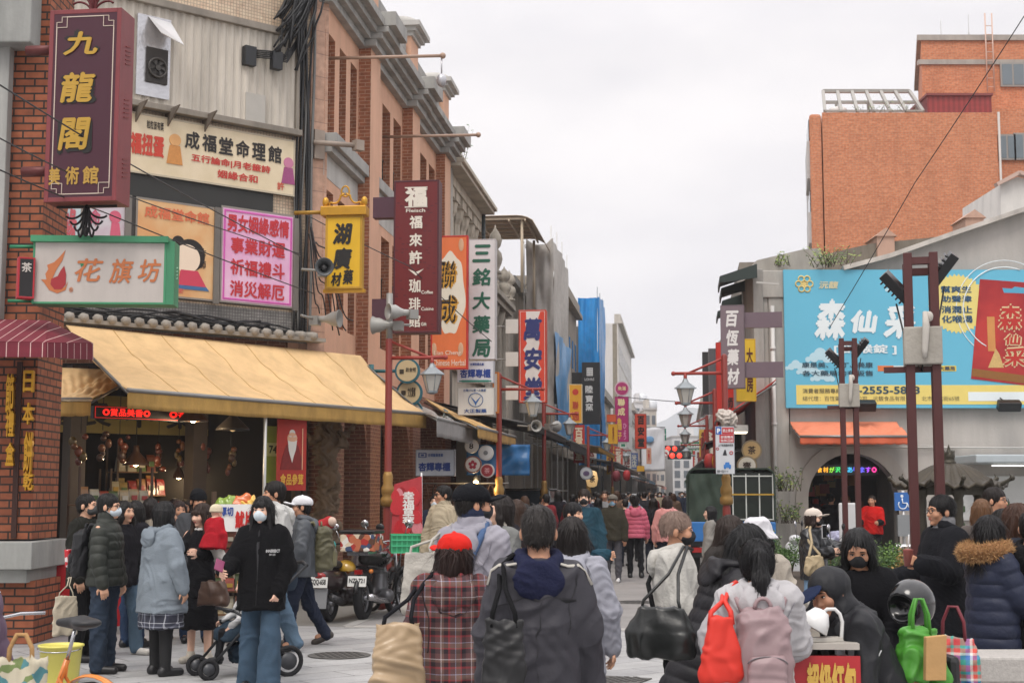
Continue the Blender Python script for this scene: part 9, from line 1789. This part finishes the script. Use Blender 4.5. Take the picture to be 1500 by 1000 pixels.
# ---- middle of the street
person('person in a black vest over teal sleeves, walking to the right',pk(838,15.2),55,1.58,1.0,top=dict(m=fabric('191c22'),infl=.045,sleeve=.25,len=.8,name='vest'),inner=dict(m=denim('24414f'),infl=.03),pants=dict(m=BLKP),hair=HS(c='121012',vol=1.1,fringe=.02),h=.009,skin='a',L=((20,8),(95,-12),40),Rr=((15,8),(80,-10),40))
person('person in a teal denim jacket and black mask with curly hair',pk(856,21),-8,1.74,1.1,top=dict(m=denim('26424f'),len=.8,infl=.04),inner=dict(m=fabric('55606a'),infl=.02,len=1.2,collar=.03),pants=dict(m=BLKP),hair=HS(c='2a1d16',vol=1.13,fringe=.03),mask='1a1a1d',h=.010,skin='c')
I17=person('person in a grey cap, olive jacket and pale mask walking towards the camera',pk(897,27.6),-10,1.66,1.1,top=dict(m=fabric('37342b'),len=.82,infl=.04,collar=.04),pants=dict(m=fabric('4c4b50'),w=.95),hair=HS(),hat=dict(kind='cap',m=fabric('6a655d')),mask='8ab0c9',shoes='c9c9c9',h=.011,skin='b',legs=((6,2),(-6,-12)))
person('person in a pink wavy quilted jacket and black trousers walking away',pk(930,29),180,1.64,1.05,top=dict(m=nylon('b5566a'),quilt=(.09,.014),len=.83,hood=.9,infl=.045),pants=dict(m=BLKP,w=.9),hair=dict(kind='bun',c='15100f'),h=.011,legs=((5,2),(-5,-10)))
person('person in a black jacket and navy trousers left of the pink hoodie',pk(957,30.5),180,1.58,1.1,top=dict(m=fabric('1b1b20'),infl=.05,len=.75),pants=dict(m=NAVP,w=1.2),hair=dict(kind='bob',len=.2,c='1c1310'),h=.012)
person('person in a pale pink hooded jacket with long brown hair walking away',pk(977,27.2),172,1.63,1.05,top=dict(m=fabric('c58a86'),len=.82,hood=1,infl=.045),pants=dict(m=NAVP),hair=HL(len=.3,c='2c1b17'),h=.011)
person('person in a grey coat with long black hair before the truck, looking left',pk(1041,23.6),-105,1.47,1.0,top=dict(m=fabric('86837e'),infl=.045,len=.6,name='coat'),hair=HL(len=.42,c='111013'),h=.010,skin='c',head=(15,0))
# ---- right of centre
I22=person('person with bleached short hair, black mask and pale grey hooded jacket',pk(988,9.3),78,1.56,1.08,top=dict(m=fabric('b0aea8'),len=.72,hood=1.1,infl=.045,fold=.013),pants=dict(m=BLKP),hair=HS(c='8a7468',vol=1.06,fringe=.035,cut=-.02),mask='15161a',h=.0065,skin='b',head=(4,4),Rr=((10,8),(50,-5)),L=((15,8),(60,-5)))
m=MB(); m.tube([wpt(I22,.11,-.05,1.46),wpt(I22,.06,.12,1.41),wpt(I22,-.08,.185,1.22),wpt(I22,-.2,.13,1.02)],.016,6); props(m.build('shoulder_strap',fabric('1c1d1f')),'black strap across the pale grey hooded jacket','strap')
person('person with dark brown hair bending behind the bleached haired man',pk(1037,10.4),60,1.55,1.0,lean=15,top=dict(m=fabric('33302e'),infl=.04),hair=dict(kind='bob',len=.22,c='2b1f19'),h=.009)
I23=person('person in a black quilted coat leaning forward, black bob hiding the face',pk(1026,7.9),105,1.56,1.05,lean=24,top=dict(m=nylon('1c1b1f',.55),quilt=(.085,.013),len=.62,hood=.9,infl=.045,name='coat'),pants=dict(m=fabric('1d2430')),hair=dict(kind='bob',len=.24,c='0e0e10',vol=1.08,fringe=.0,fringe_full=1),h=.0065,skin='a',head=(8,32),L=((28,8),(50,-8),30),Rr=((-5,14),(40,-10),30))
hungbag('shoulder_bag','large slouchy black leather shoulder bag in the crowd at the centre right',I23,-1 if 1 else 1,968,888,7.4,.36,.26,.16,mat('131615',.32,.12,5,.15,18,name='leather'),13,R(-25),strapm=mat('131615',.35),sr=.009,taper=.7,to=(1004,800,7.6))
I24=person('person with a white tied ponytail and light grey jacket seen from behind',pk(1108,7.2),178,1.445,1.02,lean=3,top=dict(m=nylon('aaa8aa',.6),len=.72,hood=1.1,infl=.05,fold=.014),pants=dict(m=BLKP),hair=dict(kind='pony',tie='d0d0d0',c='0f0e10',vol=1.06),h=.006,skin='b',head=(0,6),L=((14,12),(30,-4)),Rr=((24,12),(60,-8)))
backpack('dusty mauve backpack on the woman with the ponytail',I24,mat('8c7678',.5,.1,6,.2,14,name='nylon'),.27,.40,.16,21,1.08,mat('937c7e',.5,.1,6,.2,14,name='nylon'))
hungbag('tote_bag','bright orange red tote bag hanging from the ponytail woman\'s left shoulder',I24,1,1056,905,6.95,.2,.30,.1,mat('c92c1c',.6,.08,5,.15,14,name='nylon'),22,R(18),sr=.013,taper=.6)
person('person in a white bucket hat behind the ponytail woman',pk(1110,9.9),165,1.50,1.05,top=dict(m=fabric('a39b90'),infl=.04),hair=dict(kind='bob',len=.16),hat=dict(kind='bucket',m=fabric('c9c8cc')),h=.0075,head=(-30,0))
I26=person('person in a white cap, black mask and black leather jacket looking right',pk(1190,17),52,1.50,1.05,top=dict(m=mat('1a1c20',.3,.15,5,.2,14,name='leather'),len=.78,infl=.05),pants=dict(m=denim('6f8aa5'),w=1.1),hair=dict(kind='bob',len=.16,c='2a1a14'),hat=dict(kind='cap',m=fabric('c9bdb2')),mask='1b1b1e',h=.009,skin='c',L=((30,8),(110,-10),45),Rr=((25,10),(100,-14),45))
hungbag('shoulder_bag','beige cloth sling bag on the woman in the leather jacket',I26,-1,1193,815,16.6,.26,.2,.1,fabric('a8987c'),15,R(20),sr=.016)
T=thing('phone','pale phone held up by the woman in the white cap','phone',W(1207,778,16.7),R(40)); m=MB(); m.box(-.04,.04,-.005,.005,-.08,.08); m.build('case',mat('b5b5b8',.3),T,bev=.004); m=MB(); m.box(-.035,.035,-.0065,-.0055,-.07,.07); m.build('screen',mat('1a1b1e',.1),T)
I27=person('vendor in a black coat and mask with long black hair, looking down at the table',pk(1258,8.5),-18,1.49,1.05,lean=12,top=dict(m=fabric('17171a'),len=.62,infl=.05,name='coat'),pants=dict(m=BLKP),hair=HL(len=.36,c='0c0c0e',fringe=.07,front=.32),mask='17171a',h=.0065,skin='b',Rr=((28,22),(32,-12),25),L=((18,14),(55,-10),25),head=(0,20))
I28=person('hooded vendor in black sitting in profile at the stall',pk(1290,7.65),-80,1.62,1.1,lean=26,seat=.50,legs=((80,8),(20,4)),top=dict(m=nylon('1b1c20',.6),len=.72,infl=.05,fold=.014),pants=dict(m=BLKP),hair=HS(c='1a1614'),hat=dict(kind='hood',m=nylon('1b1c20',.6)),h=.0065,skin='d',Rr=((40,10),(75,-12),30),L=((35,12),(70,-10),30),head=(30,8))
q=Sh(); HM=I28['HM']; M2=HM @ Matrix.Translation((0,-.15,.045)) @ Euler((R(18),0,0)).to_matrix().to_4x4(); q.ell((0,0,0),(.07,.085,.012),.01,M2); shape(q,'cap_brim',fabric('1e2740'),I28['root'],.007)
I29=person('person with glasses, grey scarf and black coat holding a drink',pk(1380,11.3),-76,1.665,1.1,top=dict(m=fabric('1a1b1f'),len=.5,infl=.05,name='coat',hood=.8),inner=dict(m=fabric('77777a'),infl=.03,len=1.28,collar=.075,sleeve=.2),pants=dict(m=BLKP),hair=HS(c='121011',vol=1.08,fringe=.055),glasses=1,h=.0065,skin='b',L=((22,8),(108,-6),55),Rr=((12,8),(80,-10),55))
T=thing('drink_cup','paper cup with a straw held by the man with glasses','cup',atpt(I29,I29['A']['L'][2])+Vector((-.10,.0,.05)),0); m=MB(); m.lathe([(.03,-.07),(.04,.05),(.042,.055),(.005,.062)],16); m.build('cup',mat('8a4a42',.5,.2,12),T); m=MB(); m.cyl((0,0,.05),(.01,0,.17),.005,6); m.build('straw',mat('c9c9c9',.4),T)
I30=person('person in a long navy quilted coat with a tan fur trimmed hood',pk(1447,9.9),112,1.53,1.12,top=dict(m=nylon('20263a',.55),quilt=(.1,.012),len=.40,infl=.05,hemw=1.05,name='coat'),pants=dict(m=BLKP),hair=HL(len=.22,c='141214',front=.2),h=.0065,skin='c',L=((18,8),(50,-8)),Rr=((15,8),(45,-8)),head=(0,2))
q=Sh(); I=I30
for i in range(15):
 a=-2.5+5.0*i/14; x=.145*math.sin(a); y=.05+.13*math.cos(a); z=1.43+.02-.045*math.cos(a)*.5
 p=I['ub'](x*I['k'],y*I['k'],z*I['k']); q.ell(p.tolist(),(.052,.052,.05),.02)
V,F=q.mesh(.009); N=vnormals(V,F); V=V+N*(np.random.RandomState(3).rand(len(V),1)*.022-.006); fo=link_mesh('fur_trim',mesh_np('fur_trim',V,F,mat('9a7048',.95,.4,60,.8,140,name='fur')),I['root'])
hr=MB(); rr=np.random.RandomState(8); N=vnormals(V,F)
for i in rr.choice(len(V),2600): p=V[i]; n=N[i]+rr.randn(3)*.35; n/=np.linalg.norm(n); s_=np.cross(n,rr.randn(3)); s_/=np.linalg.norm(s_)+1e-9; hr.add([tuple(p-s_*.0025),tuple(p+s_*.0025),tuple(p+n*(.02+.018*rr.rand()))],[(0,1,2)],False)
hr.build('fur_tips',mat('b08a5e',.95,.35,50,name='fur'),I['root'])
person('person with a brown bob, dark navy coat and white mask at the right edge',pk(1490,10.6),60,1.60,1.08,top=dict(m=fabric('23262e'),infl=.045,len=.6,name='coat'),hair=dict(kind='bob',len=.2,c='42281a',vol=1.1),mask='c9ced2',h=.008,skin='c',Rr=((25,8),(95,-14),40))
T=thing('drink_cup','pale paper cup held at the right edge','cup',W(1466,840,10.3),0); m=MB(); m.lathe([(.032,-.06),(.042,.06),(.044,.065),(.005,.07)],16); m.build('cup',mat('c5bfb5',.5,.08),T)
person('person in a plain black jacket cut off by the right edge',pk(1508,9.9),150,1.56,1.15,top=dict(m=fabric('151517'),infl=.05,hood=1.1,len=.6),pants=dict(m=BLKP),hair=HS(),h=.008)
person('person with glasses and swept dark hair behind the incense burner, looking right',pk(1455,14.2),50,1.74,1.05,top=dict(m=fabric('8c8a88'),infl=.04),hair=HS(c='1d1512',vol=1.08),glasses=1,h=.009,skin='b')
person('person with long light brown hair left of the man with swept dark hair',pk(1437,13.6),170,1.63,top=dict(m=fabric('5a5350'),infl=.04),hair=HL(len=.4,c='6a4a30'),h=.009)
person('person with black hair and white mask between the two brown haired people',pk(1468,12.2),65,1.55,top=dict(m=fabric('c0bcb8'),infl=.04),hair=dict(kind='bob',len=.18),mask='cfd4d6',h=.009,skin='c')
person('shop worker in a red vest with black sleeves standing at the arch door',pk(1277,31.3),-30,1.64,1.15,top=dict(m=fabric('b81f1c'),infl=.045,sleeve=.3,name='vest',len=.84),inner=dict(m=BLKP,infl=.03),pants=dict(m=BLKP),hair=HS(c='2a201c',vol=.98),h=.012,skin='b',L=((20,8),(90,-15)),Rr=((20,8),(90,-15)))
person('customer in dark clothes inside the arch shop on the left',pk(1217,33.6),150,1.68,top=dict(m=fabric('1c1a1c'),infl=.04),hair=HS(),h=.014); person('customer with a tan hat inside the arch shop',pk(1238,34.0),100,1.62,top=dict(m=fabric('2a2220'),infl=.04),hair=HS(),hat=dict(kind='beanie',m=fabric('7a5c40')),h=.014)
person('small child sitting low beside the reddish shrub',G(1331,14.6)+Vector((0,0,.12)),-20,.95,1.05,top=dict(m=fabric('b5aaa5'),infl=.03),hair=HS(c='2a1d17',vol=.98),h=.009,skin='c',cat='child')
seam(I24,[[(.2,.1,1.38),(.175,.15,1.22),(.18,.13,1.05)],[(-.2,.1,1.38),(-.175,.15,1.22),(-.18,.13,1.05)],[(-.2,.18,.77),(0,.22,.76),(.2,.18,.77)]],'86848a')
seam(I28,[[(-.2,.1,1.38),(-.17,.14,1.2),(-.17,.12,1.05)],[(0,.22,1.3),(0,.22,1.0),(0,.2,.8)]],'0e0f12')
# ---- the crowd down the street
def crowd():
 kinds=[('dark coat',dict(m=fabric('2c2c32'),infl=.045),HS(c='1c1512'),178),('black coat and long hair',dict(m=fabric('222026'),infl=.045),HL(len=.3),182),('navy jacket facing the camera',dict(m=fabric('2a3040'),infl=.045),HS(),4),('grey jacket facing the camera',dict(m=fabric('8a8a8c'),infl=.045),HS(c='3a2a20'),-6),('white top facing the camera',dict(m=fabric('b9b9bd'),infl=.04),HS(),8),('brown coat with bob hair',dict(m=fabric('6a5546'),infl=.045),dict(kind='bob',len=.2,c='4a3222'),175),('beige coat facing the camera',dict(m=fabric('9c8e7a'),infl=.045),HL(len=.28,c='241913'),0),('dark red jacket',dict(m=fabric('7c2a30'),infl=.045),HS(),185),('pale blue jacket',dict(m=fabric('7d8fa5'),infl=.045),HS(c='1c1512'),170)]
 r=random.Random(11); P=[]
 for n,t,hh,rz in kinds: P.append(person('person wearing a %s in the dense crowd down the street'%n,G(900,40),rz,1.66,1.05,top=t,pants=dict(m=r.choice([BLKP,NAVP,DEND])),hair=hh,h=.017,skin=r.choice('abc'),group='people in the crowd down the street',face=abs(rz)<90,hands=False,mask='c5ced4' if n.startswith(('navy','beige')) else None)['root'])
 spots=[]
 for i in range(74):
  for _ in range(40):
   s=32+((i/74)**1.6)*85+r.random()*3; lo=-3.3; t=lo+r.random()*(3.6 if s>42 else 2.2)
   if all((s-a)**2+(t-b)**2>.36 for a,b in spots): break
  spots.append((s,t))
 spots+= [(23,-4.0),(25.5,-3.3),(27,-4.2),(29,-3.2),(30.5,-4.3),(31.5,-3.0)]
 for i,(s,t) in enumerate(spots):
  k=i%len(P); sc=.93+r.random()*.14; rz=P[k]['_rz'] if '_rz' in P[k] else None
  a=kinds[k][3];
  if i<len(P): o=P[k]; o.location=S(s,t); o.rotation_euler=(0,0,R(a+r.uniform(-25,25))); o.scale=(sc,)*3
  else: dup(P[k],S(s,t),R(a+r.uniform(-25,25)),scale=sc)
crowd()
# ================================================================ haze
m=bpy.data.materials.new('haze'); m.use_nodes=True; n=m.node_tree; n.nodes.clear(); v=n.nodes.new('ShaderNodeVolumePrincipled'); v.inputs['Color'].default_value=(.93,.94,.98,1); v.inputs['Density'].default_value=.00045; v.inputs['Anisotropy'].default_value=0; o_=n.nodes.new('ShaderNodeOutputMaterial'); n.links.new(v.outputs[0],o_.inputs['Volume'])
h=MB(); h.box(-1250,1250,-70,2420,-2,100); props(h.build('haze',m),kind='stuff')
